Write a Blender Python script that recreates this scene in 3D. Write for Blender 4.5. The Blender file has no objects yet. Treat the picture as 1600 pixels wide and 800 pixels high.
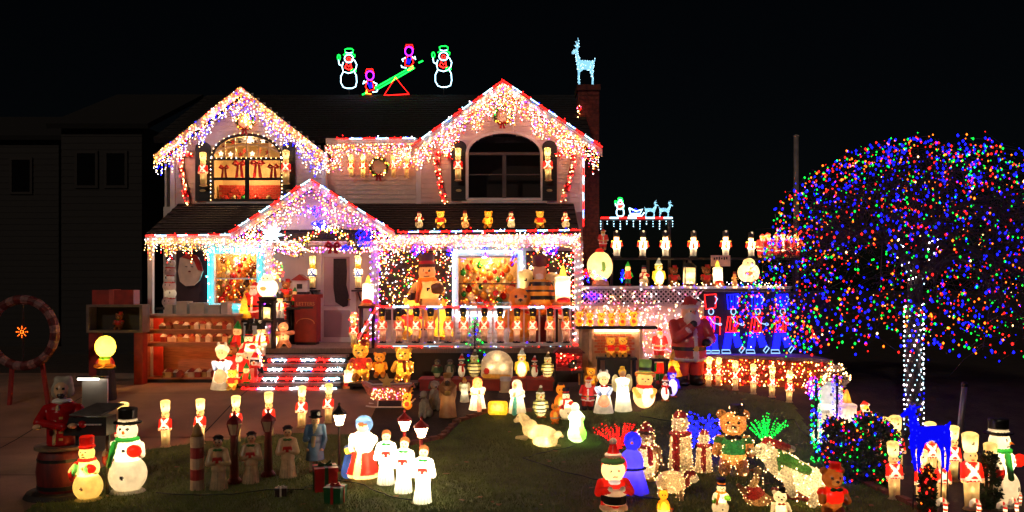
import bpy, math, random
import numpy as np
from mathutils import Vector, Matrix
rnd = random.Random(7)
nrg = np.random.default_rng(11)
S = bpy.context.scene
C = S.collection

# ------------------------------------------------------------------ camera, sky, warm front light, exposure
F, CAMH, HY = 1256.0, 2.65, 446.0          # focal length in photo pixels, eye height, horizon row
cam = bpy.data.objects.new('camera', bpy.data.cameras.new('camera')); C.objects.link(cam)
cam.location = (0, 0, CAMH); cam.rotation_euler = (math.pi / 2, 0, 0)
cam.data.sensor_width = 36; cam.data.lens = 36 * F / 1600
cam.data.shift_y = (HY - 400) / 1600
cam.data.clip_end = 2000
S.camera = cam
wd = bpy.data.worlds.new('World'); S.world = wd; wd.use_nodes = True
nt = wd.node_tree; nt.nodes.clear()
sky = nt.nodes.new('ShaderNodeTexSky'); sky.sky_type = 'NISHITA'; sky.sun_disc = False
sky.sun_elevation = math.radians(24); sky.sun_rotation = math.radians(200)
bg = nt.nodes.new('ShaderNodeBackground'); bg.inputs[1].default_value = 0.00009
ow = nt.nodes.new('ShaderNodeOutputWorld')
nt.links.new(sky.outputs[0], bg.inputs[0]); nt.links.new(bg.outputs[0], ow.inputs[0])
sun = bpy.data.objects.new('moonlight', bpy.data.lights.new('moonlight', 'SUN')); C.objects.link(sun)
sun.data.energy = 0.12; sun.data.angle = math.radians(2); sun.data.color = (1, .8, .62)  # warm front light added in place of street lamps, lifts the unlit figures
sun.rotation_euler = (math.radians(62), 0, math.radians(-22))
S.view_settings.view_transform = 'Standard'; S.view_settings.look = 'None'
S.view_settings.exposure = 1.9; S.view_settings.gamma = 1
S.render.engine = 'CYCLES'
S.cycles.max_bounces = 5; S.cycles.diffuse_bounces = 2; S.cycles.glossy_bounces = 2
S.cycles.transmission_bounces = 4; S.cycles.transparent_max_bounces = 6
S.cycles.sample_clamp_indirect = 3.0; S.cycles.sample_clamp_direct = 0
S.cycles.caustics_reflective = False; S.cycles.caustics_refractive = False
S.cycles.use_denoising = True
S.cycles.use_light_tree = True

# ------------------------------------------------------------------ places
def W(px, py, Y): return Vector(((px - 800) / F * Y, Y, CAMH - (py - HY) / F * Y))
def gz(y):
    t = min(1, max(0, (y - 12.3) / 4.0)); return .6 * t * t * (3 - 2 * t)
def G(px, py):
    lo, hi = 1.0, 60.0
    for _ in range(50):
        m = (lo + hi) / 2
        if CAMH - (py - HY) / F * m > gz(m): lo = m
        else: hi = m
    p = W(px, py, lo); p.z = gz(lo); return p

# ------------------------------------------------------------------ materials
def lin(c): return tuple(((v / 255) / 12.92 if v / 255 <= .04045 else ((v / 255 + .055) / 1.055) ** 2.4) for v in c)
def newmat(name):
    m = bpy.data.materials.new(name); m.use_nodes = True; m.node_tree.nodes.clear()
    o = m.node_tree.nodes.new('ShaderNodeOutputMaterial'); return m, m.node_tree, o
MATS = {}
def surf(name, col, rough=.6, var=.25, scale=6, bump=.0, bscale=40, metal=0, stretch=(1, 1, 1), col2=None):
    """base colour broken up by noise, with fine relief"""
    if name in MATS: return MATS[name]
    m, t, o = newmat(name); N = t.nodes; L = t.links
    p = N.new('ShaderNodeBsdfPrincipled'); p.inputs['Roughness'].default_value = rough; p.inputs['Metallic'].default_value = metal
    tc = N.new('ShaderNodeTexCoord'); mp = N.new('ShaderNodeMapping'); mp.inputs['Scale'].default_value = stretch
    L.new(tc.outputs['Object'], mp.inputs[0])
    n = N.new('ShaderNodeTexNoise'); n.inputs['Scale'].default_value = scale; n.inputs['Detail'].default_value = 6
    L.new(mp.outputs[0], n.inputs['Vector'])
    r = N.new('ShaderNodeValToRGB'); a = lin(col); b = lin(col2) if col2 else tuple(v * (1 - var * 1.6) for v in a)
    r.color_ramp.elements[0].position = .3; r.color_ramp.elements[1].position = .7
    r.color_ramp.elements[0].color = (*b, 1); r.color_ramp.elements[1].color = (*a, 1)
    L.new(n.outputs['Fac'], r.inputs[0]); L.new(r.outputs[0], p.inputs['Base Color'])
    if bump:
        n2 = N.new('ShaderNodeTexNoise'); n2.inputs['Scale'].default_value = bscale; n2.inputs['Detail'].default_value = 5
        L.new(mp.outputs[0], n2.inputs['Vector'])
        bp = N.new('ShaderNodeBump'); bp.inputs['Strength'].default_value = bump; bp.inputs['Distance'].default_value = .02
        L.new(n2.outputs['Fac'], bp.inputs['Height']); L.new(bp.outputs[0], p.inputs['Normal'])
    L.new(p.outputs[0], o.inputs[0]); MATS[name] = m; return m
def glow(name, rgb, s):
    """something that gives off light: bulb, tube, lens"""
    if name in MATS: return MATS[name]
    m, t, o = newmat(name); e = t.nodes.new('ShaderNodeEmission')
    e.inputs[0].default_value = (*rgb, 1); e.inputs[1].default_value = s
    t.links.new(e.outputs[0], o.inputs[0]); MATS[name] = m; return m
def shell(name, trans=.6, bump=0.0, gl=.06):
    """painted hollow plastic: colour from the paint attribute, lets the lamp inside through"""
    m, t, o = newmat(name); N = t.nodes; L = t.links
    a = N.new('ShaderNodeAttribute'); a.attribute_name = 'paint'
    tc = N.new('ShaderNodeTexCoord'); n = N.new('ShaderNodeTexNoise'); n.inputs['Scale'].default_value = 38 if bump > .5 else 9; n.inputs['Detail'].default_value = 6
    L.new(tc.outputs['Object'], n.inputs['Vector'])
    mr = N.new('ShaderNodeMapRange'); mr.inputs['From Min'].default_value = .3; mr.inputs['From Max'].default_value = .7; mr.inputs['To Min'].default_value = .22 if bump > .5 else .66; mr.inputs['To Max'].default_value = 1.15 if bump > .5 else 1.0
    L.new(n.outputs['Fac'], mr.inputs[0])
    vm = N.new('ShaderNodeVectorMath'); vm.operation = 'SCALE'; L.new(a.outputs['Color'], vm.inputs[0]); L.new(mr.outputs[0], vm.inputs['Scale'])
    d = N.new('ShaderNodeBsdfDiffuse'); tr = N.new('ShaderNodeBsdfTranslucent'); mx = N.new('ShaderNodeMixShader'); mx.inputs[0].default_value = trans
    L.new(vm.outputs[0], d.inputs[0]); L.new(vm.outputs[0], tr.inputs[0]); L.new(d.outputs[0], mx.inputs[1]); L.new(tr.outputs[0], mx.inputs[2])
    g = N.new('ShaderNodeBsdfGlossy'); g.inputs['Roughness'].default_value = .3
    mg = N.new('ShaderNodeMixShader'); mg.inputs[0].default_value = gl
    L.new(mx.outputs[0], mg.inputs[1]); L.new(g.outputs[0], mg.inputs[2])
    n2 = N.new('ShaderNodeTexNoise'); n2.inputs['Scale'].default_value = 55 if bump > .2 else 14; n2.inputs['Detail'].default_value = 4
    L.new(tc.outputs['Object'], n2.inputs['Vector'])
    bp = N.new('ShaderNodeBump'); bp.inputs['Strength'].default_value = bump; bp.inputs['Distance'].default_value = .05
    L.new(n2.outputs['Fac'], bp.inputs['Height'])
    for q in (d, tr, g): L.new(bp.outputs[0], q.inputs['Normal'])
    L.new(mg.outputs[0], o.inputs[0]); MATS[name] = m; return m
shell('plastic', .6, .12); shell('tinsel', .35, .9, .12); shell('painted', .0, .12, .05)
PAL = dict(warm=((1, .46, .14), 7), white=((.92, .8, .86), 6), blue=((.003, .004, 1), 4), red=((1, .008, .006), 4.5), green=((.004, .8, .04), 2),
           amber=((1, .09, .006), 4.5), purple=((.22, .006, 1), 4), cyan=((.03, .8, 1), 2.2), pink=((1, .09, .22), 5), gold=((1, .22, .015), 6), twarm=((1, .5, .17), 3),
           tred=((1, .008, .006), 2), tgreen=((.004, .8, .04), 1.3), tblue=((.003, .004, 1), 2.8), tamber=((1, .11, .006), 2), ice=((.42, .8, 1), 1.6), twhite=((.8, .9, 1), 2), dice=((.3, .55, 1), .55))
def bulbmat(k): return glow('light_' + k, *PAL[k])

# ------------------------------------------------------------------ mesh building
class MB:
    def __init__(s): s.v = []; s.f = []; s.m = []; s.mats = []
    def mi(s, mat):
        if mat is None: return 0
        if mat not in s.mats: s.mats.append(mat)
        return s.mats.index(mat)
    def add(s, vs, fs, mat=None):
        n = len(s.v); s.v += [tuple(p) for p in vs]; k = s.mi(mat)
        for f in fs: s.f.append(tuple(i + n for i in f)); s.m.append(k)
        return s
    def box(s, a, b, mat=None, rot=None, piv=None):
        x0, y0, z0 = a; x1, y1, z1 = b
        vs = [Vector(p) for p in ((x0, y0, z0), (x1, y0, z0), (x1, y1, z0), (x0, y1, z0), (x0, y0, z1), (x1, y0, z1), (x1, y1, z1), (x0, y1, z1))]
        if rot is not None:
            c = Vector(piv) if piv is not None else (vs[0] + vs[6]) / 2
            vs = [rot @ (p - c) + c for p in vs]
        return s.add(vs, [(0, 3, 2, 1), (4, 5, 6, 7), (0, 1, 5, 4), (1, 2, 6, 5), (2, 3, 7, 6), (3, 0, 4, 7)], mat)
    def bar(s, p, q, w, d=None, mat=None):
        """a beam of square section from p to q"""
        return s.tube([p, q], w / 2 * 1.414, 4, mat)
    def tube(s, pts, r, n=6, mat=None, closed=False):
        pts = [Vector(p) for p in pts]; k = len(pts); rs = r if isinstance(r, (list, tuple)) else [r] * k
        rings = []
        for i, p in enumerate(pts):
            a = pts[i - 1] if i or closed else p; b = pts[(i + 1) % k] if i < k - 1 or closed else p
            t = (b - a)
            t = t.normalized() if t.length > 1e-9 else Vector((0, 0, 1))
            u = Vector((0, 1, 0)) if abs(t.y) < .9 else Vector((1, 0, 0))
            x = t.cross(u).normalized(); y = x.cross(t)
            o = math.pi / 4 if n == 4 else 0
            rings.append([p + (x * math.cos(o + 2 * math.pi * j / n) + y * math.sin(o + 2 * math.pi * j / n)) * rs[i] for j in range(n)])
        vs = [q for R in rings for q in R]; fs = []
        for i in range(k if closed else k - 1):
            i2 = (i + 1) % k
            for j in range(n): fs.append((i * n + j, i * n + (j + 1) % n, i2 * n + (j + 1) % n, i2 * n + j))
        if not closed: fs += [tuple(range(n))[::-1], tuple((k - 1) * n + j for j in range(n))]
        return s.add(vs, fs, mat)
    def lathe(s, prof, n=16, mat=None, c=(0, 0, 0)):
        c = Vector(c); vs = []; fs = []; k = len(prof)
        for z, r in prof:
            for j in range(n): vs.append(c + Vector((r * math.cos(2 * math.pi * j / n), r * math.sin(2 * math.pi * j / n), z)))
        for i in range(k - 1):
            for j in range(n): fs.append((i * n + j, i * n + (j + 1) % n, (i + 1) * n + (j + 1) % n, (i + 1) * n + j))
        fs += [tuple(range(n))[::-1], tuple((k - 1) * n + j for j in range(n))]
        return s.add(vs, fs, mat)
    def quad(s, a, b, c, d, mat=None): return s.add([a, b, c, d], [(0, 1, 2, 3)], mat)
    def slab(s, pts, th, mat=None, axis=(0, 1, 0)):
        """flat outline given thickness along axis"""
        ax = Vector(axis) * th; pts = [Vector(p) for p in pts]; n = len(pts)
        vs = pts + [p + ax for p in pts]
        return s.add(vs, [tuple(range(n)), tuple(range(2 * n - 1, n - 1, -1))] + [(i, i + n, (i + 1) % n + n, (i + 1) % n) for i in range(n)], mat)
    def mesh(s, name, mat=None, smooth=False):
        me = bpy.data.meshes.new(name); me.from_pydata(s.v, [], s.f)
        for m in (s.mats or [mat]): me.materials.append(m)
        if len(s.mats) > 1: me.polygons.foreach_set('material_index', s.m)
        if smooth: me.polygons.foreach_set('use_smooth', [True] * len(s.f))
        me.update(); return me
    def build(s, name, parent=None, mat=None, smooth=False, stuff=False):
        return obj(name, s.mesh(name, mat, smooth), parent, stuff)
def obj(name, me, parent=None, stuff=False, local=False):
    o = bpy.data.objects.new(name, me); C.objects.link(o)
    if parent is not None:
        o.parent = parent
        if not local: o.location = -WORLD_OF.get(parent.name, Vector((0, 0, 0)))
    if stuff: o['kind'] = 'stuff'
    return o
WORLD_OF = {}
def thing(name, label, cat, loc=(0, 0, 0), group=None, rz=0, sc=1):
    o = bpy.data.objects.new(name, None); C.objects.link(o); o.location = loc; o.rotation_euler = (0, 0, rz); o.scale = (sc,) * 3
    o.empty_display_size = .1
    o['label'] = label; o['category'] = cat
    if group: o['group'] = group
    WORLD_OF[o.name] = Vector(loc); return o
def tag(o, label, cat, group=None):
    o['label'] = label; o['category'] = cat
    if group: o['group'] = group
    return o
def struct(o): o['kind'] = 'structure'; return o
OCT_V = np.array([(1, 0, 0), (-1, 0, 0), (0, 1, 0), (0, -1, 0), (0, 0, 1), (0, 0, -1)], float)
OCT_F = np.array([(0, 2, 4), (2, 1, 4), (1, 3, 4), (3, 0, 4), (2, 0, 5), (1, 2, 5), (3, 1, 5), (0, 3, 5)])
def bulbs_mesh(name, pts, cols, r=.0125, jit=.3):
    """many small bulbs, each an octahedron in its own colour"""
    n = len(pts); P = np.array([tuple(p) for p in pts], float); keys = sorted(set(cols)); ix = np.array([keys.index(c) for c in cols])
    sz = r * (1 + jit * (nrg.random(n) - .5) * 2) * np.where(np.isin(np.array(cols), ('tblue', 'blue')), 1.15, 1.0)
    V = (P[:, None, :] + OCT_V[None] * sz[:, None, None] * np.array((1, 1, 1.25))).reshape(-1, 3)
    Fc = (OCT_F[None] + (np.arange(n) * 6)[:, None, None]).reshape(-1, 3)
    me = bpy.data.meshes.new(name); me.from_pydata(V.tolist(), [], Fc.tolist())
    for k in keys: me.materials.append(bulbmat(k))
    me.polygons.foreach_set('material_index', np.repeat(ix, 8)); me.update(); return me
def pick(pal): 
    ks, ws = zip(*pal); return rnd.choices(ks, ws)[0]
def lightstring(name, label, cat, pts, cols, r=.0125, wires=(), group=None, wr=.003):
    base = Vector((sum(p[0] for p in pts) / len(pts), sum(p[1] for p in pts) / len(pts), min(p[2] for p in pts)))
    t = thing(name, label, cat, base, group)
    obj('bulbs', bulbs_mesh('bulbs', pts, cols, r), t, stuff=True)
    if wires:
        m = MB()
        for w in wires: m.tube(w, wr, 3)
        m.build('wire', t, surf('wire_green', (22, 40, 24), .5), stuff=True)
    return t

# ------------------------------------------------------------------ figures: primitives blended into one hollow skin, painted by part
def sdE(P, c, r):
    q = P - np.array(c, np.float32); r = np.array(r, np.float32)
    k0 = np.linalg.norm(q / r, axis=-1); k1 = np.linalg.norm(q / (r * r), axis=-1)
    return k0 * (k0 - 1) / np.maximum(k1, 1e-6)
def sdC(P, a, b, r0, r1):
    a = np.array(a, np.float32); b = np.array(b, np.float32); ab = b - a
    t = np.clip(((P - a) @ ab) / max(float(ab @ ab), 1e-9), 0, 1)
    return np.linalg.norm(P - a - t[..., None] * ab, axis=-1) - (r0 + (r1 - r0) * t)
def sdB(P, c, h, r):
    q = np.abs(P - np.array(c, np.float32)) - (np.array(h, np.float32) - r)
    return np.linalg.norm(np.maximum(q, 0), axis=-1) + np.minimum(q.max(-1), 0) - r
def sdK(P, c, r0, r1, hh):
    """upright cone or cylinder, c = centre of its foot"""
    q = P - np.array(c, np.float32); t = np.clip(q[..., 2] / hh, 0, 1); rr = np.linalg.norm(q[..., :2], axis=-1) - (r0 + (r1 - r0) * t)
    return np.maximum(rr * .95, np.abs(q[..., 2] - hh / 2) - hh / 2)
SD = dict(E=sdE, C=sdC, B=sdB, K=sdK)
class Fig:
    """E ellipsoid, C capsule, B box, K cone; paint=True only recolours; col in sRGB 0-255"""
    def __init__(s): s.p = []; s.lamps = []
    def _a(s, k, part, col, args, paint): s.p.append((k, part, lin(col), args, paint)); return s
    def E(s, part, col, c, r, paint=False): return s._a('E', part, col, (c, r if isinstance(r, tuple) else (r, r, r)), paint)
    def C(s, part, col, a, b, r0, r1=None, paint=False): return s._a('C', part, col, (a, b, r0, r0 if r1 is None else r1), paint)
    def B(s, part, col, c, h, r=.01, paint=False): return s._a('B', part, col, (c, h, r), paint)
    def K(s, part, col, c, r0, r1, hh, paint=False): return s._a('K', part, col, (c, r0, r1, hh), paint)
    def sym(s, k, part, col, *args, paint=False):
        for sg in (1, -1):
            a = [tuple((v[0] * sg, *v[1:])) if isinstance(v, tuple) and i < (2 if k == 'C' else 1) else v for i, v in enumerate(args)]
            getattr(s, k)(part, col, *a, paint=paint)
        return s
    def lamp(s, *ls): s.lamps += list(ls); return s
def surfnet(V, lo, h):
    ins = V < 0; nx, ny, nz = V.shape
    cnt = np.zeros((nx - 1, ny - 1, nz - 1), np.int8)
    for dx in (0, 1):
        for dy in (0, 1):
            for dz in (0, 1): cnt += ins[dx:nx - 1 + dx, dy:ny - 1 + dy, dz:nz - 1 + dz]
    act = (cnt > 0) & (cnt < 8); I = np.argwhere(act); idx = -np.ones(act.shape, np.int64); idx[act] = np.arange(len(I))
    acc = np.zeros((len(I), 3)); w = np.zeros(len(I)); cs = [(a, b, c) for a in (0, 1) for b in (0, 1) for c in (0, 1)]
    for a in cs:
        for ax in range(3):
            if a[ax]: continue
            b = list(a); b[ax] = 1
            va = V[I[:, 0] + a[0], I[:, 1] + a[1], I[:, 2] + a[2]]; vb = V[I[:, 0] + b[0], I[:, 1] + b[1], I[:, 2] + b[2]]
            cr = (va < 0) != (vb < 0); t = np.where(cr, va / np.where(cr, va - vb, 1), 0)
            q = np.tile(np.array(a, float), (len(I), 1)); q[:, ax] += t
            acc += q * cr[:, None]; w += cr
    verts = (I + acc / w[:, None]) * h + np.array(lo); quads = []
    for ax in range(3):
        sl0 = [slice(1, -1)] * 3; sl1 = [slice(1, -1)] * 3; sl0[ax] = slice(0, -1); sl1[ax] = slice(1, None)
        A = ins[tuple(sl0)]; B = ins[tuple(sl1)]; off = np.array([0 if i == ax else 1 for i in range(3)])
        u, v = (ax + 1) % 3, (ax + 2) % 3
        for s_, M in ((1, A & ~B), (-1, ~A & B)):
            E = np.argwhere(M) + off
            if not len(E): continue
            qs = []
            for du, dv in ((-1, -1), (0, -1), (0, 0), (-1, 0)):
                c = E.copy(); c[:, u] += du; c[:, v] += dv; qs.append(idx[c[:, 0], c[:, 1], c[:, 2]])
            qs = np.stack(qs, 1); quads.append(qs if s_ > 0 else qs[:, ::-1])
    return verts, np.concatenate(quads)
KIND = {}
PAIRS = {'arm', 'leg', 'legs', 'boot', 'sleeve', 'ear', 'paw', 'hand', 'mitten', 'cuff', 'feet', 'foot', 'flipper', 'wing', 'epaulette', 'antler', 'bow', 'haunch', 'shoe', 'post', 'trousers', 'ball', 'sled', 'stripes'}
def islands(q, ids):
    """split faces into connected pieces, crumbs kept with the largest"""
    lab = np.unique(q, return_inverse=True)[1].reshape(q.shape); v = np.arange(lab.max() + 1)
    while True:
        m = v[lab].min(1); w = v.copy(); np.minimum.at(w, lab.ravel(), np.repeat(m, 4)); w = w[w]
        if (w == v).all(): break
        v = w
    f = v[lab[:, 0]]; ks, n = np.unique(f, return_counts=True); big = ks[np.argmax(n)]
    for k, c in zip(ks, n):
        if c < 8: f[f == k] = big
    return [ids[f == k] for k in np.unique(f)]
def make_kind(name, fig, h=1 / 46, mat='plastic', bulbs=0, pal=None, br=.008, blend=.012):
    los, his = [], []
    for k, _, _, a, pt in fig.p:
        if pt: continue
        if k == 'E': c, r = np.array(a[0]), np.array(a[1]); los.append(c - r); his.append(c + r)
        elif k == 'C': r = max(a[2], a[3]); p = np.array(a[:2]); los.append(p.min(0) - r); his.append(p.max(0) + r)
        elif k == 'B': c, r = np.array(a[0]), np.array(a[1]); los.append(c - r); his.append(c + r)
        else: r = max(a[1], a[2]); c = np.array(a[0]); los.append(c - (r, r, 0)); his.append(c + (r, r, a[3]))
    lo = np.min(los, 0) - 2.5 * h; hi = np.max(his, 0) + 2.5 * h; n = np.ceil((hi - lo) / h).astype(int) + 1
    g = np.stack(np.meshgrid(*[lo[i] + h * np.arange(n[i]) for i in range(3)], indexing='ij'), -1).astype(np.float32)
    D = None
    for k, _, _, a, pt in fig.p:
        if pt: continue
        d = SD[k](g, *a)
        if D is None: D = d
        else:
            hh = np.maximum(blend - np.abs(D - d), 0) / blend; D = np.minimum(D, d) - hh * hh * blend / 4
    V, Q = surfnet(D, lo, h); ctr = V[Q].mean(1).astype(np.float32)
    best = np.full(len(Q), 9e9); who = np.zeros(len(Q), int)
    for i, (k, _, _, a, pt) in enumerate(fig.p):
        d = SD[k](ctr, *a)
        if pt: sel = d < 0; best[sel] = -9; who[sel] = i
        else: sel = d < best; best[sel] = d[sel]; who[sel] = i
    parts = []; names = [p[1] for p in fig.p]; fn = np.array([names[i] for i in who])
    cols = np.array([p[2] for p in fig.p])
    for pn in dict.fromkeys(names):
        sel0 = np.where(fn == pn)[0]
        if not len(sel0): continue
        for sel in (islands(Q[sel0], sel0) if pn in PAIRS else [sel0]):
          q = Q[sel]; u, inv = np.unique(q, return_inverse=True)
          me = bpy.data.meshes.new(pn); me.from_pydata(V[u].tolist(), [], inv.reshape(q.shape).tolist())
          at = me.color_attributes.new('paint', 'FLOAT_COLOR', 'CORNER')
          cc = np.ones((len(sel) * 4, 4), np.float32); cc[:, :3] = np.repeat(cols[who[sel]], 4, 0); at.data.foreach_set('color', cc.ravel())
          me.polygons.foreach_set('use_smooth', [True] * len(sel)); me.materials.append(MATS[mat]); me.update()
          parts.append((pn, me))
    bm = None
    if bulbs:
        f = nrg.integers(0, len(Q), bulbs); e1 = V[Q[f, 1]] - V[Q[f, 0]]; e2 = V[Q[f, 2]] - V[Q[f, 0]]; nn = np.cross(e1, e2); nn /= np.linalg.norm(nn, axis=1)[:, None] + 1e-9
        bm = bulbs_mesh('bulbs', ctr[f] + nn * br * 1.1, [pick(pal or [('warm', 1)]) for _ in f], br)
    KIND[name] = (parts, fig.lamps, bm)
LAMPS = {}
def lampdata(e, col, r=.02):
    k = (float('%.3g' % e), col)
    if k not in LAMPS:
        l = bpy.data.lights.new('lamp', 'POINT'); l.energy = e; l.color = col; l.shadow_soft_size = r; LAMPS[k] = l
    return LAMPS[k]
def put(kind, name, px, base, top, label, cat, group=None, Y=None, z=None, rz=0, lit=1.0, lc=(1, .72, .38), depth=0):
    if Y is None: p = G(px, base)
    else:
        p = W(px, base, Y)
    if z is not None: p.z = z
    sc = (base - top) / F * p.y
    lit *= rnd.uniform(.72, 1.22); t = thing(name, label, cat, p, group, math.radians(rz + rnd.uniform(-7, 7)), sc); t.rotation_euler.x = math.radians(rnd.uniform(-1.5, 2)); t.rotation_euler.y = math.radians(rnd.uniform(-2, 2))
    parts, lamps, bm = KIND[kind]
    for pn, me in parts: obj(pn, me, t, local=True)
    if bm: obj('bulbs', bm, t, stuff=True, local=True)
    if lit > 0:
        for (x, y, zz, k) in lamps:
            o = bpy.data.objects.new('lamp', lampdata(1.15 * lit * k * sc * sc, lc)); C.objects.link(o); o.parent = t; o.location = (x, y, zz)
            o.scale = (1 / sc,) * 3
    return t
# ------------------------------------------------------------------ ground, driveway, lawn
def grid_mesh(name, xs, ys, mat, dz=0.0, keep=None):
    xs = np.array(xs); ys = np.array(ys); Z = np.array([gz(y) for y in ys]) + dz
    X, Yg = np.meshgrid(xs, ys, indexing='ij'); V = np.stack([X, Yg, np.broadcast_to(Z, X.shape)], -1).reshape(-1, 3)
    nx, ny = len(xs), len(ys); i, j = np.meshgrid(np.arange(nx - 1), np.arange(ny - 1), indexing='ij'); a = (i * ny + j).ravel()
    Q = np.stack([a, a + ny, a + ny + 1, a + 1], 1)
    if keep is not None: Q = Q[keep(V[Q].mean(1))]
    u, inv = np.unique(Q, return_inverse=True)
    me = bpy.data.meshes.new(name); me.from_pydata(V[u].tolist(), [], inv.reshape(Q.shape).tolist()); me.materials.append(mat)
    me.polygons.foreach_set('use_smooth', [True] * len(Q)); me.update(); return me
M_pave = surf('paving', (164, 126, 102), .75, .38, .9, .45, 50)
M_soil = surf('soil', (58, 46, 36), .95, .4, 3, .8, 30)
M_lawn = surf('lawn_turf', (92, 104, 46), .95, .4, 2.2, .9, 45, col2=(62, 72, 32))
ys = np.concatenate([[-40, -10, 0, 4], np.arange(6, 18.01, .25), [20, 26, 40, 80, 300]])
struct(obj('ground', grid_mesh('ground', [-300, -60, -20, -10, 0, 10, 20, 60, 300], ys, M_soil)))
def inpoly(P, poly):
    x, y = P[:, 0], P[:, 1]; r = np.zeros(len(P), bool); n = len(poly)
    for i in range(n):
        (x0, y0), (x1, y1) = poly[i], poly[(i + 1) % n]
        c = ((y0 > y) != (y1 > y)) & (x < (x1 - x0) * (y - y0) / ((y1 - y0) or 1e-9) + x0); r ^= c
    return r
def gpoly(pp): return [tuple(G(*p)[:2]) for p in pp]
LAWN = gpoly([(-60, 1000), (40, 800), (120, 745), (230, 703), (330, 690), (450, 678), (560, 680), (640, 694), (688, 684), (715, 658), (760, 645), (880, 641), (1000, 645), (1060, 612), (1110, 606), (1240, 632), (1268, 680), (1330, 745), (1450, 800), (1650, 1000)])
struct(obj('driveway', grid_mesh('driveway', np.arange(-12.5, -2.2, .5), np.arange(6, 18.9, .25), M_pave, .006)))
M_joint = surf('joint_dark', (44, 34, 30), .95)
for k, (a_, b_) in enumerate((((-12, 11.2), (-2.6, 11.2)), ((-12, 13.4), (-2.6, 13.4)), ((-12, 15.6), (-2.6, 15.6)), ((-8.2, 9), (-8.2, 16.9)), ((-5.2, 9), (-5.2, 16.0)))):
    m = MB(); n_ = 24
    for i in range(n_):
        P0 = Vector((*a_, 0)).lerp(Vector((*b_, 0)), i / n_); P1 = Vector((*a_, 0)).lerp(Vector((*b_, 0)), (i + 1) / n_); w = Vector((0, .012, 0)) if a_[1] == b_[1] else Vector((.012, 0, 0)); P0.z = gz(P0.y) + .0105; P1.z = gz(P1.y) + .0105
        m.quad(P0 - w, P1 - w, P1 + w, P0 + w)
    j_ = m.build('paving_joint', bpy.data.objects['driveway'], M_joint)
xs = np.arange(-9, 6.5, .06); yl = np.arange(6.2, 17.2, .06)
struct(obj('lawn', grid_mesh('lawn', xs, yl, M_lawn, .012, lambda c: inpoly(c, LAWN))))
# grass blades on the near lawn
nb = 70000; px_ = nrg.uniform(-8, 6, nb * 2); py_ = 8.8 + (16.4 - 8.8) * nrg.random(nb * 2) ** 1.5; k = inpoly(np.stack([px_, py_], 1), LAWN)
px_, py_ = px_[k][:nb], py_[k][:nb]; n = len(px_); zz = np.array([gz(y) for y in py_]) + .01
a = nrg.uniform(0, 6.28, n); hgt = nrg.uniform(.018, .05, n); ww = nrg.uniform(.003, .006, n); ln = nrg.normal(0, .016, (n, 2))
B0 = np.stack([px_ - ww * np.cos(a), py_ - ww * np.sin(a), zz], 1); B1 = np.stack([px_ + ww * np.cos(a), py_ + ww * np.sin(a), zz], 1)
B2 = np.stack([px_ + ln[:, 0], py_ + ln[:, 1], zz + hgt], 1)
me = bpy.data.meshes.new('grass'); me.from_pydata(np.stack([B0, B1, B2], 1).reshape(-1, 3).tolist(), [], np.arange(3 * n).reshape(-1, 3).tolist())
me.materials.append(surf('grass_blade', (116, 132, 54), .7, .4, 1.5, col2=(74, 84, 34))); me.update()
g_ = obj('grass', me); tag(g_, 'short green grass of the front lawn', 'grass'); g_['kind'] = 'stuff'
# dead leaves lying on the grass
lm = MB()
for i in range(90):
    x, y = rnd.uniform(-5, 6), 9.5 + 6.0 * rnd.random() ** 1.4
    if not inpoly(np.array([[x, y]]), LAWN)[0]: continue
    r = rnd.uniform(.02, .04); an = rnd.uniform(0, 6.28); z = gz(y) + .045
    lm.add([(x + r * math.cos(an + q) * (1.5 if i_ % 2 == 0 else .7), y + r * math.sin(an + q), z + rnd.uniform(0, .02)) for i_, q in enumerate((0, 1.2, 2.4, 3.6, 5))], [(0, 1, 2, 3, 4)])
lv = lm.build('fallen_leaves', None, surf('dead_leaf', (150, 110, 70), .8)); tag(lv, 'dry brown leaves scattered over the lawn', 'leaves'); lv['kind'] = 'stuff'
# brick edging along the lawn by the nativity, stone by stone
M_brick = surf('edging_brick', (128, 74, 56), .85, .35, 8, .4, 60)
ed = thing('brick_edging', 'curving red brick edging between lawn and nativity bed', 'edging', G(700, 668))
bm_ = MB().box((-.1, -.05, -.03), (.1, .05, .06)).mesh('brick', M_brick)
def edge_path(pp, parent, n):
    W_ = [G(*p) for p in pp]; seg = [(W_[i + 1] - W_[i]).length for i in range(len(W_) - 1)]; tot = sum(seg)
    for k in range(n):
        d = tot * (k + .5) / n; i = 0
        while d > seg[i]: d -= seg[i]; i += 1
        p = W_[i].lerp(W_[i + 1], d / seg[i]); dr = W_[i + 1] - W_[i]
        o = obj('brick', bm_, parent, local=True); o.location = p - WORLD_OF[parent.name] + Vector((0, 0, rnd.uniform(-.01, .01))); o.rotation_euler = (rnd.uniform(-.06, .06), 0, math.atan2(dr.y, dr.x) + rnd.uniform(-.08, .08))
edge_path([(640, 696), (690, 685), (715, 660), (760, 645), (830, 643)], ed, 16)
ed2 = thing('brick_edging', 'straight brick edging along the path beside the right hand soldiers', 'edging', G(1360, 770))
edge_path([(1268, 682), (1330, 747), (1455, 805)], ed2, 20)

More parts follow.
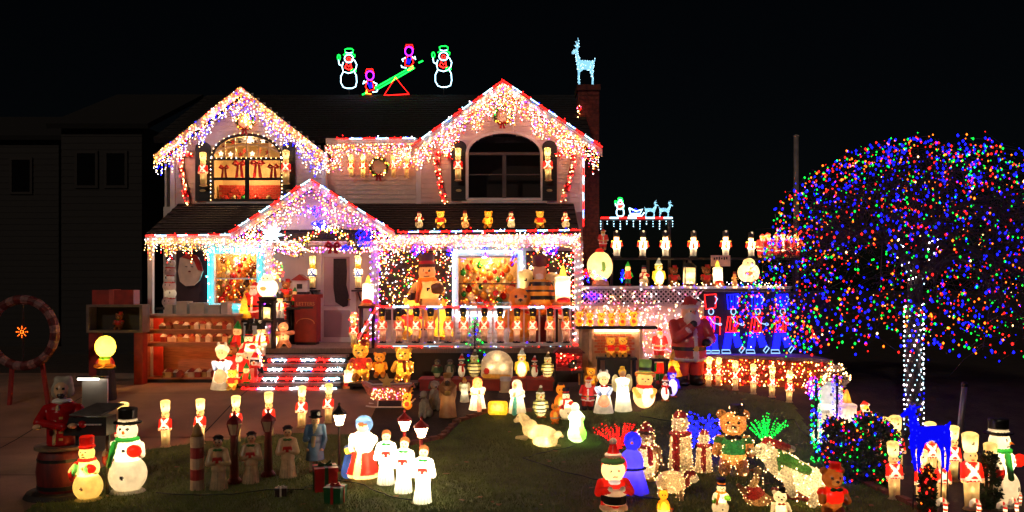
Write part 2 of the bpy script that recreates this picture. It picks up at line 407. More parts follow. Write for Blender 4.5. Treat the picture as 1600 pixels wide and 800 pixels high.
# ------------------------------------------------------------------ the house
M_side = surf('clapboard_paint', (214, 200, 190), .6, .12, 3, .1, 50)
M_trim = surf('white_trim', (225, 220, 214), .5, .08, 5)
M_roof = surf('roof_shingle', (52, 48, 48), .95, .5, 14, .9, 60, stretch=(1, 1, 4))
M_dark = surf('dark_wood', (44, 34, 30), .7, .3, 6, .3, 40)
M_chim = surf('chimney_brick', (120, 62, 50), .9, .4, 10, .6, 50)
M_black = surf('shutter_black', (20, 20, 22), .5, .2)
M_board = surf('porch_boards', (140, 118, 108), .7, .3, 4, .2, 30, stretch=(12, 1, 1))
M_red = surf('red_paint', (150, 28, 24), .5, .25, 7)
m, t, o = newmat('window_glass'); N = t.nodes
g1 = N.new('ShaderNodeBsdfTransparent'); g2 = N.new('ShaderNodeBsdfGlossy'); g2.inputs['Roughness'].default_value = .03; mx = N.new('ShaderNodeMixShader'); mx.inputs[0].default_value = .09
t.links.new(g1.outputs[0], mx.inputs[1]); t.links.new(g2.outputs[0], mx.inputs[2]); t.links.new(mx.outputs[0], o.inputs[0]); MATS['window_glass'] = m
M_glass = m
house = thing('house', 'two storey clapboard house with twin gables and front porch covered in lights', 'house', (-3.2, 18.9, .6))
YD, YG = 18.9, 18.6
def siding(name, Y, x0, x1, z0, z1, prof=None, holes=(), parent=house, mat=M_side, step=.11):
    """clapboards: each row leans out at its foot; prof(z) clips the row to a gable; holes = functions z -> (a, b)"""
    m = MB(); z = z0
    while z < z1 - .02:
        zt = min(z + step, z1); zm = (z + zt) / 2; a, b = prof(zm) if prof else (x0, x1)
        spans = [(a, b)]
        for hfun in holes:
            hh = hfun(zm)
            if not hh: continue
            ns = []
            for (p, q) in spans:
                if hh[1] <= p or hh[0] >= q: ns.append((p, q)); continue
                if hh[0] > p: ns.append((p, hh[0]))
                if hh[1] < q: ns.append((hh[1], q))
            spans = ns
        for (p, q) in spans:
            if q - p < .01: continue
            m.add([(p, Y - .016, z), (q, Y - .016, z), (q, Y - .002, zt), (p, Y - .002, zt), (p, Y + .05, z), (q, Y + .05, z)], [(0, 1, 2, 3), (4, 5, 1, 0)])
        z += step
    return m.build(name, parent, mat, stuff=True)
def arch_hole(x0, x1, z0, zs, zt):
    def f(z):
        if z < z0 or z > zt: return None
        if z <= zs: return (x0, x1)
        r = math.sqrt(max(0, 1 - ((z - zs) / (zt - zs)) ** 2)); c = (x0 + x1) / 2; return (c - (x1 - c) * r, c + (x1 - c) * r)
    return f
def tri_prof(xl, xr, ap, zb, zap, wl, wr):
    """gable outline: straight wall between wl and wr, clipped by the rakes"""
    def f(z):
        a = wl; b = wr
        if z > zb:
            tt = (z - zb) / (zap - zb); a = max(wl, xl + (ap - xl) * tt); b = min(wr, xr + (ap - xr) * tt)
        return (a, b)
    return f
# upper windows in photo pixels at the gable wall
def win_rect(px0, px1, pyt, pys, pyb, Y=YG):
    a = W(px0, pyb, Y); b = W(px1, pyt, Y); s = W(px0, pys, Y); return a.x, b.x, a.z, s.z, b.z
LW = win_rect(333, 441, 211, 248, 313); RW = win_rect(730, 846, 207, 240, 312)
RY = 18.25
la, ll, lr = W(376, 134, RY), W(243, 240, RY), W(512, 240, RY)
ra, rl, rr = W(786, 127, RY), W(643, 229, RY), W(941, 231, RY)
WL0, WL1 = W(268, 300, YG).x, W(508, 300, YG).x; WR0, WR1 = W(652, 300, YG).x, W(912, 300, YG).x
ZB = 4.35
siding('clapboard_siding', YG, 0, 0, ZB, la.z - .05, tri_prof(ll.x, lr.x, la.x, ll.z, la.z, WL0, WL1), [arch_hole(*LW)])
siding('clapboard_siding', YG, 0, 0, ZB, ra.z - .05, tri_prof(rl.x, rr.x, ra.x, rl.z, ra.z, WR0, WR1), [arch_hole(*RW)])
siding('clapboard_siding', YD, WL1, WR0, ZB, 6.1)
BW = (W(716, 0, YD).x, W(808, 0, YD).x, W(0, 486, YD).z, W(0, 400, YD).z)       # bay window behind the railing
CW = (W(336, 0, YD).x, W(402, 0, YD).x, W(0, 474, YD).z, W(0, 397, YD).z)       # window with the cyan frame
rect = lambda w: (lambda z: (w[0], w[1]) if w[2] < z < w[3] else None)
siding('clapboard_siding', YD + .02, W(255, 0, YD).x, WR1, .55, 4.5, None, [rect(BW), rect(CW)])
b = MB()                                                                        # side walls and back, corner boards
for x in (W(255, 0, YD).x, WR1 - .05): b.box((x, YD + .08, .3), (x + .05, 25, 6))
b.box((W(255, 0, YD).x, 25, .3), (WR1, 25.05, 6)); b.build('side_wall', house, M_side)
for x, Y, z0, z1 in ((WL0 - .02, YG, ZB, 5.6), (WL1 - .08, YG, ZB, 5.6), (WR0 - .02, YG, ZB, 5.8), (WR1 - .09, YG, ZB, 5.8), (WR1 - .1, YD, .6, 3.7)):
    MB().box((x, Y - .03, z0), (x + .11, Y + .12, z1)).build('corner_board', house, M_trim)
b = MB()                                                                        # returns of the projecting gables
for x, s in ((WL1 - .01, 1), (WR0 + .01, -1), (WR1 - .02, 1), (WL0 + .01, -1)): b.box((x - .02, YG + .03, ZB), (x, 20.5, 5.9))
b.build('gable_cheek', house, M_side)
# roofs
def roof_plane(name, a, b_, c, d, th=.12, mat=M_roof, par=house):
    nrm = (Vector(b_) - Vector(a)).cross(Vector(d) - Vector(a)).normalized()
    if nrm.z < 0: nrm = -nrm
    return MB().slab([a, b_, c, d], -th, axis=nrm).build(name, par, mat)
ridge = 7.86
xl_, xr_ = W(252, 0, YD).x - .1, WR1 + .2
roof_plane('main_roof', (xl_, 18.7, 6.08), (xr_, 18.7, 6.08), (xr_, 22, ridge), (xl_, 22, ridge))
roof_plane('main_roof', (xl_, 22.01, ridge), (xr_, 22.01, ridge), (xr_, 25.4, 6.0), (xl_, 25.4, 6.0))
for (A, Lp, Rp) in ((la, ll, lr), (ra, rl, rr)):
    for e in (Lp, Rp):
        roof_plane('gable_roof', (e.x, RY, e.z), (A.x, RY, A.z), (A.x, 21.6, A.z), (e.x, 21.6, e.z), .1)
        d_ = (A - e)
        MB().slab([e + Vector((0, -.03, -.02)), A + Vector((0, -.03, -.02)), A + Vector((0, -.03, -.2)), e + Vector((0, -.03, -.2))], .06).build('rake_board', house, M_trim)
PE, PEz = 16.95, W(0, 366, 16.95).z
px0, px1 = W(228, 0, PE).x, W(906, 0, PE).x
zW = W(0, 318, 18.6).z
roof_plane('porch_roof', (px0, PE, PEz), (px1, PE, PEz), (px1, 18.62, zW), (px0, 18.62, zW))
ea, el, er = W(487, 281, 16.85), W(360, 364, 16.85), W(617, 362, 16.85)
for e in (el, er):
    roof_plane('entry_roof', (e.x, 16.85, e.z), (ea.x, 16.85, ea.z), (ea.x, 18.7, ea.z), (e.x, 18.7, e.z), .1)
    MB().slab([e + Vector((0, -.03, -.02)), ea + Vector((0, -.03, -.02)), ea + Vector((0, -.03, -.17)), e + Vector((0, -.03, -.17))], .05).build('rake_board', house, M_trim)
siding('entry_gable_siding', 17.15, 0, 0, 3.62, ea.z - .1, tri_prof(el.x, er.x, ea.x, el.z, ea.z - .08, el.x + .15, er.x - .15))
b = MB().box((px0, PE - .02, PEz - .2), (el.x, PE + .05, PEz - .01)); b.box((er.x, PE - .021, PEz - .2), (px1, PE + .05, PEz - .011)); b.build('fascia_board', house, M_trim)
MB().box((px0 + .1, PE + .06, PEz - .17), (px1 - .1, 18.8, PEz - .14)).build('porch_ceiling', house, M_trim)
MB().box((WL1, 18.66, 5.93), (WR0, 18.72, 6.07)).build('fascia_board', house, M_trim)
# shingle courses, a stepped strip per row
def courses(a, b_, c, d, n, par=house):
    a, b_, c, d = map(Vector, (a, b_, c, d)); nr = (b_ - a).cross(d - a).normalized(); nr = nr if nr.z > 0 else -nr; m = MB()
    for i in range(n):
        l0, r0, l1, r1 = a.lerp(d, i / n), b_.lerp(c, i / n), a.lerp(d, (i + 1) / n), b_.lerp(c, (i + 1) / n); k = int((r0 - l0).length / .3)
        for j in range(k):
            u, v = (j + .02 + .5 * (i % 2)) / k, (j + .98 + .5 * (i % 2)) / k
            if v > 1: continue
            h = .022 + rnd.uniform(0, .008); p0, p1, p2, p3 = l0.lerp(r0, u), l0.lerp(r0, v), l1.lerp(r1, v), l1.lerp(r1, u)
            m.add([p0 + nr * h, p1 + nr * h, p2 + nr * .006, p3 + nr * .006, p0, p1], [(0, 1, 2, 3), (4, 5, 1, 0)])
    return m.build('shingles', par, M_roof, stuff=True)
courses((px0, PE, PEz), (px1, PE, PEz), (px1, 18.62, zW), (px0, 18.62, zW), 13)
courses((xl_, 18.7, 6.08), (xr_, 18.7, 6.08), (xr_, 22, ridge), (xl_, 22, ridge), 22)
# chimney
ch = MB().box((W(902, 0, 20.5).x, 20.2, .4), (W(934, 0, 20.5).x, 20.9, 7.55)); ch = ch.build('chimney', house, M_chim)
o = MB().box((W(900, 0, 20.5).x, 20.14, 7.55), (W(936, 0, 20.5).x, 20.96, 7.69)).build('chimney_cap', ch, M_chim); o.location = (0, 0, 0)
bk = MB()
for i in range(64):
    zc = .5 + i * .11
    for j in range(3):
        x = W(902, 0, 20.5).x + .01 + j * .185 + (.08 if i % 2 else 0)
        bk.box((x, 20.188, zc), (min(x + .165, W(934, 0, 20.5).x), 20.21, zc + .09))
o = bk.build('bricks', ch, surf('brick_face', (138, 66, 52), .9, .4, 14, .3, 60), stuff=True); o.location = (0, 0, 0)
# porch floor, skirt, steps
PF = 1.32; fx0 = W(400, 0, 17.1).x
MB().box((fx0, 17.0, PF - .1), (px1, YD - .01, PF)).build('porch_floor', house, M_board)
MB().box((W(548, 0, 17.1).x, 17.06, .5), (px1 - .03, 17.1, PF - .1)).build('porch_skirt', house, M_dark)
sx0, sx1 = W(406, 0, 17).x, W(546, 0, 17).x
for i in range(4):
    z1 = PF - .1 - .02 - i * .165; y1 = 17.0 - i * .26
    st = MB().box((sx0 - .03 * i, y1 - .29, z1 - .05), (sx1 + .01 * i, y1 - .01, z1)).build('step_tread', house, M_board)
    MB().box((sx0 - .03 * i, y1 - .24, z1 - .168), (sx1 + .01 * i, y1 - .2, z1 - .052)).build('step_riser', house, M_dark)
MB().box((sx0 - .05, 17.005, PF - .25), (sx1 + .02, 17.05, PF - .1)).build('step_riser', house, M_dark)
# porch columns
for px in (421, 586, 903):
    x = W(px, 0, 17.2).x
    cl = MB().box((x - .07, 17.13, PF), (x + .07, 17.27, PEz - .17)).build('column', house, M_trim)
    MB().box((x - .1, 17.1, PF + .001), (x + .1, 17.3, PF + .12)).build('column_foot', cl, M_trim); MB().box((x - .1, 17.1, PEz - .3), (x + .1, 17.3, PEz - .172)).build('column_head', cl, M_trim)
x = W(236, 0, 17.2).x; MB().box((x - .05, 17.15, .6), (x + .05, 17.25, PEz - .17)).build('column', house, M_trim)
# railing: two rails and separate balusters
rx0, rx1 = W(588, 0, 17.2).x + .09, W(903, 0, 17.2).x - .08
zt, zb = W(0, 481, 17.2).z, W(0, 537, 17.2).z
MB().box((rx0, 17.16, zt - .03), (rx1, 17.24, zt + .03)).build('top_rail', house, M_trim)
MB().box((rx0, 17.17, zb - .03), (rx1, 17.23, zb + .03)).build('bottom_rail', house, M_trim)
me = MB().box((-.017, -.017, zb + .03), (.017, .017, zt - .03)).mesh('baluster', M_trim)
for i in range(25):
    o = obj('baluster', me, house, local=True); o.location = Vector((rx0 + (rx1 - rx0) * (i + .5) / 25, 17.2, 0)) - WORLD_OF[house.name]
MB().bar(W(560, 530, 16.6), W(588, 482, 17.15), .05).build('stair_rail', house, M_trim)
# door
dx0, dx1 = W(503, 0, YD).x, W(551, 0, YD).x; dz1 = W(0, 396, YD).z
dr = MB().box((dx0, YD - .05, PF), (dx1, YD - .03, dz1), M_trim).build('door', house, surf('door_paint', (196, 176, 178), .4, .08, 3))
def sub(mb, name, par, mat): o = mb.build(name, par, mat); o.location = (0, 0, 0); return o
fr = MB(); t_ = .09
fr.box((dx0 - t_, YD - .09, PF), (dx0, YD - .02, dz1 + t_)).box((dx1, YD - .09, PF), (dx1 + t_, YD - .02, dz1 + t_)).box((dx0, YD - .091, dz1), (dx1, YD - .021, dz1 + t_)).box((dx0 - t_ - .04, YD - .13, dz1 + t_ + .001), (dx1 + t_ + .04, YD - .02, dz1 + t_ + .06))
sub(fr, 'frame', dr, M_trim)
ins = MB(); ins.box((dx0 + .06, YD - .062, PF + .12), (dx1 - .06, YD - .052, PF + .75)).box((dx0 + .06, YD - .062, PF + .85), (dx1 - .06, YD - .052, dz1 - .08)); sub(ins, 'panel', dr, surf('door_panel', (172, 152, 156), .25, .08, 3))
sub(MB().tube([(dx1 - .05, YD - .06, PF + 1), (dx1 - .05, YD - .1, PF + 1), (dx1 - .09, YD - .1, PF + 1)], .015, 6), 'handle', dr, surf('brass', (170, 130, 60), .3, metal=1))
# dark stocking cut-out hanging on the door
p = lambda x, y: W(x, y, YD - .09)
stk = MB().slab([p(521, 404), p(541, 404), p(542, 425), p(541, 445), p(545, 462), p(543, 478), p(536, 480), p(524, 472), p(521, 450)], .02).build('stocking', None, surf('dark_felt', (40, 26, 34), .9, .3, 20))
tag(stk, 'large dark felt stocking hanging on the front door', 'stocking')

# arched upper windows with shutters and window boxes
def arched_window(w, lit, par):
    x0, x1, z0, zs, zt = w; c = (x0 + x1) / 2; rx = (x1 - x0) / 2; Y = YG - .04
    n = 18; arc = [Vector((c - rx * math.cos(math.pi * i / n), Y, zs + (zt - zs) * math.sin(math.pi * i / n))) for i in range(n + 1)]
    pane = MB().slab([(x0, Y + .05, z0), (x1, Y + .05, z0)] + [(v.x, Y + .05, v.z) for v in arc[::-1]], .006).build('window', par, M_glass)
    f = MB(); f.tube([(x0, Y, z0)] + arc + [(x1, Y, z0), (x0, Y, z0)], .045, 4); sub(f, 'frame', pane, M_trim if not lit else M_dark)
    mt = MB(); fm = M_dark if lit else surf('sash_grey', (96, 84, 78), .5)
    sub(MB().box((x0, Y - .02, zs - .04), (x1, Y + .03, zs + .02)), 'transom', pane, fm)
    sub(MB().box((c - .045, Y - .015, z0), (c + .045, Y + .025, zs - .041)), 'mullion', pane, fm)
    if lit:
        zmid = (z0 + zs) / 2 + .01
        sub(MB().box((x0, Y - .01, zmid - .03), (x1, Y + .02, zmid + .03)), 'sash_rail', pane, fm)
        gold = surf('gilt_bar', (236, 206, 150), .4)
        inner = [Vector((c - rx * .98 * math.cos(math.pi * i / n), Y - .01, zs + .03 + (zt - zs) * .52 * math.sin(math.pi * i / n))) for i in range(n + 1)]
        sub(MB().tube(inner, .022, 4), 'glazing_bar', pane, gold); sub(MB().tube([a + Vector((0, -.01, -.03)) for a in arc], .022, 4), 'glazing_bar', pane, gold)
        for i in (3, 5, 7, 9, 11, 13, 15):
            sub(MB().tube([inner[i], arc[i]], .018, 4), 'glazing_bar', pane, gold)
            if i in (5, 7, 9, 11, 13): sub(MB().tube([(inner[i].x, Y - .01, zs + .02), inner[i]], .018, 4), 'glazing_bar', pane, gold)
    else:
        for (a, b_) in ((x0, c - .045), (c + .045, x1)): sub(MB().box((a, Y - .01, (z0 + zs) / 2 + .03), (b_, Y + .02, (z0 + zs) / 2 + .055)), 'sash_rail', pane, fm)
    # the room behind
    rm = MB(); d = YG + .9
    rm.box((x0 - .1, d, z0 - .1), (x1 + .1, d + .04, zt + .1)).box((x0 - .14, YG + .06, z0 - .1), (x0 - .1, d, zt + .1)).box((x1 + .1, YG + .06, z0 - .1), (x1 + .14, d, zt + .1)).box((x0 - .1, YG + .06, z0 - .14), (x1 + .1, d, z0 - .1)).box((x0 - .1, YG + .06, zt + .1), (x1 + .1, d, zt + .14))
    rm.build('room', par, surf('room_cream', (222, 190, 130), .8, .1, 3) if lit else surf('room_dim', (60, 44, 40), .8, .3, 2))
    MB().box((x0 - .12, YG - .12, z0 - .09), (x1 + .12, YG + .02, z0 - .04)).build('sill', par, M_trim)
    return arc
arcL = arched_window(LW, True, house); arched_window(RW, False, house)
def shutter(pxa, pxb, pyt, pyb, tag_):
    a, b_ = W(pxa, pyb, YG - .02), W(pxb, pyt, YG - .02); c = (a.x + b_.x) / 2; r = (b_.x - a.x) / 2
    arc = [(c - r * math.cos(math.pi * i / 10), YG - .06, b_.z - r * .8 + r * .8 * math.sin(math.pi * i / 10)) for i in range(11)]
    s = MB().slab([(a.x, YG - .06, a.z), (b_.x, YG - .06, a.z)] + arc[::-1], .04).build('shutter', house, M_black)
    n = 9
    for i in range(n):
        z = a.z + .05 + (b_.z - r - a.z) * i / n
        sub(MB().box((a.x + .05, YG - .075, z), (b_.x - .05, YG - .058, z + .05)), 'slat', s, M_black)
    sub(MB().lathe([(0, .07), (.02, .06)], 12, c=(0, 0, 0)), 'plaque', s, surf('plaque', (196, 186, 130), .5)).matrix_local = Matrix.Translation((c, YG - .076, a.z + (b_.z - a.z) * .17)) @ Matrix.Rotation(math.pi / 2, 4, 'X') @ Matrix.Diagonal((1, .45, 1, 1))
for a in ((306, 330, 222, 314, 0), (442, 462, 222, 314, 0), (705, 729, 220, 314, 0), (847, 870, 220, 314, 0)): shutter(*a)
# lower windows
def plain_window(w, Y, par, cols, rows, name='window'):
    x0, x1, z0, z1 = w
    pane = MB().box((x0, Y + .04, z0), (x1, Y + .046, z1)).build(name, par, M_glass)
    f = MB(); q = .07; f.box((x0 - q, Y - .06, z0 - q), (x0, Y + .05, z1 + q)).box((x1, Y - .06, z0 - q), (x1 + q, Y + .05, z1 + q)).box((x0, Y - .061, z1), (x1, Y + .049, z1 + q)).box((x0, Y - .061, z0 - q), (x1, Y + .049, z0))
    sub(f, 'frame', pane, M_trim)
    for i in range(1, cols): x = x0 + (x1 - x0) * i / cols; sub(MB().box((x - .015, Y - .01, z0), (x + .015, Y + .03, z1)), 'glazing_bar', pane, M_trim)
    for i in range(1, rows): z = z0 + (z1 - z0) * i / rows; sub(MB().box((x0, Y - .008, z - .015), (x1, Y + .028, z + .015)), 'glazing_bar', pane, M_trim)
    rm = MB(); d = Y + .7
    rm.box((x0 - .1, d, z0 - .1), (x1 + .1, d + .04, z1 + .1)).box((x0 - .14, Y + .09, z0 - .1), (x0 - .1, d, z1 + .1)).box((x1 + .1, Y + .09, z0 - .1), (x1 + .14, d, z1 + .1)).box((x0 - .1, Y + .09, z0 - .14), (x1 + .1, d, z0 - .1)).box((x0 - .1, Y + .09, z1 + .1), (x1 + .1, d, z1 + .14))
    rm.build('room', par, surf('room_cream', (222, 190, 130), .8, .1, 3)); return pane
plain_window(BW, YD, house, 1, 1); plain_window(CW, YD, house, 1, 2)
def roomlamp(x, y, z, e, r=.08):
    o = bpy.data.objects.new('room_lamp', lampdata(e, (1, .6, .28), r)); C.objects.link(o); o.location = (x, y, z)
roomlamp((LW[0] + LW[1]) / 2, YG + .1, LW[4] - .12, 22, .03); roomlamp((LW[0] + LW[1]) / 2, YG + .13, (LW[2] + LW[3]) / 2 + .01, 9, .03); roomlamp((BW[0] + BW[1]) / 2, YD + .12, BW[3] - .05, 16); roomlamp((CW[0] + CW[1]) / 2, YD + .12, CW[3] - .05, 10)  # second lamp, hidden behind the mullion, added to brighten the mantel bricks
# maroon side door at the left with a board next to it
MB().box((W(277, 0, YD).x, YD - .06, .75), (W(326, 0, YD).x, YD - .03, W(0, 392, YD).z)).build('side_door', house, surf('maroon_paint', (64, 28, 34), .5, .2))

# ------------------------------------------------------------------ deck on the right with lattice, shelf, dark panel, low wall
DY = 17.4; dkx0, dkx1 = W(906, 0, DY).x, W(1236, 0, DY).x; DZ = W(0, 447, DY).z
M_latt = surf('lattice_white', (214, 198, 196), .6, .1)
dk = thing('raised_deck', 'white raised deck with lattice edge beside the house', 'deck', ((dkx0 + dkx1) / 2, DY, .6))
MB().box((dkx0, DY - .06, DZ - .06), (dkx1, 19.2, DZ)).build('deck_top', dk, M_trim)
siding('deck_wall', DY + .04, dkx0, dkx1, .55, DZ - .065, None, (), dk, M_side)
lt = MB(); lz0, lz1 = W(0, 474, DY).z, DZ - .08
n = 26; hh = lz1 - lz0
for i in range(-5, n):
    x = dkx0 + (W(1100, 0, DY).x - dkx0) * i / n
    for s in (1, -1):
        a = (x if s > 0 else x + hh); e = (x + hh if s > 0 else x)
        if min(a, e) < dkx0 or max(a, e) > W(1100, 0, DY).x: continue
        yy = DY - .05 if s > 0 else DY - .066
        lt.slab([(a - .02, yy, lz0), (a + .02, yy, lz0), (e + .02, yy, lz1), (e - .02, yy, lz1)], .01)
lt.build('lattice', dk, M_latt, stuff=True)
MB().box((dkx0, DY - .08, lz0 - .05), (W(1100, 0, DY).x, DY - .03, lz0)).build('lattice_rail', dk, M_latt)
MB().box((dkx0 + .005, DY - .024, lz0), (W(1100, 0, DY).x, DY + .01, lz1)).build('lattice_dark_sheet', dk, M_dark)  # dark sheet added behind the slats to darken the lattice holes
SHZ = W(0, 403, 18.4).z; shx0, shx1 = W(950, 0, 18.4).x, W(1250, 0, 18.4).x
sh = thing('display_shelf', 'long dark shelf behind the deck holding a row of nutcrackers', 'shelf', ((shx0 + shx1) / 2, 18.4, DZ))
MB().box((shx0, 18.25, SHZ - .04), (shx1, 18.6, SHZ)).build('board', sh, M_dark)
for i in range(6):
    x = shx0 + .1 + (shx1 - shx0 - .2) * i / 5; MB().box((x - .03, 18.5, DZ), (x + .03, 18.56, SHZ - .041)).build('leg', sh, M_dark)
# dark blue board with the light-up soldiers, standing on a ledge
LY = 16.9; LZ = W(0, 553, LY).z; bx0, bx1 = W(1102, 0, LY).x, W(1300, 0, LY).x
pan = thing('display_board', 'dark board behind four marching rope light soldiers', 'board', ((bx0 + bx1) / 2, LY, LZ))
nP = 6
for i in range(nP):
    x = bx0 + (bx1 - bx0) * i / nP; MB().box((x + .004, LY + .1, LZ), (x + (bx1 - bx0) / nP - .004, LY + .13, W(0, 456, LY).z)).build('plank', pan, surf('navy_board', (22, 20, 44), .6, .3, 5))
wl = thing('low_wall', 'low brick garden wall wrapped in warm net lights', 'wall', (W(1200, 0, 16.6).x, 16.6, .55))
ptsw = [W(1098, 556, 16.75), W(1180, 556, 16.5), W(1262, 560, 16.0), W(1300, 566, 15.6)]
m = MB(); tp = MB()
for i in range(3):
    a, c_ = ptsw[i], ptsw[i + 1]; z1 = LZ - .07
    m.add([(a.x, a.y, .2), (c_.x, c_.y, .2), (c_.x, c_.y, z1), (a.x, a.y, z1)], [(0, 1, 2, 3)])
    tp.slab([(a.x, a.y - .06, z1), (c_.x, c_.y - .06, z1), (c_.x, LY + .3, z1), (a.x, LY + .3, z1)], .07, axis=(0, 0, 1))
m.build('face', wl, surf('garden_brick', (124, 66, 48), .9, .4, 9, .6, 40)); tp.build('coping', wl, surf('coping_grey', (130, 116, 120), .8, .2))
bmesh_b = MB().box((-.09, -.012, -.033), (.09, .012, .033)).mesh('brick', surf('brick_face', (138, 66, 52), .9, .4, 14, .3, 60))
for i in range(3):
    a, c_ = ptsw[i], ptsw[i + 1]; L_ = math.hypot(c_.x - a.x, c_.y - a.y); an = math.atan2(c_.y - a.y, c_.x - a.x)
    for r in range(9):
        z = LZ - .12 - r * .08; nbk = int(L_ / .2)
        for j in range(nbk):
            u = (j + .5 + (.5 if r % 2 else 0)) / nbk
            if u > .98: continue
            o = obj('brick', bmesh_b, wl, local=True); o.location = Vector((a.x + (c_.x - a.x) * u, a.y + (c_.y - a.y) * u - .004, z)) - WORLD_OF[wl.name]; o.rotation_euler = (0, 0, an)

# ------------------------------------------------------------------ the dark houses next door
def far_house(label, px0, px1, pyt, pye, Y, wins, col):
    a, b_ = W(px0, 0, Y).x, W(px1, 0, Y).x; ze, zr = W(0, pye, Y).z, W(0, pyt, Y).z
    t = thing('neighbor_house', label, 'house', ((a + b_) / 2, Y, .6))
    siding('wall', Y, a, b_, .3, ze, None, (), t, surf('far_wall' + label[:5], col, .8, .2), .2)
    MB().box((b_ - .05, Y + .06, .3), (b_, Y + 7, ze)).build('wall', t, surf('far_wall' + label[:5], col, .8, .2))
    roof_plane('roof', (a - .3, Y - .3, ze), (b_ + .3, Y - .3, ze), (b_ + .3, Y + 4, zr + 1), (a - .3, Y + 4, zr + 1), .15, surf('far_shingle', (20, 18, 18), .95), t)
    for (q0, q1, r0, r1) in wins:
        w_ = MB().box((W(q0, 0, Y).x, Y - .04, W(0, r1, Y).z), (W(q1, 0, Y).x, Y - .03, W(0, r0, Y).z)).build('window', t, surf('night_glass', (8, 8, 10), .1))
        x0, x1, z0, z1 = W(q0, 0, Y).x, W(q1, 0, Y).x, W(0, r1, Y).z, W(0, r0, Y).z
        sub(MB().box((x0 - .08, Y - .06, z0 - .08), (x0, Y - .02, z1 + .08)).box((x1, Y - .06, z0 - .08), (x1 + .08, Y - .02, z1 + .08)).box((x0, Y - .06, z1), (x1, Y - .02, z1 + .08)).box((x0, Y - .06, z0 - .08), (x1, Y - .02, z0)), 'frame', w_, surf('far_frame', (34, 28, 27), .8))
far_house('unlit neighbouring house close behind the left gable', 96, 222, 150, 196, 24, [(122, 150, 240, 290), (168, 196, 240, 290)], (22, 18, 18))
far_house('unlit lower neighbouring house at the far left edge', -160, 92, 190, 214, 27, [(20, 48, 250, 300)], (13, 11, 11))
# poles
for px, yt, yb, Y, lab in ((1244, 214, 560, 19.5, 'tall grey wooden post rising behind the lit tree'),):
    a, b_ = W(px, yb, Y), W(px, yt, Y); a.z = .5
    t = thing('wooden_post', lab, 'post', a); MB().tube([a, b_], [.075, .06], 10).build('shaft', t, surf('weathered_post', (150, 140, 132), .8, .3), smooth=True)
    MB().lathe([(0, .075), (.03, .075), (.06, .02)], 10, c=b_).build('cap', t, surf('weathered_post', (150, 140, 132), .8, .3))
# ------------------------------------------------------------------ figure kinds (unit height, front towards -y)
CR, WH, RD, BK, GN, BL, YE, SK, BR, OR, PK, GY = (246, 226, 170), (248, 244, 236), (214, 34, 22), (14, 13, 15), (30, 130, 46), (40, 70, 150), (250, 205, 70), (246, 196, 150), (110, 64, 34), (240, 130, 30), (240, 150, 140), (150, 142, 134)
def soldier(hat=CR, face=CR, coat=RD, leg=CR, shoe=CR, strap=WH, tall=0.0, plume=None):
    f = Fig()
    f.E('base', shoe, (0, -.01, .02), (.12, .09, .025)).sym('C', 'legs', leg, (.042, 0, .04), (.045, 0, .40), .044, .052)
    f.K('jacket', coat, (0, 0, .37), .108, .09, .24).sym('C', 'arm', coat, (.1, 0, .575), (.118, -.03, .40), .033, .03).sym('E', 'hand', face, (.118, -.04, .375), .027)
    f.E('head', face, (0, 0, .68), (.082, .08, .082)).K('hat', hat, (0, 0, .745), .082, .098, .215).E('hat', hat, (0, 0, .95), (.097, .095, .045))
    f.C('straps', strap, (-.09, -.05, .62), (0, -.11, .5), .024, paint=True).C('straps', strap, (0, -.11, .5), (.095, -.06, .39), .024, paint=True).C('straps', strap, (.09, -.05, .62), (0, -.11, .5), .024, paint=True).C('straps', strap, (0, -.11, .5), (-.095, -.06, .39), .024, paint=True)
    f.B('belt', strap, (0, -.1, .4), (.2, .1, .012), paint=True)
    f.sym('E', 'eyes', BK, (.03, -.08, .695), .013, paint=True).E('mouth', RD, (0, -.08, .645), (.022, .02, .009), paint=True)
    f.E('badge', BK if hat == CR else YE, (.0, -.1, .85), (.018, .03, .022), paint=True)
    if plume: f.E('plume', plume, (0, -.06, 1.0), (.05, .03, .05))
    return f.lamp((0, 0, .83, .9), (0, 0, .5, 1.0), (0, 0, .27, .12))
make_kind('soldier', soldier(), 1 / 54)
make_kind('rail_soldier', soldier(BK, YE, (222, 84, 66), (244, 200, 180), BK), 1 / 46)
make_kind('blue_soldier', soldier(CR, YE, (240, 236, 230), CR, BK, BL), 1 / 44)
def nutcracker():
    f = Fig()
    f.K('base', (60, 50, 40), (0, 0, 0), .16, .15, .06).sym('C', 'legs', WH, (.055, 0, .07), (.06, 0, .36), .055, .06)
    f.K('coat', WH, (0, 0, .34), .15, .125, .26).sym('C', 'arm', RD, (.14, 0, .57), (.19, -.04, .42), .045, .04).sym('E', 'epaulette', YE, (.15, 0, .6), (.055, .06, .03))
    f.E('head', SK, (0, 0, .70), (.1, .095, .1)).K('beard', WH, (0, -.05, .58), .05, .07, .08).K('hat', BK, (0, 0, .77), .105, .12, .2).E('plume', WH, (0, -.07, .95), (.055, .06, .05))
    f.B('belt', YE, (0, -.1, .43), (.2, .12, .016), paint=True).C('sash', RD, (0, -.14, .36), (0, -.14, .6), .03, paint=True).sym('E', 'eyes', BK, (.04, -.09, .73), .016, paint=True).E('brim', BK, (0, -.05, .775), (.115, .1, .018))
    return f.lamp((0, 0, .5, 1.6), (0, 0, .72, .5))
make_kind('nutcracker', nutcracker(), 1 / 46)
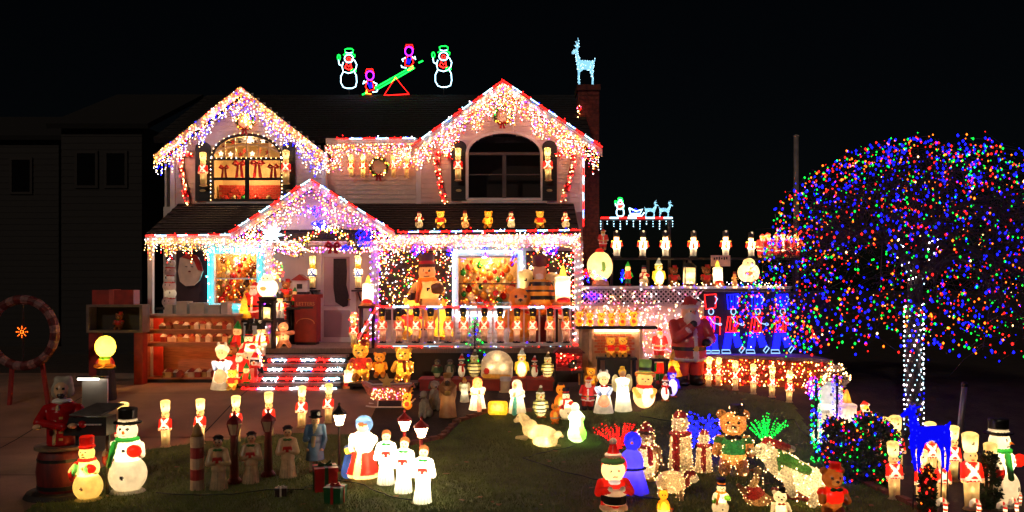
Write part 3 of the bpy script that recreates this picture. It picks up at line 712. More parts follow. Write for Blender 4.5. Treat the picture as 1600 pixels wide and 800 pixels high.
def snowman(hat=BK, scarf=GN, mitt=RD, body=WH, band=WH, brim=.16, broom=False, hat_h=.12, buttons=BK, vest=None):
    f = Fig()
    f.E('body', body, (0, 0, .22), (.215, .2, .22)).E('body', body, (0, 0, .5), (.17, .16, .165)).E('head', body, (0, -.01, .73), (.115, .11, .115))
    f.K('hat', hat, (0, 0, .815), .10, .105, hat_h + .06).E('hat', hat, (0, 0, .825), (brim, brim * .95, .022))
    f.sym('C', 'arm', body, (.15, -.02, .56), (.2, -.1, .47), .05, .045).E('mitten', mitt, (.14, -.15, .52), (.085, .06, .075)).E('mitten', mitt, (-.19, -.1, .42), (.055, .05, .085))
    f.E('scarf', scarf, (0, -.01, .635), (.135, .13, .036)).C('scarf', scarf, (-.09, -.14, .6), (-.13, -.19, .36), .032)
    f.C('nose', OR, (0, -.11, .725), (.01, -.16, .72), .018, .008)
    f.sym('E', 'eyes', BK, (.042, -.11, .76), .016, paint=True).E('mouth', BK, (0, -.115, .68), (.035, .03, .007), paint=True)
    for z in (.22, .36, .52): f.E('buttons', buttons, (.02, -.2 if z < .4 else -.165, z), .024, paint=True)
    f.B('hat_band', band, (0, 0, .86), (.2, .2, .016), paint=True)
    if vest: f.sym('E', 'vest', vest, (.09, -.15, .5), (.06, .09, .1), paint=True)
    f.E('base', body, (0, 0, .02), (.2, .18, .03))
    return f.lamp((0, 0, .47, 2.6), (0, -.02, .73, .25))
make_kind('snowman_tall', snowman(), 1 / 84)
make_kind('snowman_small', snowman(RD, RD, RD, (250, 226, 150), RD, .13, buttons=BR, vest=(120, 200, 110)), 1 / 54)
make_kind('snowman_plain', snowman(BK, RD, RD, (250, 236, 200), RD, .13), 1 / 46)
make_kind('snowman_green', snowman((28, 24, 60), OR, (130, 200, 60), (250, 240, 215), OR, .15), 1 / 48)
make_kind('snowman_gold', snowman(BR, OR, (90, 60, 40), (250, 200, 130), RD, .14), 1 / 48)
def tophat_snowman():
    f = snowman(BK, GN, RD, WH, WH, .17, hat_h=.12); return f
def caroler(robe=WH, hair=BR, book=RD, bow=GN):
    f = Fig()
    f.K('robe', robe, (0, 0, 0), .165, .1, .45).K('robe', robe, (0, 0, .36), .13, .085, .4).E('shoulders', robe, (0, 0, .73), (.125, .085, .06))
    f.sym('C', 'sleeve', robe, (.12, -.01, .71), (.16, -.06, .5), .05, .065).sym('C', 'sleeve', robe, (.16, -.06, .5), (.05, -.14, .53), .06, .035)
    f.B('book', book, (0, -.14, .57), (.085, .02, .055), .01).E('head', SK, (0, -.01, .86), (.075, .078, .09)).E('hair', hair, (0, .02, .9), (.085, .085, .085))
    f.E('bow', bow, (.045, -.1, .745), (.045, .025, .025)).E('bow', bow, (-.045, -.1, .745), (.045, .025, .025))
    f.sym('E', 'eyes', BK, (.03, -.08, .875), .011, paint=True).E('mouth', RD, (0, -.085, .83), .014, paint=True)
    for i in range(9):
        a = math.radians(-80 + 20 * i); f.C('robe', tuple(int(v * .88) for v in robe), (.165 * math.sin(a), -.165 * math.cos(a), 0), (.09 * math.sin(a), -.11 * math.cos(a), .36), .007, .004)
    return f.lamp((0, 0, .42, 2.2), (0, 0, .62, .8), (0, 0, .86, .12))
make_kind('caroler', caroler(), 1 / 56)
make_kind('hatted_caroler', caroler((226, 206, 168), (50, 30, 26)).E('cap', (52, 28, 30), (0, 0, .955), (.11, .1, .02)).K('cap', (52, 28, 30), (0, 0, .95), .075, .06, .05), 1 / 56)
def lady():
    f = Fig()
    f.K('skirt', RD, (0, 0, .1), .27, .13, .42).E('petticoat', (240, 190, 150), (0, 0, .08), (.29, .24, .09)).C('apron', (246, 215, 170), (0, -.27, .1), (0, -.14, .5), .06, .03)
    f.E('cape', WH, (0, 0, .6), (.2, .15, .17)).sym('C', 'sleeve', WH, (.17, 0, .64), (.13, -.14, .5), .07, .055).E('muff', WH, (.04, -.18, .5), (.1, .06, .06))
    f.E('head', SK, (0, -.04, .83), (.09, .085, .1)).E('bonnet', (70, 110, 170), (0, .02, .87), (.145, .1, .14)).E('bonnet', (90, 130, 190), (0, -.04, .93), (.12, .08, .05)).E('hair', BR, (0, -.07, .88), (.075, .06, .05))
    f.C('child', BL, (-.22, -.1, .1), (-.2, -.1, .34), .1, .07).E('child_head', YE, (-.2, -.12, .46), .065).E('child_cap', BL, (-.2, -.1, .5), (.075, .07, .04))
    f.sym('E', 'eyes', BK, (.032, -.12, .85), .012, paint=True)
    return f.lamp((0, 0, .55, 3.0), (0, 0, .25, 1.2), (0, 0, .84, .4))
make_kind('lady', lady(), 1 / 56)
def gentleman():
    f = Fig(); co = (84, 122, 160)
    f.sym('C', 'trousers', (150, 140, 120), (.05, 0, .03), (.05, 0, .4), .036, .05).sym('E', 'shoe', BR, (.055, -.03, .02), (.04, .07, .025))
    f.K('coat', co, (0, .01, .2), .15, .1, .36).K('coat', co, (0, 0, .5), .11, .1, .24).E('coat', co, (0, 0, .74), (.12, .075, .05)).K('cape', (70, 104, 140), (0, 0, .6), .14, .1, .15)
    f.sym('C', 'sleeve', co, (.12, 0, .73), (.155, -.03, .53), .045, .04).C('sleeve', co, (.155, -.03, .53), (.12, -.08, .4), .036).C('sleeve', co, (-.155, -.03, .53), (-.11, -.12, .55), .036).sym('E', 'hand', SK, (.115, -.1, .38 if True else .5), .026)
    f.E('head', SK, (0, -.01, .835), (.062, .066, .075)).E('hair', (60, 40, 30), (0, .015, .845), (.068, .06, .07)).K('hat', BK, (0, 0, .89), .075, .085, .11).E('hat', BK, (0, 0, .89), (.12, .12, .014))
    f.C('scarf', (160, 150, 110), (0, -.08, .76), (-.03, -.12, .45), .035, .03, paint=False).sym('E', 'eyes', BK, (.025, -.07, .845), .01, paint=True)
    return f
make_kind('gentleman', gentleman(), 1 / 64, 'painted')
def penguin(back=BK, belly=WH, hat=RD, scarf=RD, beak=OR, band=WH, pom=True, stripe=None, coat=None):
    f = Fig()
    f.E('body', back, (0, .015, .32), (.2, .17, .32)).E('belly', belly, (0, -.05, .3), (.155, .14, .27)).E('head', back, (0, 0, .67), (.14, .13, .13)).E('face', belly, (0, -.06, .65), (.1, .085, .085))
    f.C('beak', beak, (0, -.13, .65), (.01, -.2, .635), .032, .012).sym('C', 'flipper', back, (.18, 0, .5), (.235, -.03, .27), .045, .03).sym('E', 'feet', beak, (.08, -.1, .02), (.075, .1, .028))
    f.sym('E', 'eyes', BK, (.045, -.14, .695), .02, paint=True)
    if hat: f.K('hat', hat, (0, 0, .76), .125, .05, .16).E('hat_band', band, (0, 0, .765), (.145, .14, .035))
    if pom: f.E('pompom', WH, (.02, 0, .955), .05)
    if scarf: f.E('scarf', scarf, (0, -.01, .545), (.16, .15, .038)).C('scarf', scarf, (.06, -.17, .53), (.08, -.2, .3), .04)
    if stripe:
        for z in (.16, .28, .4, .52): f.B('stripes', stripe, (0, 0, z), (.3, .3, .02), paint=True)
    if coat: f.B('coat', coat, (0, 0, .34), (.3, .3, .13), paint=True)
    return f.lamp((0, -.02, .33, 2.4), (0, 0, .67, .4))
make_kind('penguin_red', penguin(), 1 / 48)
make_kind('penguin_yellow', penguin((226, 190, 60), WH, (150, 170, 190), None, OR, WH, True, None), 1 / 46)
make_kind('penguin_striped', penguin((190, 180, 110), (240, 232, 190), (90, 80, 40), None, OR, WH, True, (60, 56, 30)), 1 / 46)
make_kind('penguin_grey', penguin((92, 82, 74), (190, 176, 150), None, (70, 100, 60), (130, 90, 50), WH, False), 1 / 44)
make_kind('penguin_coat', penguin((70, 66, 60), (210, 200, 170), None, (120, 40, 40), (130, 90, 50), WH, False, None, (50, 90, 56)), 1 / 44)
make_kind('penguin_tinsel', penguin((150, 112, 78), (240, 220, 180), (150, 20, 24), (140, 20, 26), YE, (60, 20, 20), False), 1 / 50, 'tinsel', 170, [('twarm', 1)], .0075)
make_kind('penguin_purple', penguin((60, 20, 190), WH, RD, None, OR, RD, False), 1 / 40)
def bear(fur=(250, 180, 50), hat=None, vest=None, pad=(250, 210, 120), scarf=None, bow=None):
    f = Fig()
    f.E('body', fur, (0, 0, .36), (.21, .18, .24)).E('head', fur, (0, -.02, .73), (.195, .17, .175)).sym('E', 'ear', fur, (.165, 0, .87), (.075, .05, .075)).E('muzzle', pad, (0, -.17, .69), (.085, .07, .065)).E('nose', BK, (0, -.235, .715), (.028, .02, .02))
    f.sym('C', 'arm', fur, (.19, -.02, .5), (.24, -.13, .34), .075, .07).sym('C', 'leg', fur, (.11, -.03, .16), (.13, -.16, .08), .095, .085).sym('E', 'paw', pad, (.135, -.24, .08), (.06, .03, .06))
    f.sym('E', 'eyes', BK, (.075, -.17, .77), .024, paint=True)
    if vest: f.E('vest', vest, (0, -.01, .4), (.222, .195, .19)).sym('E', 'vest', vest, (.2, -.03, .47), (.09, .1, .09))
    if hat: f.K('hat', hat, (.06, .02, .87), .1, .105, .15).E('hat', hat, (.06, .02, .875), (.16, .14, .022))
    if scarf: f.E('scarf', scarf, (0, -.02, .565), (.19, .17, .045)).C('scarf', scarf, (.06, -.19, .55), (.09, -.23, .32), .045)
    if bow: f.sym('E', 'bow', bow, (.06, -.19, .56), (.065, .03, .04))
    return f.lamp((0, 0, .38, 2.4), (0, 0, .73, 1.1))
make_kind('bear_gold', bear(bow=(240, 110, 30)), 1 / 46)
make_kind('bear_tinsel', bear((255, 190, 70), None, None, (255, 225, 120), (150, 30, 20)), 1 / 46, 'tinsel', 60, [('gold', 3), ('warm', 1)], .012)
make_kind('bear_hatted', bear((250, 180, 60), (150, 24, 22), (170, 30, 26), (255, 220, 120)), 1 / 46, 'tinsel', 40, [('gold', 3), ('warm', 1)], .012)
make_kind('teddy', bear((206, 140, 78), BK, (24, 92, 46), (236, 190, 130), None, (20, 20, 20)), 1 / 60, 'tinsel', 150, [('twarm', 1)], .007)
make_kind('bear_white', bear((250, 236, 205), BK, None, (255, 240, 210), None, (230, 120, 90)), 1 / 50)
make_kind('bear_brown', bear((150, 84, 36), RD, RD, (200, 140, 80), None, GN), 1 / 46)
make_kind('bear_mini', bear((250, 200, 80), None, RD, (255, 225, 130)), 1 / 40)
def lamb(body=(250, 234, 190)):
    f = Fig()   # lying, length along x = 1.6, height about 1
    f.E('body', body, (.15, 0, .33), (.72, .3, .34)).E('body', body, (-.4, 0, .45), (.34, .27, .38)).E('head', body, (-.78, -.05, .86), (.22, .17, .2)).C('muzzle', body, (-.88, -.08, .8), (-1.02, -.12, .72), .13, .09).C('neck', body, (-.5, 0, .6), (-.72, -.03, .82), .24, .19)
    f.sym('C', 'ear', body, (.0, 0, 0), (.0, 0, .0), .001); f.p = [q for q in f.p if q[1] != 'ear']
    f.C('ear', body, (-.66, -.18, .9), (-.56, -.24, .8), .06, .04).C('ear', body, (-.66, .1, .9), (-.56, .17, .8), .06, .04)
    f.C('leg', body, (-.5, -.22, .12), (-.85, -.26, .08), .11, .08).C('leg', body, (.6, -.24, .14), (.25, -.3, .08), .14, .08)
    f.E('eyes', BK, (-.86, -.19, .9), .03, paint=True)
    return f.lamp((-.1, 0, .36, 6), (.42, 0, .34, 3), (-.74, 0, .84, .8))
make_kind('lamb', lamb(), 1 / 26)
def kneeling(robe, veil, under, face=SK):
    f = Fig()
    f.K('robe', robe, (0, 0, 0), .27, .16, .5).E('robe', robe, (0, 0, .55), (.2, .16, .16)).E('veil', veil, (0, .02, .8), (.15, .14, .17)).K('veil', veil, (0, .05, .45), .23, .13, .32).E('face', face, (-.03, -.09, .8), (.08, .065, .095))
    f.sym('C', 'sleeve', robe, (.17, -.02, .6), (.05, -.2, .52), .075, .05).E('hands', face, (0, -.23, .56), (.04, .04, .06)).C('underrobe', under, (0, -.27, .02), (0, -.17, .42), .07, .05)
    f.sym('E', 'eyes', BK, (.03 - .03, -.15, .82), .012, paint=True)
    return f.lamp((0, 0, .4, 3), (0, 0, .74, .6))
make_kind('mary', kneeling(WH, WH, (70, 150, 140)), 1 / 48)
make_kind('joseph', kneeling(WH, (250, 160, 100), (250, 170, 150)), 1 / 48)
def wise():
    f = Fig(); a = (176, 130, 88)
    f.K('robe', a, (0, 0, 0), .2, .13, .7).E('cape', (150, 104, 70), (0, .03, .55), (.2, .14, .3)).E('head', SK, (0, -.02, .83), (.08, .08, .095)).E('beard', (90, 60, 40), (0, -.07, .77), (.06, .05, .07)).K('crown', (190, 150, 70), (0, 0, .89), .09, .1, .1)
    f.sym('C', 'sleeve', (140, 96, 64), (.15, 0, .68), (.04, -.17, .55), .065, .045).B('gift', (200, 160, 80), (0, -.2, .56), (.06, .05, .045))
    return f.lamp((0, 0, .4, 1.4))
make_kind('wise_man', wise(), 1 / 50)
def crib():
    f = Fig(); f.B('crib', (250, 196, 60), (0, 0, .42), (.62, .34, .42), .2).B('rim', (255, 220, 110), (0, -.05, .5), (.44, .32, .28), .15).E('baby', SK, (0, -.3, .5), (.3, .12, .2)).E('head', SK, (-.1, -.36, .66), .13)
    return f.lamp((0, 0, .42, 8))
make_kind('crib', crib(), 1 / 26)
def wrapped():
    f = Fig(); f.E('robe', (240, 240, 215), (0, 0, .22), (.235, .2, .22)).K('robe', (240, 244, 220), (0, 0, .1), .22, .13, .6).E('shoulders', WH, (0, 0, .66), (.16, .14, .14)).E('head', WH, (-.02, -.02, .86), (.105, .105, .13)).E('side', (150, 240, 90), (.16, -.1, .35), (.13, .16, .3), paint=True)  # green light on one side put into the robe colour
    f.sym('C', 'sleeve', WH, (.15, 0, .62), (.06, -.18, .48), .06, .045)
    return f.lamp((-.02, 0, .45, 3), (0, 0, .7, .6))
make_kind('wrapped_figure', wrapped(), 1 / 44)
def santa(coat=RD, fur=WH, trim=BK, drum=False, sack=False, real=False):
    f = Fig()
    f.sym('C', 'leg', coat, (.09, 0, .16), (.085, 0, .34), .085, .1).sym('C', 'boot', trim, (.09, 0, .03), (.09, 0, .14), .07, .075).sym('E', 'boot', trim, (.09, -.05, .035), (.07, .11, .04))
    f.E('coat', coat, (0, -.01, .45), (.2, .18, .2)).K('coat', coat, (0, 0, .3), .2, .15, .36).E('coat', coat, (0, 0, .68), (.17, .13, .09)).E('fur_hem', fur, (0, -.005, .3), (.22, .2, .035)).C('fur_front', fur, (0, -.2, .3), (0, -.14, .62), .03, .028)
    f.B('belt', trim, (0, 0, .42), (.3, .3, .022), paint=True).E('buckle', YE, (0, -.2, .42), (.035, .05, .03), paint=True)
    f.E('head', SK, (0, -.02, .82), (.095, .095, .1)).E('beard', fur, (0, -.09, .735), (.095, .06, .1)).E('moustache', fur, (0, -.115, .795), (.06, .025, .02)).K('hat', coat, (0, .01, .87), .098, .03, .12).C('hat', coat, (0, .01, .96), (.08, .02, .93), .035, .03).E('hat_band', fur, (0, 0, .875), (.11, .11, .028)).E('pompom', fur, (.12, .01, .9), .036)
    if drum: f.K('drum', (200, 190, 170), (0, -.24, .3), .15, .15, .17).E('drum', BK, (0, -.24, .38), (.16, .16, .05), paint=True).sym('C', 'arm', coat, (.17, 0, .68), (.2, -.1, .52), .06, .055).sym('C', 'arm', coat, (.2, -.1, .52), (.1, -.26, .5), .05, .045).sym('E', 'hand', WH, (.09, -.28, .5), .035)
    elif real:
        f.C('arm', coat, (-.18, 0, .68), (-.2, -.12, .54), .065, .058).C('arm', coat, (-.2, -.12, .54), (-.08, -.22, .66), .055, .05).E('cuff', fur, (-.1, -.21, .64), (.05, .05, .045)).E('hand', (40, 36, 34), (-.05, -.23, .7), .042)
        f.C('arm', coat, (.18, 0, .68), (.23, -.08, .52), .065, .058).C('arm', coat, (.23, -.08, .52), (.12, -.2, .49), .055, .05).E('cuff', fur, (.15, -.19, .5), (.045, .05, .05)).E('hand', (40, 36, 34), (.1, -.23, .49), .045)
    else: f.sym('C', 'arm', coat, (.17, 0, .68), (.22, -.06, .5), .06, .055).sym('E', 'hand', fur, (.22, -.08, .45), .045)
    f.sym('E', 'eyes', BK, (.035, -.115, .835), .012, paint=True).E('nose', (240, 130, 110), (0, -.125, .815), .02)
    return f.lamp((0, 0, .5, 2.2), (0, 0, .8, .35))
make_kind('santa', santa(), 1 / 46)
make_kind('santa_big', santa((196, 66, 56), (236, 216, 196), (30, 24, 24), real=True), 1 / 70, 'painted')
make_kind('santa_drummer', Fig().E('base', (246, 226, 200), (0, -.02, .05), (.2, .16, .06)).sym('E', 'boot', (246, 226, 200), (.09, -.08, .05), (.1, .12, .055)).K('coat', RD, (0, 0, .06), .17, .17, .3).E('coat', RD, (0, 0, .37), (.19, .14, .1)).K('drum', (244, 232, 214), (0, -.12, .13), .155, .16, .2).B('drum_band', BK, (0, -.2, .2), (.2, .2, .055), paint=True).sym('C', 'arm', RD, (.17, -.02, .39), (.22, -.1, .28), .06).sym('C', 'arm', RD, (.22, -.1, .28), (.1, -.22, .34), .05).sym('E', 'hand', WH, (.09, -.24, .35), .038).E('head', (252, 226, 180), (0, -.03, .56), (.165, .15, .155)).E('hood', RD, (.03, .04, .6), (.18, .14, .18)).E('cap', (40, 70, 40), (0, -.02, .69), (.17, .15, .045)).K('hat', RD, (.01, 0, .74), .1, .045, .18).E('hat_band', WH, (.01, 0, .765), (.125, .12, .04)).E('pompom', WH, (.01, 0, .95), .055).E('collar', (200, 210, 240), (0, -.12, .42), (.08, .07, .035)).sym('E', 'eyes', BK, (.055, -.17, .58), .016, paint=True).E('mouth', RD, (0, -.18, .5), (.04, .03, .01), paint=True).lamp((0, -.02, .56, 1.6), (0, 0, .28, 1.0)), 1 / 60)
make_kind('santa_mini', santa((230, 60, 50), WH, (200, 180, 120)).E('face', YE, (0, -.09, .82), .07, paint=True), 1 / 38)
make_kind('granny', Fig().K('skirt', WH, (0, 0, 0), .24, .14, .42).E('apron', (250, 170, 140), (0, -.15, .28), (.13, .1, .15)).E('torso', (240, 236, 250), (0, 0, .5), (.17, .14, .14)).sym('C', 'arm', (150, 170, 220), (.16, 0, .55), (.1, -.16, .45), .055, .05).E('head', SK, (0, -.02, .76), (.115, .11, .12)).E('bonnet', WH, (0, .02, .83), (.15, .12, .11)).sym('E', 'bow', RD, (.05, -.14, .62), (.05, .03, .03)).sym('E', 'ear', WH, (.07, 0, .95), (.035, .03, .06)).sym('E', 'eyes', BK, (.04, -.12, .78), .014, paint=True).lamp((0, 0, .45, 2.2), (0, 0, .76, .4)), 1 / 46)
make_kind('angel', Fig().K('robe', (250, 246, 225), (0, 0, 0), .2, .1, .62).E('torso', (245, 246, 220), (0, 0, .64), (.13, .1, .13)).sym('E', 'wing', (240, 230, 190), (.15, .06, .62), (.09, .03, .2)).sym('C', 'arm', (245, 246, 220), (.12, 0, .68), (.04, -.14, .58), .045, .035).E('head', SK, (0, 0, .84), (.08, .08, .09)).E('hair', YE, (0, .02, .87), (.09, .085, .085)).K('crown', YE, (0, 0, .93), .05, .06, .07).lamp((0, 0, .4, 2.2), (0, 0, .65, .6)), 1 / 48)
make_kind('hatted_mouse', Fig().E('body', (250, 200, 150), (0, 0, .25), (.22, .19, .25)).E('belly', WH, (.05, -.1, .24), (.14, .12, .2)).E('head', (250, 190, 120), (0, -.03, .58), (.16, .15, .15)).sym('E', 'ear', (230, 130, 60), (.15, 0, .68), (.06, .04, .06)).E('scarf', RD, (0, -.02, .44), (.17, .16, .045)).K('hat', (90, 120, 60), (0, 0, .7), .12, .13, .28).E('hat', (200, 170, 70), (0, 0, .71), (.19, .18, .025)).B('hat_band', BK, (0, 0, .8), (.3, .3, .03), paint=True).sym('E', 'eyes', BK, (.05, -.16, .6), .018, paint=True).E('nose', BK, (0, -.19, .55), .02, paint=True).sym('C', 'arm', (240, 160, 80), (.19, -.02, .36), (.12, -.17, .26), .06, .05).lamp((0, 0, .28, 2.4), (0, 0, .58, .5), (0, 0, .85, .3)), 1 / 46)
make_kind('cone_tree', Fig().K('tier', (250, 190, 50), (0, 0, .08), .26, .14, .34).K('tier', (250, 200, 60), (0, 0, .36), .21, .09, .3).K('tier', (255, 215, 80), (0, 0, .62), .15, .02, .33).K('pot', BR, (0, 0, 0), .12, .14, .1).lamp((0, 0, .3, 2.4), (0, 0, .6, .6)), 1 / 46)
def reindeer_head():
    f = Fig(); f.E('body', (250, 170, 60), (0, 0, .22), (.22, .18, .22)).E('bib', (230, 60, 40), (0, -.1, .25), (.13, .1, .13)).E('head', (250, 176, 60), (0, -.04, .58), (.2, .19, .18)).E('muzzle', (255, 200, 110), (0, -.2, .52), (.1, .08, .08)).E('nose', RD, (0, -.28, .54), .035).sym('C', 'antler', (255, 190, 80), (.12, 0, .72), (.22, 0, .96), .05, .04).sym('C', 'antler', (255, 190, 80), (.17, 0, .84), (.28, 0, .84), .035, .03).sym('E', 'ear', (240, 150, 50), (.22, 0, .66), (.07, .04, .04)).sym('E', 'eyes', BK, (.07, -.2, .63), .028, paint=True)
    return f.lamp((0, 0, .25, 2), (0, 0, .58, 1.6))
make_kind('reindeer_sitting', reindeer_head(), 1 / 36)
def deer(col, head_up=True):
    f = Fig(); f.C('body', col, (-.2, 0, .52), (.22, 0, .52), .1, .1).E('body', col, (-.18, 0, .5), (.13, .09, .13)).C('neck', col, (-.25, 0, .56), (-.33, 0, .8), .075, .045).E('head', col, (-.36, 0, .84), (.075, .05, .05)).C('head', col, (-.38, 0, .835), (-.5, 0, .79), .042, .026).C('tail', col, (.3, 0, .58), (.36, 0, .66), .035, .015)
    for x, dx in ((-.22, -.05), (.22, .04)):
        for y in (-.07, .07): f.C('leg', col, (x, y, .46), (x + dx + (.05 if y > 0 else 0), y, .24), .055, .026).C('leg', col, (x + dx + (.05 if y > 0 else 0), y, .24), (x + dx * .5 + (.08 if y > 0 else 0), y, .015), .026, .02)
    for y in (-.03, .03): f.C('ear', col, (-.32, y, .88), (-.27, y * 3, .92), .024, .012)
    return f
def emis_kind(name, fig, h, mat, bulbs=0, pal=None, br=.01):
    make_kind(name, fig, h, 'plastic', bulbs, pal, br)
    for pn, me in KIND[name][0]: me.materials[0] = mat
f = deer((60, 60, 255))
f.sym('C', 'x', BK, (0, 0, 0), (0, 0, 0), .0); f.p = [q for q in f.p if q[1] != 'x']
emis_kind('deer_blue', f, 1 / 52, glow('blue_led_flock', (.003, .003, 1), .25), 90, [('blue', 1)], .008)
f = deer((200, 230, 255))
for y in (-1, 1): f.C('antler', WH, (-.31, y * .03, .88), (-.3, y * .12, .97), .024, .02).C('antler', WH, (-.3, y * .12, .97), (-.33, y * .14, 1.1), .022, .014).C('antler', WH, (-.3, y * .09, .94), (-.4, y * .12, 1.0), .018, .014)
emis_kind('deer_white', f, 1 / 52, glow('ice_led_flock', (.3, .72, 1), .3), 150, [('ice', 1)], .009)
def polar():
    f = Fig(); w = (246, 236, 205)
    f.C('body', w, (-.16, 0, .66), (.34, 0, .36), .2, .22).E('body', w, (.36, 0, .36), (.26, .22, .22)).C('neck', w, (-.2, 0, .7), (-.36, -.03, .82), .17, .13).E('head', w, (-.4, -.04, .84), (.14, .13, .12)).C('muzzle', w, (-.44, -.06, .84), (-.57, -.08, .85), .085, .05).E('nose', BK, (-.61, -.09, .87), .028).E('eyes', BK, (-.46, -.15, .9), .022, paint=True).sym('E', 'ear', w, (0, 0, 0), .001)
    f.p = [q for q in f.p if q[1] != 'ear']; f.E('ear', w, (-.32, -.1, .94), (.04, .03, .045))
    f.C('hat', (190, 50, 44), (-.32, 0, .95), (-.02, .02, .9), .1, .05).E('pompom', WH, (.05, .02, .87), .055).E('scarf', (60, 126, 50), (-.17, 0, .68), (.1, .22, .2)).C('scarf', (70, 136, 56), (-.1, -.17, .76), (.22, -.2, .6), .09, .07)
    f.C('leg', w, (-.1, -.16, .56), (.0, -.22, .24), .09, .06).C('leg', w, (.42, -.16, .3), (.3, -.2, .1), .1, .07).C('leg', w, (.5, .12, .26), (.6, .12, .08), .1, .07)
    f.C('pole', (120, 110, 104), (-.36, 0, .74), (-.38, 0, .0), .014).C('pole', (120, 110, 104), (-.06, 0, .5), (-.1, 0, .0), .014).C('sled', (190, 60, 50), (-.2, -.16, .2), (.66, -.16, .1), .035).C('sled', (190, 60, 50), (-.2, .16, .2), (.66, .16, .1), .035)
    return f.lamp((.05, 0, .54, 3), (.36, 0, .36, 3), (-.38, -.03, .83, 1.0))
make_kind('polar_bear', polar(), 1 / 52, 'tinsel', 160, [('twarm', 1)], .011)
def goose():
    f = Fig(); f.E('sweater', (170, 34, 30), (.02, 0, .3), (.26, .22, .2)).E('body', (214, 160, 100), (.1, 0, .2), (.32, .2, .18)).C('neck', (220, 180, 120), (-.02, 0, .42), (.1, 0, .8), .1, .07).E('head', (230, 200, 140), (.08, 0, .88), (.1, .08, .085)).C('beak', OR, (.0, 0, .88), (-.12, 0, .86), .04, .015).C('wing', (190, 130, 80), (-.18, -.1, .36), (-.34, -.12, .5), .08, .05).C('tail', (210, 150, 100), (.34, 0, .2), (.5, 0, .26), .08, .04).E('collar', (60, 30, 20), (.1, 0, .77), (.085, .085, .02))
    return f.lamp((.05, 0, .28, 1.5), (.06, 0, .6, .2))
make_kind('goose', goose(), 1 / 44, 'tinsel', 50, [('twarm', 1)], .009)
make_kind('tinsel_lamb', Fig().E('wool', (226, 196, 150), (0, 0, .6), (.5, .34, .36)).E('head', (236, 220, 190), (.66, -.12, .74), (.19, .14, .15)).C('scarf', (150, 26, 30), (.44, -.08, .62), (.5, -.1, .86), .16, .12).K('hat', (150, 26, 30), (.64, -.1, .84), .13, .05, .16).C('leg', (200, 160, 110), (-.3, -.16, .35), (-.32, -.18, .03), .08, .06).C('leg', (200, 160, 110), (.28, -.16, .35), (.3, -.18, .03), .08, .06).C('leg', (200, 160, 110), (-.3, .16, .35), (-.32, .18, .03), .08, .06).C('leg', (200, 160, 110), (.28, .16, .35), (.3, .18, .03), .08, .06).lamp((0, 0, .6, 8), (.62, -.1, .72, .6)), 1 / 34, 'tinsel', 170, [('twarm', 1)], .011)
make_kind('blue_snowman', Fig().K('body', (110, 90, 230), (0, 0, 0), .28, .14, .5).E('body', (90, 80, 240), (0, 0, .5), (.19, .17, .22)).E('head', (50, 50, 250), (.02, 0, .84), (.14, .13, .15)).E('collar', BK, (0, 0, .4), (.24, .22, .022)).C('arm', (100, 90, 230), (-.17, 0, .5), (-.25, -.05, .34), .06, .05).C('nose', OR, (.02, -.13, .83), (.05, -.2, .83), .025, .01).sym('E', 'eyes', BK, (.05, -.12, .88), .017, paint=True).lamp((0, 0, .35, 4), (.02, 0, .82, 1.5), (0, 0, .6, 1.5)), 1 / 46)
make_kind('ginger_man', Fig().E('head', (240, 170, 130), (0, 0, .8), (.19, .09, .19)).E('body', (244, 180, 140), (0, 0, .42), (.2, .1, .26)).sym('C', 'arm', (240, 170, 130), (.14, 0, .55), (.33, 0, .58), .09, .09).sym('C', 'leg', (240, 170, 130), (.1, 0, .25), (.2, 0, .09), .1, .09).sym('E', 'eyes', BK, (.06, -.09, .84), .025, paint=True).E('mouth', RD, (0, -.09, .74), (.08, .03, .018), paint=True).E('buttons', RD, (0, -.1, .5), .035, paint=True).E('buttons', RD, (0, -.1, .38), .035, paint=True).lamp((0, 0, .42, 1), (0, 0, .8, .7)), 1 / 36)
make_kind('round_head', Fig().E('head', (255, 226, 90), (0, 0, .65), (.3, .27, .34)).E('collar', (120, 190, 60), (0, -.03, .3), (.18, .16, .06)).E('body', (250, 150, 50), (0, 0, .2), (.2, .17, .16)).sym('E', 'foot', (250, 170, 70), (.17, -.07, .07), (.16, .15, .07)).sym('C', 'arm', (240, 60, 40), (.16, 0, .27), (.24, -.04, .15), .06).lamp((0, 0, .62, 8)), 1 / 40)
make_kind('candle_lamp', Fig().K('base', (200, 120, 60), (0, 0, 0), .26, .22, .1).K('candle', (255, 244, 215), (0, 0, .1), .18, .17, .58).E('drip', (255, 244, 220), (0, 0, .66), (.19, .18, .06)).E('holly', RD, (0, -.14, .14), (.16, .1, .07)).C('flame', YE, (0, 0, .72), (0, 0, .94), .09, .03).lamp((0, 0, .4, 3), (0, 0, .8, .3)), 1 / 44)
make_kind('lantern_lamp', Fig().K('base', (120, 80, 50), (0, 0, 0), .25, .22, .08).B('glass', (255, 240, 190), (0, 0, .38), (.2, .2, .3), .03).K('roof', BK, (0, 0, .68), .28, .12, .16).K('chimney', (60, 50, 44), (0, 0, .83), .08, .07, .1).C('ring', BK, (-.06, 0, .96), (.06, 0, .96), .025).sym('C', 'post', BK, (.19, -.19, .08), (.19, -.19, .68), .018).lamp((0, 0, .4, 4)), 1 / 40)
make_kind('globe_lamp', Fig().K('base', (210, 160, 90), (0, 0, 0), .24, .2, .14).E('globe', (250, 240, 190), (0, 0, .52), (.34, .3, .4)).E('figure', (90, 130, 60), (.03, -.28, .5), (.06, .05, .14), paint=True).E('cap', RD, (0, 0, .92), (.12, .12, .08)).lamp((0, 0, .5, 6)), 1 / 40)
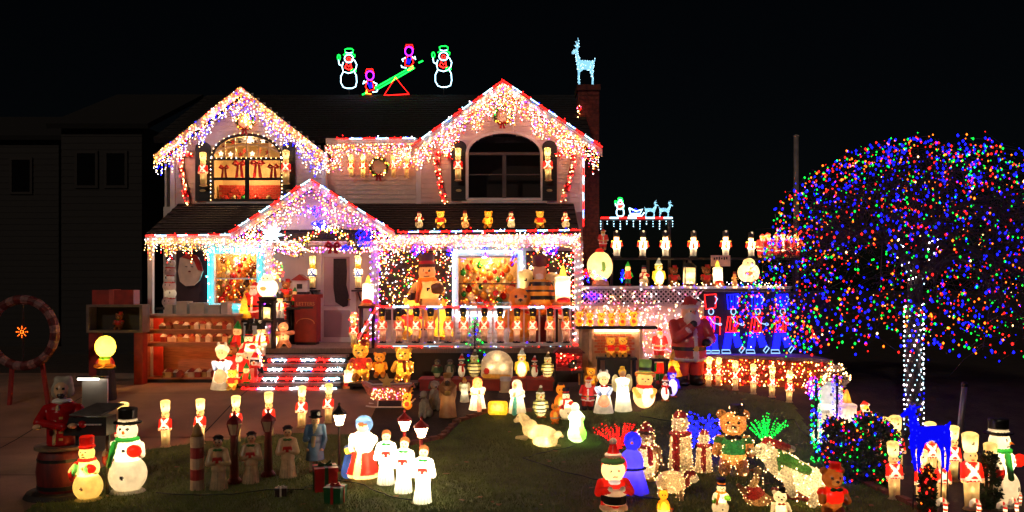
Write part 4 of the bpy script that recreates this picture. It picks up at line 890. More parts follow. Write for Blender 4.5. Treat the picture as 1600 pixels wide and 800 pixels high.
make_kind('snow_globe', Fig().K('base', BK, (0, 0, 0), .3, .34, .14).E('globe', (250, 236, 205), (0, 0, .48), (.38, .32, .36)).E('head', (250, 230, 190), (0, -.06, .78), (.22, .2, .22)).sym('E', 'eyes', BK, (.08, -.25, .82), .03, paint=True).E('cart', (150, 90, 50), (-.06, -.3, .45), (.13, .08, .08), paint=True).lamp((0, 0, .5, 6)), 1 / 40)
make_kind('puff', Fig().E('ball', WH, (0, 0, .3), (.34, .3, .3)).E('ball', WH, (.02, 0, .72), (.27, .24, .26)).E('green_patch', (120, 230, 150), (.2, -.15, .3), (.2, .2, .2), paint=True).K('hat', (230, 240, 235), (.02, 0, .92), .12, .1, .1).sym('E', 'eyes', BK, (.08, -.22, .78), .02, paint=True).lamp((0, 0, .35, 5), (.02, 0, .72, 1.2)), 1 / 36)  # green patch painted low on the right front
make_kind('cat_orange', Fig().E('body', OR, (0, 0, .36), (.2, .17, .3)).E('head', (250, 170, 50), (0, -.02, .78), (.15, .14, .14)).sym('K', 'ear', OR, (.09, 0, .86), .05, .005, .12).E('belly', YE, (0, -.11, .4), (.1, .08, .18)).sym('E', 'paw', OR, (.1, -.12, .05), (.08, .09, .05)).C('tail', OR, (.18, .05, .12), (.28, .02, .34), .05, .04).B('stripe', GY, (0, 0, .28), (.3, .3, .04), paint=True).sym('E', 'eyes', BK, (.05, -.15, .8), .02, paint=True).lamp((0, 0, .36, 2), (0, 0, .78, .5)), 1 / 40)
make_kind('dog_grey', Fig().C('body', (150, 140, 124), (0, .06, .18), (0, -.03, .52), .19, .13).E('head', (160, 150, 132), (0, -.08, .76), (.13, .13, .13)).C('muzzle', (170, 158, 140), (0, -.18, .72), (0, -.27, .7), .07, .05).sym('C', 'ear', (96, 88, 78), (.11, -.04, .84), (.15, -.06, .66), .04, .05).sym('C', 'leg', (160, 150, 132), (.09, -.12, .46), (.09, -.15, .03), .06, .05).sym('E', 'haunch', (140, 130, 116), (.15, .05, .14), (.11, .16, .14)).E('nose', BK, (0, -.32, .72), .025).lamp((0, 0, .35, .5)), 1 / 40, 'painted')
make_kind('cane', Fig().C('stem', WH, (0, 0, .02), (0, 0, .72), .09).C('crook', WH, (0, 0, .72), (-.06, 0, .86), .09).C('crook', WH, (-.06, 0, .86), (-.2, 0, .92), .09).C('crook', WH, (-.2, 0, .92), (-.34, 0, .84), .09).C('crook', WH, (-.34, 0, .84), (-.36, 0, .7), .09).B('stripes', RD, (0, 0, .2), (.3, .3, .05), paint=True).B('stripes', RD, (0, 0, .45), (.3, .3, .05), paint=True).B('stripes', RD, (0, 0, .68), (.2, .3, .05), paint=True).E('stripes', RD, (-.14, 0, .92), (.06, .2, .12), paint=True).lamp((0, 0, .35, .7), (0, 0, .6, .6), (-.2, 0, .9, .3)), 1 / 36)
make_kind('elf', Fig().sym('C', 'leg', GN, (.06, 0, .1), (.06, 0, .35), .05, .055).sym('E', 'shoe', RD, (.07, -.05, .05), (.06, .11, .05)).K('tunic', RD, (0, 0, .3), .17, .1, .3).sym('C', 'arm', GN, (.11, 0, .56), (.17, -.08, .4), .045).E('head', SK, (0, -.02, .7), (.11, .105, .11)).K('hat', GN, (0, 0, .78), .11, .01, .22).sym('E', 'eyes', BK, (.04, -.11, .72), .014, paint=True).lamp((0, 0, .45, 1.4), (0, 0, .7, .5)), 1 / 40)
make_kind('tinsel_figure_tall', Fig().K('body', (214, 190, 150), (0, 0, 0), .2, .17, .5).E('body', (206, 176, 140), (0, 0, .5), (.18, .15, .18)).E('head', (216, 200, 180), (0, 0, .8), (.14, .13, .15)).C('scarf', (140, 20, 24), (-.09, -.14, .62), (-.1, -.19, .12), .06).E('scarf', (140, 20, 24), (0, 0, .64), (.19, .16, .05)).K('hat', (150, 20, 24), (0, 0, .9), .13, .07, .1).E('nose', YE, (.03, -.14, .8), .03).lamp((0, 0, .3, 1.6), (0, 0, .55, 1.4), (0, 0, .82, .6)), 1 / 50, 'tinsel', 160, [('twarm', 1)], .007)

arch = Fig().K('foot_band', (250, 196, 90), (0, 0, 0), .5, .5, .16).B('panel', (250, 238, 214), (0, 0, .34), (.56, .1, .3), .05).E('panel', (250, 238, 214), (0, 0, .5), (.56, .1, .5)).E('red_patch', RD, (-.36, -.1, .25), (.1, .06, .12), paint=True).lamp((-.2, 0, .4, 1.0), (.2, 0, .4, 1.0), (0, 0, .72, .8))
arch.p = [q if q[1] != 'foot_band' else ('B', 'foot_band', q[2], ((0, -.02, .08), (.5, .1, .08), .03), False) for q in arch.p]
make_kind('arched_lightbox', arch, 1 / 44)
# ------------------------------------------------------------------ light strings on the house
WARMMIX = [('warm', 5), ('white', 3), ('red', 1.6), ('gold', 2.5), ('pink', 2.2), ('amber', 1), ('purple', .7)]
BLUEMIX = [('white', 3), ('warm', 4), ('blue', 3), ('gold', 2), ('purple', 1), ('red', 1)]
def icicles(label, top, lens, pal, sp=.06, bsp=.055, r=.0095, yoff=-.05, pal2=None, ysp=.05):
    """strands hanging from the polyline top; lens(u) = strand length"""
    pts, cols, wires = [], [], []; P = [Vector(p) + Vector((0, yoff, 0)) for p in top]; seg = [(P[i + 1] - P[i]).length for i in range(len(P) - 1)]; tot = sum(seg); n = int(tot / sp)
    for k in range(n + 1):
        d = tot * k / n; i = 0
        while i < len(seg) - 1 and d > seg[i]: d -= seg[i]; i += 1
        a = P[i].lerp(P[i + 1], min(1, d / seg[i])); L_ = lens(k / n) * rnd.uniform(.55, 1.1); y = rnd.uniform(-ysp, ysp)
        nb_ = max(1, int(L_ / bsp))
        for j in range(nb_):
            pts.append((a.x + rnd.gauss(0, .012), a.y + y, a.z - .03 - L_ * (j + rnd.uniform(.2, .8)) / nb_)); cols.append(pick(pal2 if pal2 and j > nb_ * .55 else pal))
        wires.append([(a.x, a.y + y, a.z), (a.x, a.y + y, a.z - .03 - L_)])
    wires.append(P); return lightstring('icicle_lights', label, 'string lights', pts, cols, r, wires)
icicles('icicle lights under the left upper gable with blue and gold bulbs', [ll, la, lr], lambda u: .42 + .28 * abs(math.sin(u * math.pi * 5)), [('warm', 4), ('gold', 4), ('red', 2), ('white', 1), ('blue', 1)], .04, .055, pal2=[('blue', 3), ('white', 3), ('warm', 2)])
icicles('dense warm icicle lights filling the right upper gable', [rl + Vector((.1, 0, -.05)), ra, rr + Vector((-.1, 0, -.05))], lambda u: .75 - .3 * abs(2 * u - 1) + .12 * math.sin(u * 40), WARMMIX, .036, .055)
icicles('short warm icicle lights under the eave between the upper gables', [W(512, 224, 18.6), W(648, 222, 18.6)], lambda u: .3 + .25 * (u > .75) + .35 * (u < .18), WARMMIX, .04, .05)
icicles('icicle lights hanging from the porch eave left of the entry gable', [W(230, 370, 16.9), W(372, 370, 16.9)], lambda u: .42 + .12 * math.sin(u * 30), [('warm', 5), ('red', 2), ('gold', 3), ('white', 2)], .04, .05)
icicles('icicle lights hanging from the porch eave above the railing', [W(610, 366, 16.9), W(906, 362, 16.9)], lambda u: .34 + .12 * math.sin(u * 33), WARMMIX, .034, .045)
icicles('warm and violet icicle lights under the entry gable', [el + Vector((.05, 0, -.05)), ea, er + Vector((-.05, 0, -.05))], lambda u: .62 + .25 * math.sin(u * 22), WARMMIX + [('purple', 2)], .05, .06)
# clusters on the entry posts and beam
def cloud(name, label, cat, c, rad, n, pal, r=.011, flat=.4, group=None):
    pts = []; 
    for _ in range(n):
        v = Vector((rnd.gauss(0, 1), rnd.gauss(0, 1), rnd.gauss(0, 1))); v = v.normalized() * rnd.random() ** .4
        pts.append((c[0] + v.x * rad[0], c[1] + v.y * rad[1] , c[2] + v.z * rad[2]))
    cen = Vector(c); wires = [[cen + Vector((-rad[0], 0, rad[2])) * .9, cen, cen + Vector((rad[0], 0, -rad[2])) * .9]]
    return lightstring(name, label, cat, pts, [pick(pal) for _ in pts], r, wires, group)
GB = 'bunches of lights on the entry gable'
for (px, py, rx, rz, n, pal, lab) in (
    (490, 330, 24, 10, 60, [('blue', 5), ('purple', 3), ('white', 2)], 'blue and white light bunch high in the entry gable'),
    (570, 370, 14, 17, 70, [('blue', 8), ('purple', 1)], 'deep blue light bunch right of the front door'),
    (500, 352, 14, 7, 40, [('blue', 3), ('white', 1)], 'small blue light bunch above the door garland'),
    (540, 387, 12, 4, 24, [('blue', 3)], 'low blue light bunch at the door head'),
    (396, 380, 26, 22, 170, WARMMIX, 'warm light bunch at the left foot of the entry gable'),
    (455, 385, 22, 18, 120, WARMMIX, 'warm light bunch left of the front door head'),
    (596, 372, 16, 12, 70, WARMMIX + [('purple', 2)], 'pinkish light bunch at the right foot of the entry gable')):
    cloud('light_bunch', lab, 'string lights', W(px, py, 16.68), (rx / 74, .06, rz / 74), n, pal, .015 if pal[0][0] == 'blue' else .011, group=GB)
for i, px in enumerate((652, 704, 757, 801, 862)):
    cloud('light_bunch', ['first', 'second', 'third', 'fourth', 'fifth'][i] + ' violet blue light star from the left above the porch railing', 'string lights', W(px, (390, 394, 395, 396, 390)[i], 16.7), (.16 if i in (0, 4) else .1, .05, .13), 36 if i in (0, 4) else 20, [('blue', 4), ('purple', 4), ('white', 1)], .014, group='violet stars under the porch eave')
# red and white rope segments along edges
def segments(label, P, Q, n, a='red', b='ice', r=.013, yoff=-.09, jag=0):
    P = Vector(P) + Vector((0, yoff, 0)); Q = Vector(Q) + Vector((0, yoff, 0)); t = thing('rope_light', label, 'rope light', P.lerp(Q, .5))
    for i in range(n):
        u, v = P.lerp(Q, (i + .03) / n), P.lerp(Q, (i + .97) / n)
        k = a if i % 2 == 0 else b
        MB().tube([u, v], r, 5).build('red_section' if k == 'red' else 'white_section', t, bulbmat('t' + k if k == 'red' else k))
    nb_ = int((Q - P).length / .05); pts = [P.lerp(Q, (k + .5) / nb_) + Vector((rnd.gauss(0, .012), -.03, rnd.gauss(0, .022))) for k in range(nb_)]
    obj('bulbs', bulbs_mesh('bulbs', pts, [('red' if int((k + .5) / nb_ * n) % 2 == 0 else rnd.choice(('white', 'ice', 'tblue', 'ice'))) for k in range(nb_)], .011), t, stuff=True)
    d = (Q - P).normalized(); m = MB().tube([P + Vector((0, r, 0)), Q + Vector((0, r, 0))], .006, 4); m.build('clip_track', t, surf('clip', (120, 120, 120), .5))
    return t
segments('red and white rope light along the left slope of the right gable', rl, ra, 9, b='ice'); segments('red and white rope light down the right slope of the right gable', ra, rr, 11)
segments('red and white rope light on the eave between the gables', W(526, 218, 18.6), W(650, 217, 18.6), 6)
segments('red and white rope light up the left slope of the entry gable', el, ea, 8); segments('red and white rope light down the right slope of the entry gable', ea, er, 9)
segments('red and white rope light on the porch eave at the far left', W(230, 369, 16.9), W(362, 367, 16.9), 8); segments('red and white rope light on the porch eave above the railing', W(622, 363, 16.9), W(906, 360, 16.9), 17)
segments('red and white rope light along the top railing', W(588, 479, 17.12), W(903, 480, 17.12), 12, r=.017); segments('red and white rope light along the bottom railing', W(590, 540, 17.12), W(903, 538, 17.12), 13, r=.017)
segments('red and white vertical rope light on the right corner of the house', W(911, 235, 18.45), W(911, 355, 18.45), 9)
segments('red and white rope light on the front stair handrail', W(561, 528, 16.5), W(588, 482, 17.05), 5)
for i in range(4):
    z1 = PF - .1 - .02 - i * .165; y1 = 17.0 - i * .26 - .25
    t = segments(('top', 'second', 'third', 'lowest')[i] + ' riser light strip of the front steps, red and white', (sx0 + .05 - .03 * i, y1, z1 - .1), (sx1 - .03, y1, z1 - .1), 6, r=.018, yoff=-.035)
    pts = [(sx0 + .05 + (sx1 - sx0 - .1) * k / 60, y1 - .07, z1 - .1 + rnd.uniform(-.03, .03)) for k in range(60)]
    obj('bulbs', bulbs_mesh('bulbs', pts, ['white' if int(k / 10) % 2 else 'red' for k in range(60)], .012), t, stuff=True)
# frames of light round the lower windows
def frame_light(label, w, Y, cols):
    x0, x1, z0, z1 = w[0] - .1, w[1] + .1, w[2] - .1, w[3] + .1; t = thing('window_frame_light', label, 'rope light', ((x0 + x1) / 2, Y, z0))
    for a, b_, c in (((x0, Y, z0), (x0, Y, z1), cols[0]), ((x0, Y, z1), (x1, Y, z1), cols[1]), ((x1, Y, z1), (x1, Y, z0), cols[2]), ((x1, Y, z0), (x0, Y, z0), cols[3])):
        MB().tube([a, b_], .024, 5).build('tube', t, bulbmat(c))
        pts = [Vector(a).lerp(Vector(b_), k / 14) + Vector((rnd.uniform(-.05, .05), -.04, rnd.uniform(-.05, .05))) for k in range(15)]
        obj('bulbs', bulbs_mesh('bulbs', pts, [pick([('white', 2), ('cyan' if c == 'cyan' else 'purple', 2)]) for _ in pts], .014), t, stuff=True)
frame_light('glowing cyan light frame round the left porch window', CW, YD - .12, ('cyan', 'cyan', 'cyan', 'cyan'))
frame_light('pale pink and blue light frame round the window behind the railing', BW, YD - .12, ('ice', 'ice', 'ice', 'white'))
# nets of lights
def net(label, name, a, b_, n, pal, Y, r=.0105, jy=.03, fn=None):
    A, B_ = W(*a, Y), W(*b_, Y); pts = []
    for _ in range(n):
        x, z = rnd.uniform(A.x, B_.x), rnd.uniform(B_.z, A.z); y = Y + rnd.uniform(-jy, jy)
        if fn: y = fn(x) + rnd.uniform(-jy, 0)
        pts.append((x, y, z))
    wires = [[(A.x + (B_.x - A.x) * i / 8, fn(A.x + (B_.x - A.x) * i / 8) if fn else Y, A.z), (A.x + (B_.x - A.x) * i / 8, fn(A.x + (B_.x - A.x) * i / 8) if fn else Y, B_.z)] for i in range(9)]
    return lightstring(name, label, 'string lights', pts, [pick(pal) for _ in pts], r, wires)
RG = [('warm', 5), ('red', 3), ('white', 2), ('gold', 2), ('green', 1)]
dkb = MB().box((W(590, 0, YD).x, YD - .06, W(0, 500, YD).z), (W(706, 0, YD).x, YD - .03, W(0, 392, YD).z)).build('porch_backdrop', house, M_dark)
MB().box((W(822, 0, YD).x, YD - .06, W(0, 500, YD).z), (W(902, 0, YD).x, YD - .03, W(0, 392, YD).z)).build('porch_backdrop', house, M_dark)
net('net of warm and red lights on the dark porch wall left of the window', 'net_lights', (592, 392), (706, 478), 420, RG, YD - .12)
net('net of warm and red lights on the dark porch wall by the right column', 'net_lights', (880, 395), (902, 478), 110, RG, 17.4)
net('net of pale pink lights on the deck wall behind the big Santa', 'net_lights', (912, 472), (1100, 560), 700, [('warm', 4), ('pink', 3), ('white', 4)], DY - .06, .009)
def wall_y(x):
    for i in range(3):
        if ptsw[i].x <= x <= ptsw[i + 1].x: return ptsw[i].y + (ptsw[i + 1].y - ptsw[i].y) * (x - ptsw[i].x) / (ptsw[i + 1].x - ptsw[i].x) - .05
    return ptsw[0].y - .05 if x < ptsw[0].x else ptsw[3].y - .05
net('net of warm and red lights draped over the low garden wall', 'net_lights', (1102, 562), (1292, 628), 560, [('warm', 5), ('red', 4), ('gold', 4), ('amber', 2)], 16.4, .0115, .03, wall_y)
# interior shelf ornaments: small shining pieces behind the two porch windows
def ornaments(w, Y, n, par_label, grp, pal):
    x0, x1, z0, z1 = w
    for i in range(n):
        r = rnd.uniform(.05, .095); x = x0 + .08 + (x1 - x0 - .16) * ((i * .618) % 1); z = z0 + .06 + (z1 - z0 - .16) * (i + .5) / n; y = Y + rnd.uniform(.12, .35)
        c = pal[i % len(pal)]
        o = MB().lathe([(-r, r * .2), (-r * .7, r * .75), (0, r), (r * .6, r * .8), (r, r * .3), (r * 1.3, r * .22)], 10, c=(0, 0, 0)).build('ornament', None, surf('ornament_%d%d%d' % c, c, .25, .2), smooth=True)
        o.location = (x, y, z); tag(o, par_label % ('red' if c == RD else 'golden' if c in (YE, OR) else 'green' if c == GN else 'cream'), 'ornament', grp + ' ' + ('red' if c == RD else 'golden' if c in (YE, OR) else 'green' if c == GN else 'cream'))
ornaments(BW, YD, 46, 'round %s ornament crowded inside the window behind the railing', 'ornaments in the railing window', [RD, YE, OR, CR, RD, YE, GN])
ornaments(CW, YD, 36, 'round %s ornament inside the cyan framed porch window', 'ornaments in the cyan window', [RD, YE, OR, CR, BR])
sh_ = thing('window_shelf', 'wooden shelf across the window behind the railing', 'shelf', ((BW[0] + BW[1]) / 2, YD + .4, BW[2]))
MB().box((BW[0] - .05, YD + .1, (BW[2] + BW[3]) / 2 - .02), (BW[1] + .05, YD + .5, (BW[2] + BW[3]) / 2 + .01)).build('board', sh_, surf('shelf_wood', (120, 84, 50), .6))
# upper left window display: stars in the arch, bows, brick fireplace front
x0, x1, z0, zs, zt = LW; cx = (x0 + x1) / 2
ms = MB(); 
sv = [(.07 * (1 if i % 2 == 0 else .42) * math.sin(math.pi * i / 5), 0, .07 * (1 if i % 2 == 0 else .42) * math.cos(math.pi * i / 5)) for i in range(10)]
ms.slab(sv, .02); starm = ms.mesh('star', glow('star_lamp', (1, .66, .4), 1.1)); starr = ms.mesh('star', surf('star_red', (200, 60, 50), .4))
for i, (px, py) in enumerate(((345, 240), (360, 241), (376, 241), (394, 240), (364, 222), (394, 219), (411, 220), (427, 225), (350, 229), (382, 236), (405, 236), (418, 238))):
    o = obj('star_ornament', starm if i in (0, 1, 3, 5, 6, 7) else starr); o.location = W(px, py, YG + .12)
    tag(o, ('glowing star' if i in (0, 1, 3, 5, 6, 7) else 'unlit red star') + ' ornament hanging in the arch of the left upper window', 'ornament', 'stars in the arched window ' + ('lit' if i in (0, 1, 3, 5, 6, 7) else 'unlit'))
M_bow = surf('bow_satin', (190, 20, 24), .4, .2)
def bow(px, py, s, Y, label, group, tails=1):
    c = W(px, py, Y); t = thing('ribbon_bow', label, 'bow', c, group)
    for sg in (-1, 1):
        MB().tube([c, c + Vector((sg * s * .5, -.02, s * .35)), c + Vector((sg * s * .75, 0, 0)), c + Vector((sg * s * .45, .02, -s * .12)), c], [s * .1, s * .2, s * .22, s * .16, s * .08], 6).build('loop', t, M_bow, smooth=True)
        MB().slab([c + Vector((sg * s * .06, 0, 0)), c + Vector((sg * s * .3, 0, 0)), c + Vector((sg * s * .55, 0, -s * 1.7 * tails)), c + Vector((sg * s * .15, 0, -s * 1.6 * tails))], .012).build('tail', t, M_bow)
    MB().lathe([(-s * .14, s * .1), (0, s * .16), (s * .14, s * .1)], 8, c=c).build('knot', t, M_bow, smooth=True)
for px, py, s, lab in ((350, 262, .14, 'small red bow at the left of the lit upper window'), (374, 256, .19, 'red bow with long tails second in the lit upper window'), (402, 255, .2, 'dark red bow with long tails third in the lit upper window'), (427, 261, .16, 'red bow at the right of the lit upper window')):
    bow(px, py, s, YG + .15, lab, 'bows in the upper window')
fp = thing('mantel_display', 'brick mantel front standing inside the lit upper window', 'mantel', (cx, YG + .5, z0))
zc = (z0 + zs) / 2
MB().box((x0 - .05, YG + .5, z0 - .09), (x1 + .05, YG + .55, zc - .06)).build('panel', fp, surf('mortar', (190, 120, 80), .9))
bmm = MB().box((-.055, -.012, -.022), (.055, .012, .022)).mesh('brick', surf('mantel_brick', (190, 52, 30), .8, .3, 12))
for r in range(7):
    for j in range(13):
        o = obj('brick', bmm, fp, local=True); o.location = Vector((x0 + .02 + j * .122 + (.06 if r % 2 else 0), YG + .495, zc - .1 - r * .055)) - WORLD_OF[fp.name]
for i, (px, py) in enumerate(((352, 298), (366, 297), (381, 300), (400, 301), (420, 296))):
    o = MB().lathe([(0, .06), (.06, .09), (.14, .06), (.17, .08), (.24, .02)], 10).build('mantel_figurine', None, surf('figurine_%d' % (i % 3), (RD, (220, 180, 120), GN)[i % 3], .4), smooth=True); o.location = W(px, 309, YG + .3); o.location.z = z0 - .085
    tag(o, ('red', 'cream', 'green')[i % 3] + (' figurine in front of the mantel, %s from the left' % ('first', 'second', 'third', 'fourth', 'fifth')[i]), 'figurine', 'figurines before the mantel')
# wreaths
def wreath(px, py, R, Y, label, lights=True, bowc=True, n=70):
    c = W(px, py, Y); t = thing('wreath', label, 'wreath', c); m = MB()
    for i in range(n * 5):
        a = rnd.uniform(0, 6.283); rr = R * .78 + rnd.gauss(0, R * .1); p0 = c + Vector((rr * math.cos(a), rnd.gauss(0, R * .09), rr * math.sin(a)))
        d = Vector((rnd.gauss(0, 1), rnd.gauss(0, .7) - .4, rnd.gauss(0, 1))).normalized() * R * .22; w = d.cross(Vector((0, 1, .3))).normalized() * R * .025
        m.add([p0 - w, p0 + w, p0 + d], [(0, 1, 2)])
    m.build('needles', t, surf('fir_green', (46, 84, 40), .7, .4, 20), stuff=True)
    MB().tube([c + Vector((R * .78 * math.cos(i * .4488), 0, R * .78 * math.sin(i * .4488))) for i in range(14)], R * .09, 6, closed=True).build('ring', t, surf('fir_core', (40, 62, 34), .8))
    if lights:
        pts = [c + Vector((R * (.78 + rnd.gauss(0, .09)) * math.cos(a), -R * .15, R * (.78 + rnd.gauss(0, .09)) * math.sin(a))) for a in [rnd.uniform(0, 6.28) for _ in range(26)]]
        obj('bulbs', bulbs_mesh('bulbs', pts, [pick([('warm', 3), ('gold', 3), ('red', 1), ('green', 1)]) for _ in pts], .013), t, stuff=True)
    if bowc:
        b0 = c + Vector((0, -R * .2, -R * .75)); s = R * .5
        m = MB()
        for sg in (-1, 1):
            m.tube([b0, b0 + Vector((sg * s * .6, -.02, s * .35)), b0 + Vector((sg * s * .8, 0, -.1 * s)), b0], [s * .1, s * .2, s * .2, s * .08], 6); m.slab([b0, b0 + Vector((sg * s * .3, 0, 0)), b0 + Vector((sg * s * .6, 0, -s)), b0 + Vector((sg * s * .15, 0, -s))], .01)
        m.build('bow', t, M_bow)
    return t
wreath(383, 190, .24, YG - .12, 'glowing wreath with red bow high on the left gable'); wreath(785, 181, .24, YG - .1, 'green wreath with red bow high on the right gable'); wreath(592, 261, .26, YD - .1, 'lit wreath on the wall between the gables')
cloud('light_bunch', 'golden light bunch in the middle of the left gable wreath', 'string lights', W(383, 187, YG - .2), (.14, .05, .15), 40, [('gold', 3), ('amber', 2), ('warm', 2)], .016)
# garland arch over the front door
c = W(515, 388, 17.05); t = thing('door_garland', 'lit fir garland arching over the front door with a red bow', 'garland', c)
m = MB(); pts = []; pth = [W(462 + 6 * i, 392 - 34 * math.sin(math.pi * i / 17), 17.0) for i in range(18)]
for i in range(700):
    k = rnd.randrange(17); p0 = pth[k].lerp(pth[k + 1], rnd.random()) + Vector((rnd.gauss(0, .04), rnd.gauss(0, .04), rnd.gauss(0, .05))); d = Vector((rnd.gauss(0, 1), rnd.gauss(0, 1), rnd.gauss(0, 1))).normalized() * .1; w = d.cross(Vector((0, 1, .3))).normalized() * .009
    m.add([p0 - w, p0 + w, p0 + d], [(0, 1, 2)])
    if i % 7 == 0: pts.append(p0 + Vector((0, -.1, 0)))
m.build('needles', t, surf('fir_green', (46, 84, 40)), stuff=True); MB().tube(pth, .035, 6).build('rope', t, surf('fir_core', (40, 62, 34), .8))
obj('bulbs', bulbs_mesh('bulbs', pts, [pick([('warm', 4), ('gold', 3), ('red', 1)]) for _ in pts], .012), t, stuff=True)
bow(520, 384, .2, 16.9, 'red bow at the middle of the door garland', None, .5)
# frosted star lamp at the left of the entry gable
c = W(425, 366, 16.75); t = thing('star_lamp', 'frosted white star lamp glowing at the left of the entry gable', 'lamp', c)
m = MB()
for i in range(16):
    v = Vector((math.cos(i * 2.4) * math.sqrt(1 - (1 - 2 * (i + .5) / 16) ** 2), math.sin(i * 2.4) * math.sqrt(1 - (1 - 2 * (i + .5) / 16) ** 2), 1 - 2 * (i + .5) / 16)); m.tube([c, c + v * .26], [.07, .004], 5)
m.build('spikes', t, glow('frost_lamp', (.62, .85, 1), 1.6)); MB().tube([c, c + Vector((0, .3, .05))], .01, 5).build('bracket', t, M_dark)
# dots along the right window trim and candy canes made of garland
def candy_cane(label, path, Y, group):
    P = [W(x, y, Y) for x, y in path]; t = thing('garland_candy_cane', label, 'candy cane', P[-1], group)
    Q = []
    for i in range(len(P) - 1):
        for k in range(4): Q.append(P[i].lerp(P[i + 1], k / 4))
    Q.append(P[-1])
    for i in range(0, len(Q) - 1, 2):
        MB().tube(Q[i:i + 3], .06, 8).build('red_band' if (i // 2) % 2 == 0 else 'white_band', t, surf('garland_red', (150, 26, 28), .7, .4, 40, .8, 60) if (i // 2) % 2 == 0 else surf('garland_white', (210, 190, 180), .7, .3, 40, .8, 60))
    pts = [q + Vector((rnd.uniform(-.07, .07), -.07, rnd.uniform(-.05, .05))) for q in Q for _ in range(3)]
    obj('bulbs', bulbs_mesh('bulbs', pts, [pick([('red', 4), ('warm', 2)]) for _ in pts], .011), t, stuff=True)
GC = 'garland candy canes on the gables'
candy_cane('garland candy cane left of the lit upper window', [(300, 243), (291, 238), (283, 244), (283, 262), (286, 280), (290, 298), (293, 318)], YG - .1, GC)
candy_cane('garland candy cane left of the dark upper window', [(703, 246), (696, 236), (686, 238), (682, 250), (684, 268), (688, 286), (692, 304), (695, 318)], YG - .1, GC)
candy_cane('garland candy cane right of the dark upper window', [(872, 244), (878, 235), (889, 234), (896, 242), (894, 262), (888, 286), (880, 314)], YG - .1, GC)
# ------------------------------------------------------------------ rope-light figures on the roof
def rope_fig(name, label, cat, loc, sc, lines, group=None, rz=0, r=.014, post=None):
    """lines: (part, colour, [(x, z) ...], closed) in local units"""
    t = thing(name, label, cat, loc, group, rz, sc)
    for part, col, pl, cl in lines:
        obj(part, MB().tube([(x, 0, z) for x, z in pl], r / sc, 5, closed=cl).mesh(part, bulbmat(col)), t, local=True)
    if post: obj('support', MB().tube([(post[0], .03, post[1]), (post[2], .03, post[3])], .01 / sc, 5).mesh('support', M_dark), t, local=True)
    return t
def circ(cx, cz, rx, rz_, n=16, a0=0, a1=360): return [(cx + rx * math.cos(math.radians(a0 + (a1 - a0) * i / (n - (1 if a1 - a0 < 360 else 0)))), cz + rz_ * math.sin(math.radians(a0 + (a1 - a0) * i / (n - (1 if a1 - a0 < 360 else 0))))) for i in range(n)]
SNOW = [('body_outline', 'ice', [(-.14, .42), (-.2, .3), (-.2, .14), (-.14, .03), (-.05, 0), (.08, 0), (.17, .04), (.2, .16), (.19, .32), (.14, .42)], False), ('chest_outline', 'ice', [(-.14, .66), (-.17, .55), (-.14, .42), (0, .38), (.12, .42), (.18, .5), (.2, .6), (.15, .7), (.08, .74)], False), ('arm_outline', 'ice', [(-.16, .56), (-.24, .6), (-.26, .72)], False), ('mitten_outline', 'green', circ(-.25, .78, .035, .07, 10), True), ('mitten_outline', 'green', circ(.12, .44, .06, .035, 10), True), ('head_outline', 'ice', circ(0, .75, .11, .1), True), ('bow_outline', 'red', [(-.1, .52), (-.06, .62), (0, .54), (.05, .62), (.07, .5), (0, .47), (-.1, .52)], False), ('nose_outline', 'red', circ(0, .74, .045, .04, 8), True), ('hat_brim', 'green', [(-.14, .84), (-.06, .88), (.06, .88), (.15, .84), (.14, .78)], False), ('hat_outline', 'green', [(-.08, .88), (-.1, .98), (-.04, 1.0), (.06, 1.0), (.11, .97), (.09, .88)], False), ('hat_band', 'ice', [(-.08, .9), (0, .885), (.09, .9)], False)]
RYd = 21.9
for px, b_, t_, lab in ((545, 138, 76, 'left waving snowman outlined in green and white rope light on the roof'), (693, 136, 72, 'right waving snowman outlined in green and white rope light on the roof')):
    p_ = W(px, b_, RYd); s = (b_ - t_) / F * RYd; rope_fig('rope_light_snowman', lab, 'light figure', p_, s, SNOW, 'rope light snowmen on the ridge', post=(0, 0, 0, -(p_.z - ridge + .1) / s))
def pxl(ref, Y, pts): return [((x - ref[0]) / F * Y, (ref[1] - y) / F * Y) for x, y in pts]
ref = (618, 150); p_ = W(*ref, RYd)
rope_fig('rope_light_seesaw', 'green rope light seesaw on a red triangle on the roof', 'light figure', p_, 1, [('plank', 'green', pxl(ref, RYd, [(586, 137), (646, 103)]), False), ('plank', 'green', pxl(ref, RYd, [(589, 140), (648, 106)]), False), ('plank', 'green', pxl(ref, RYd, [(586, 137), (589, 140)]), False), ('fulcrum', 'tred', pxl(ref, RYd, [(618, 121), (600, 149), (639, 147)]), True), ('handle', 'green', pxl(ref, RYd, [(654, 98), (661, 95)]), False), ('handle', 'green', pxl(ref, RYd, [(566, 148), (574, 144)]), False)], r=.018, post=(0, 0, 0, -.2))
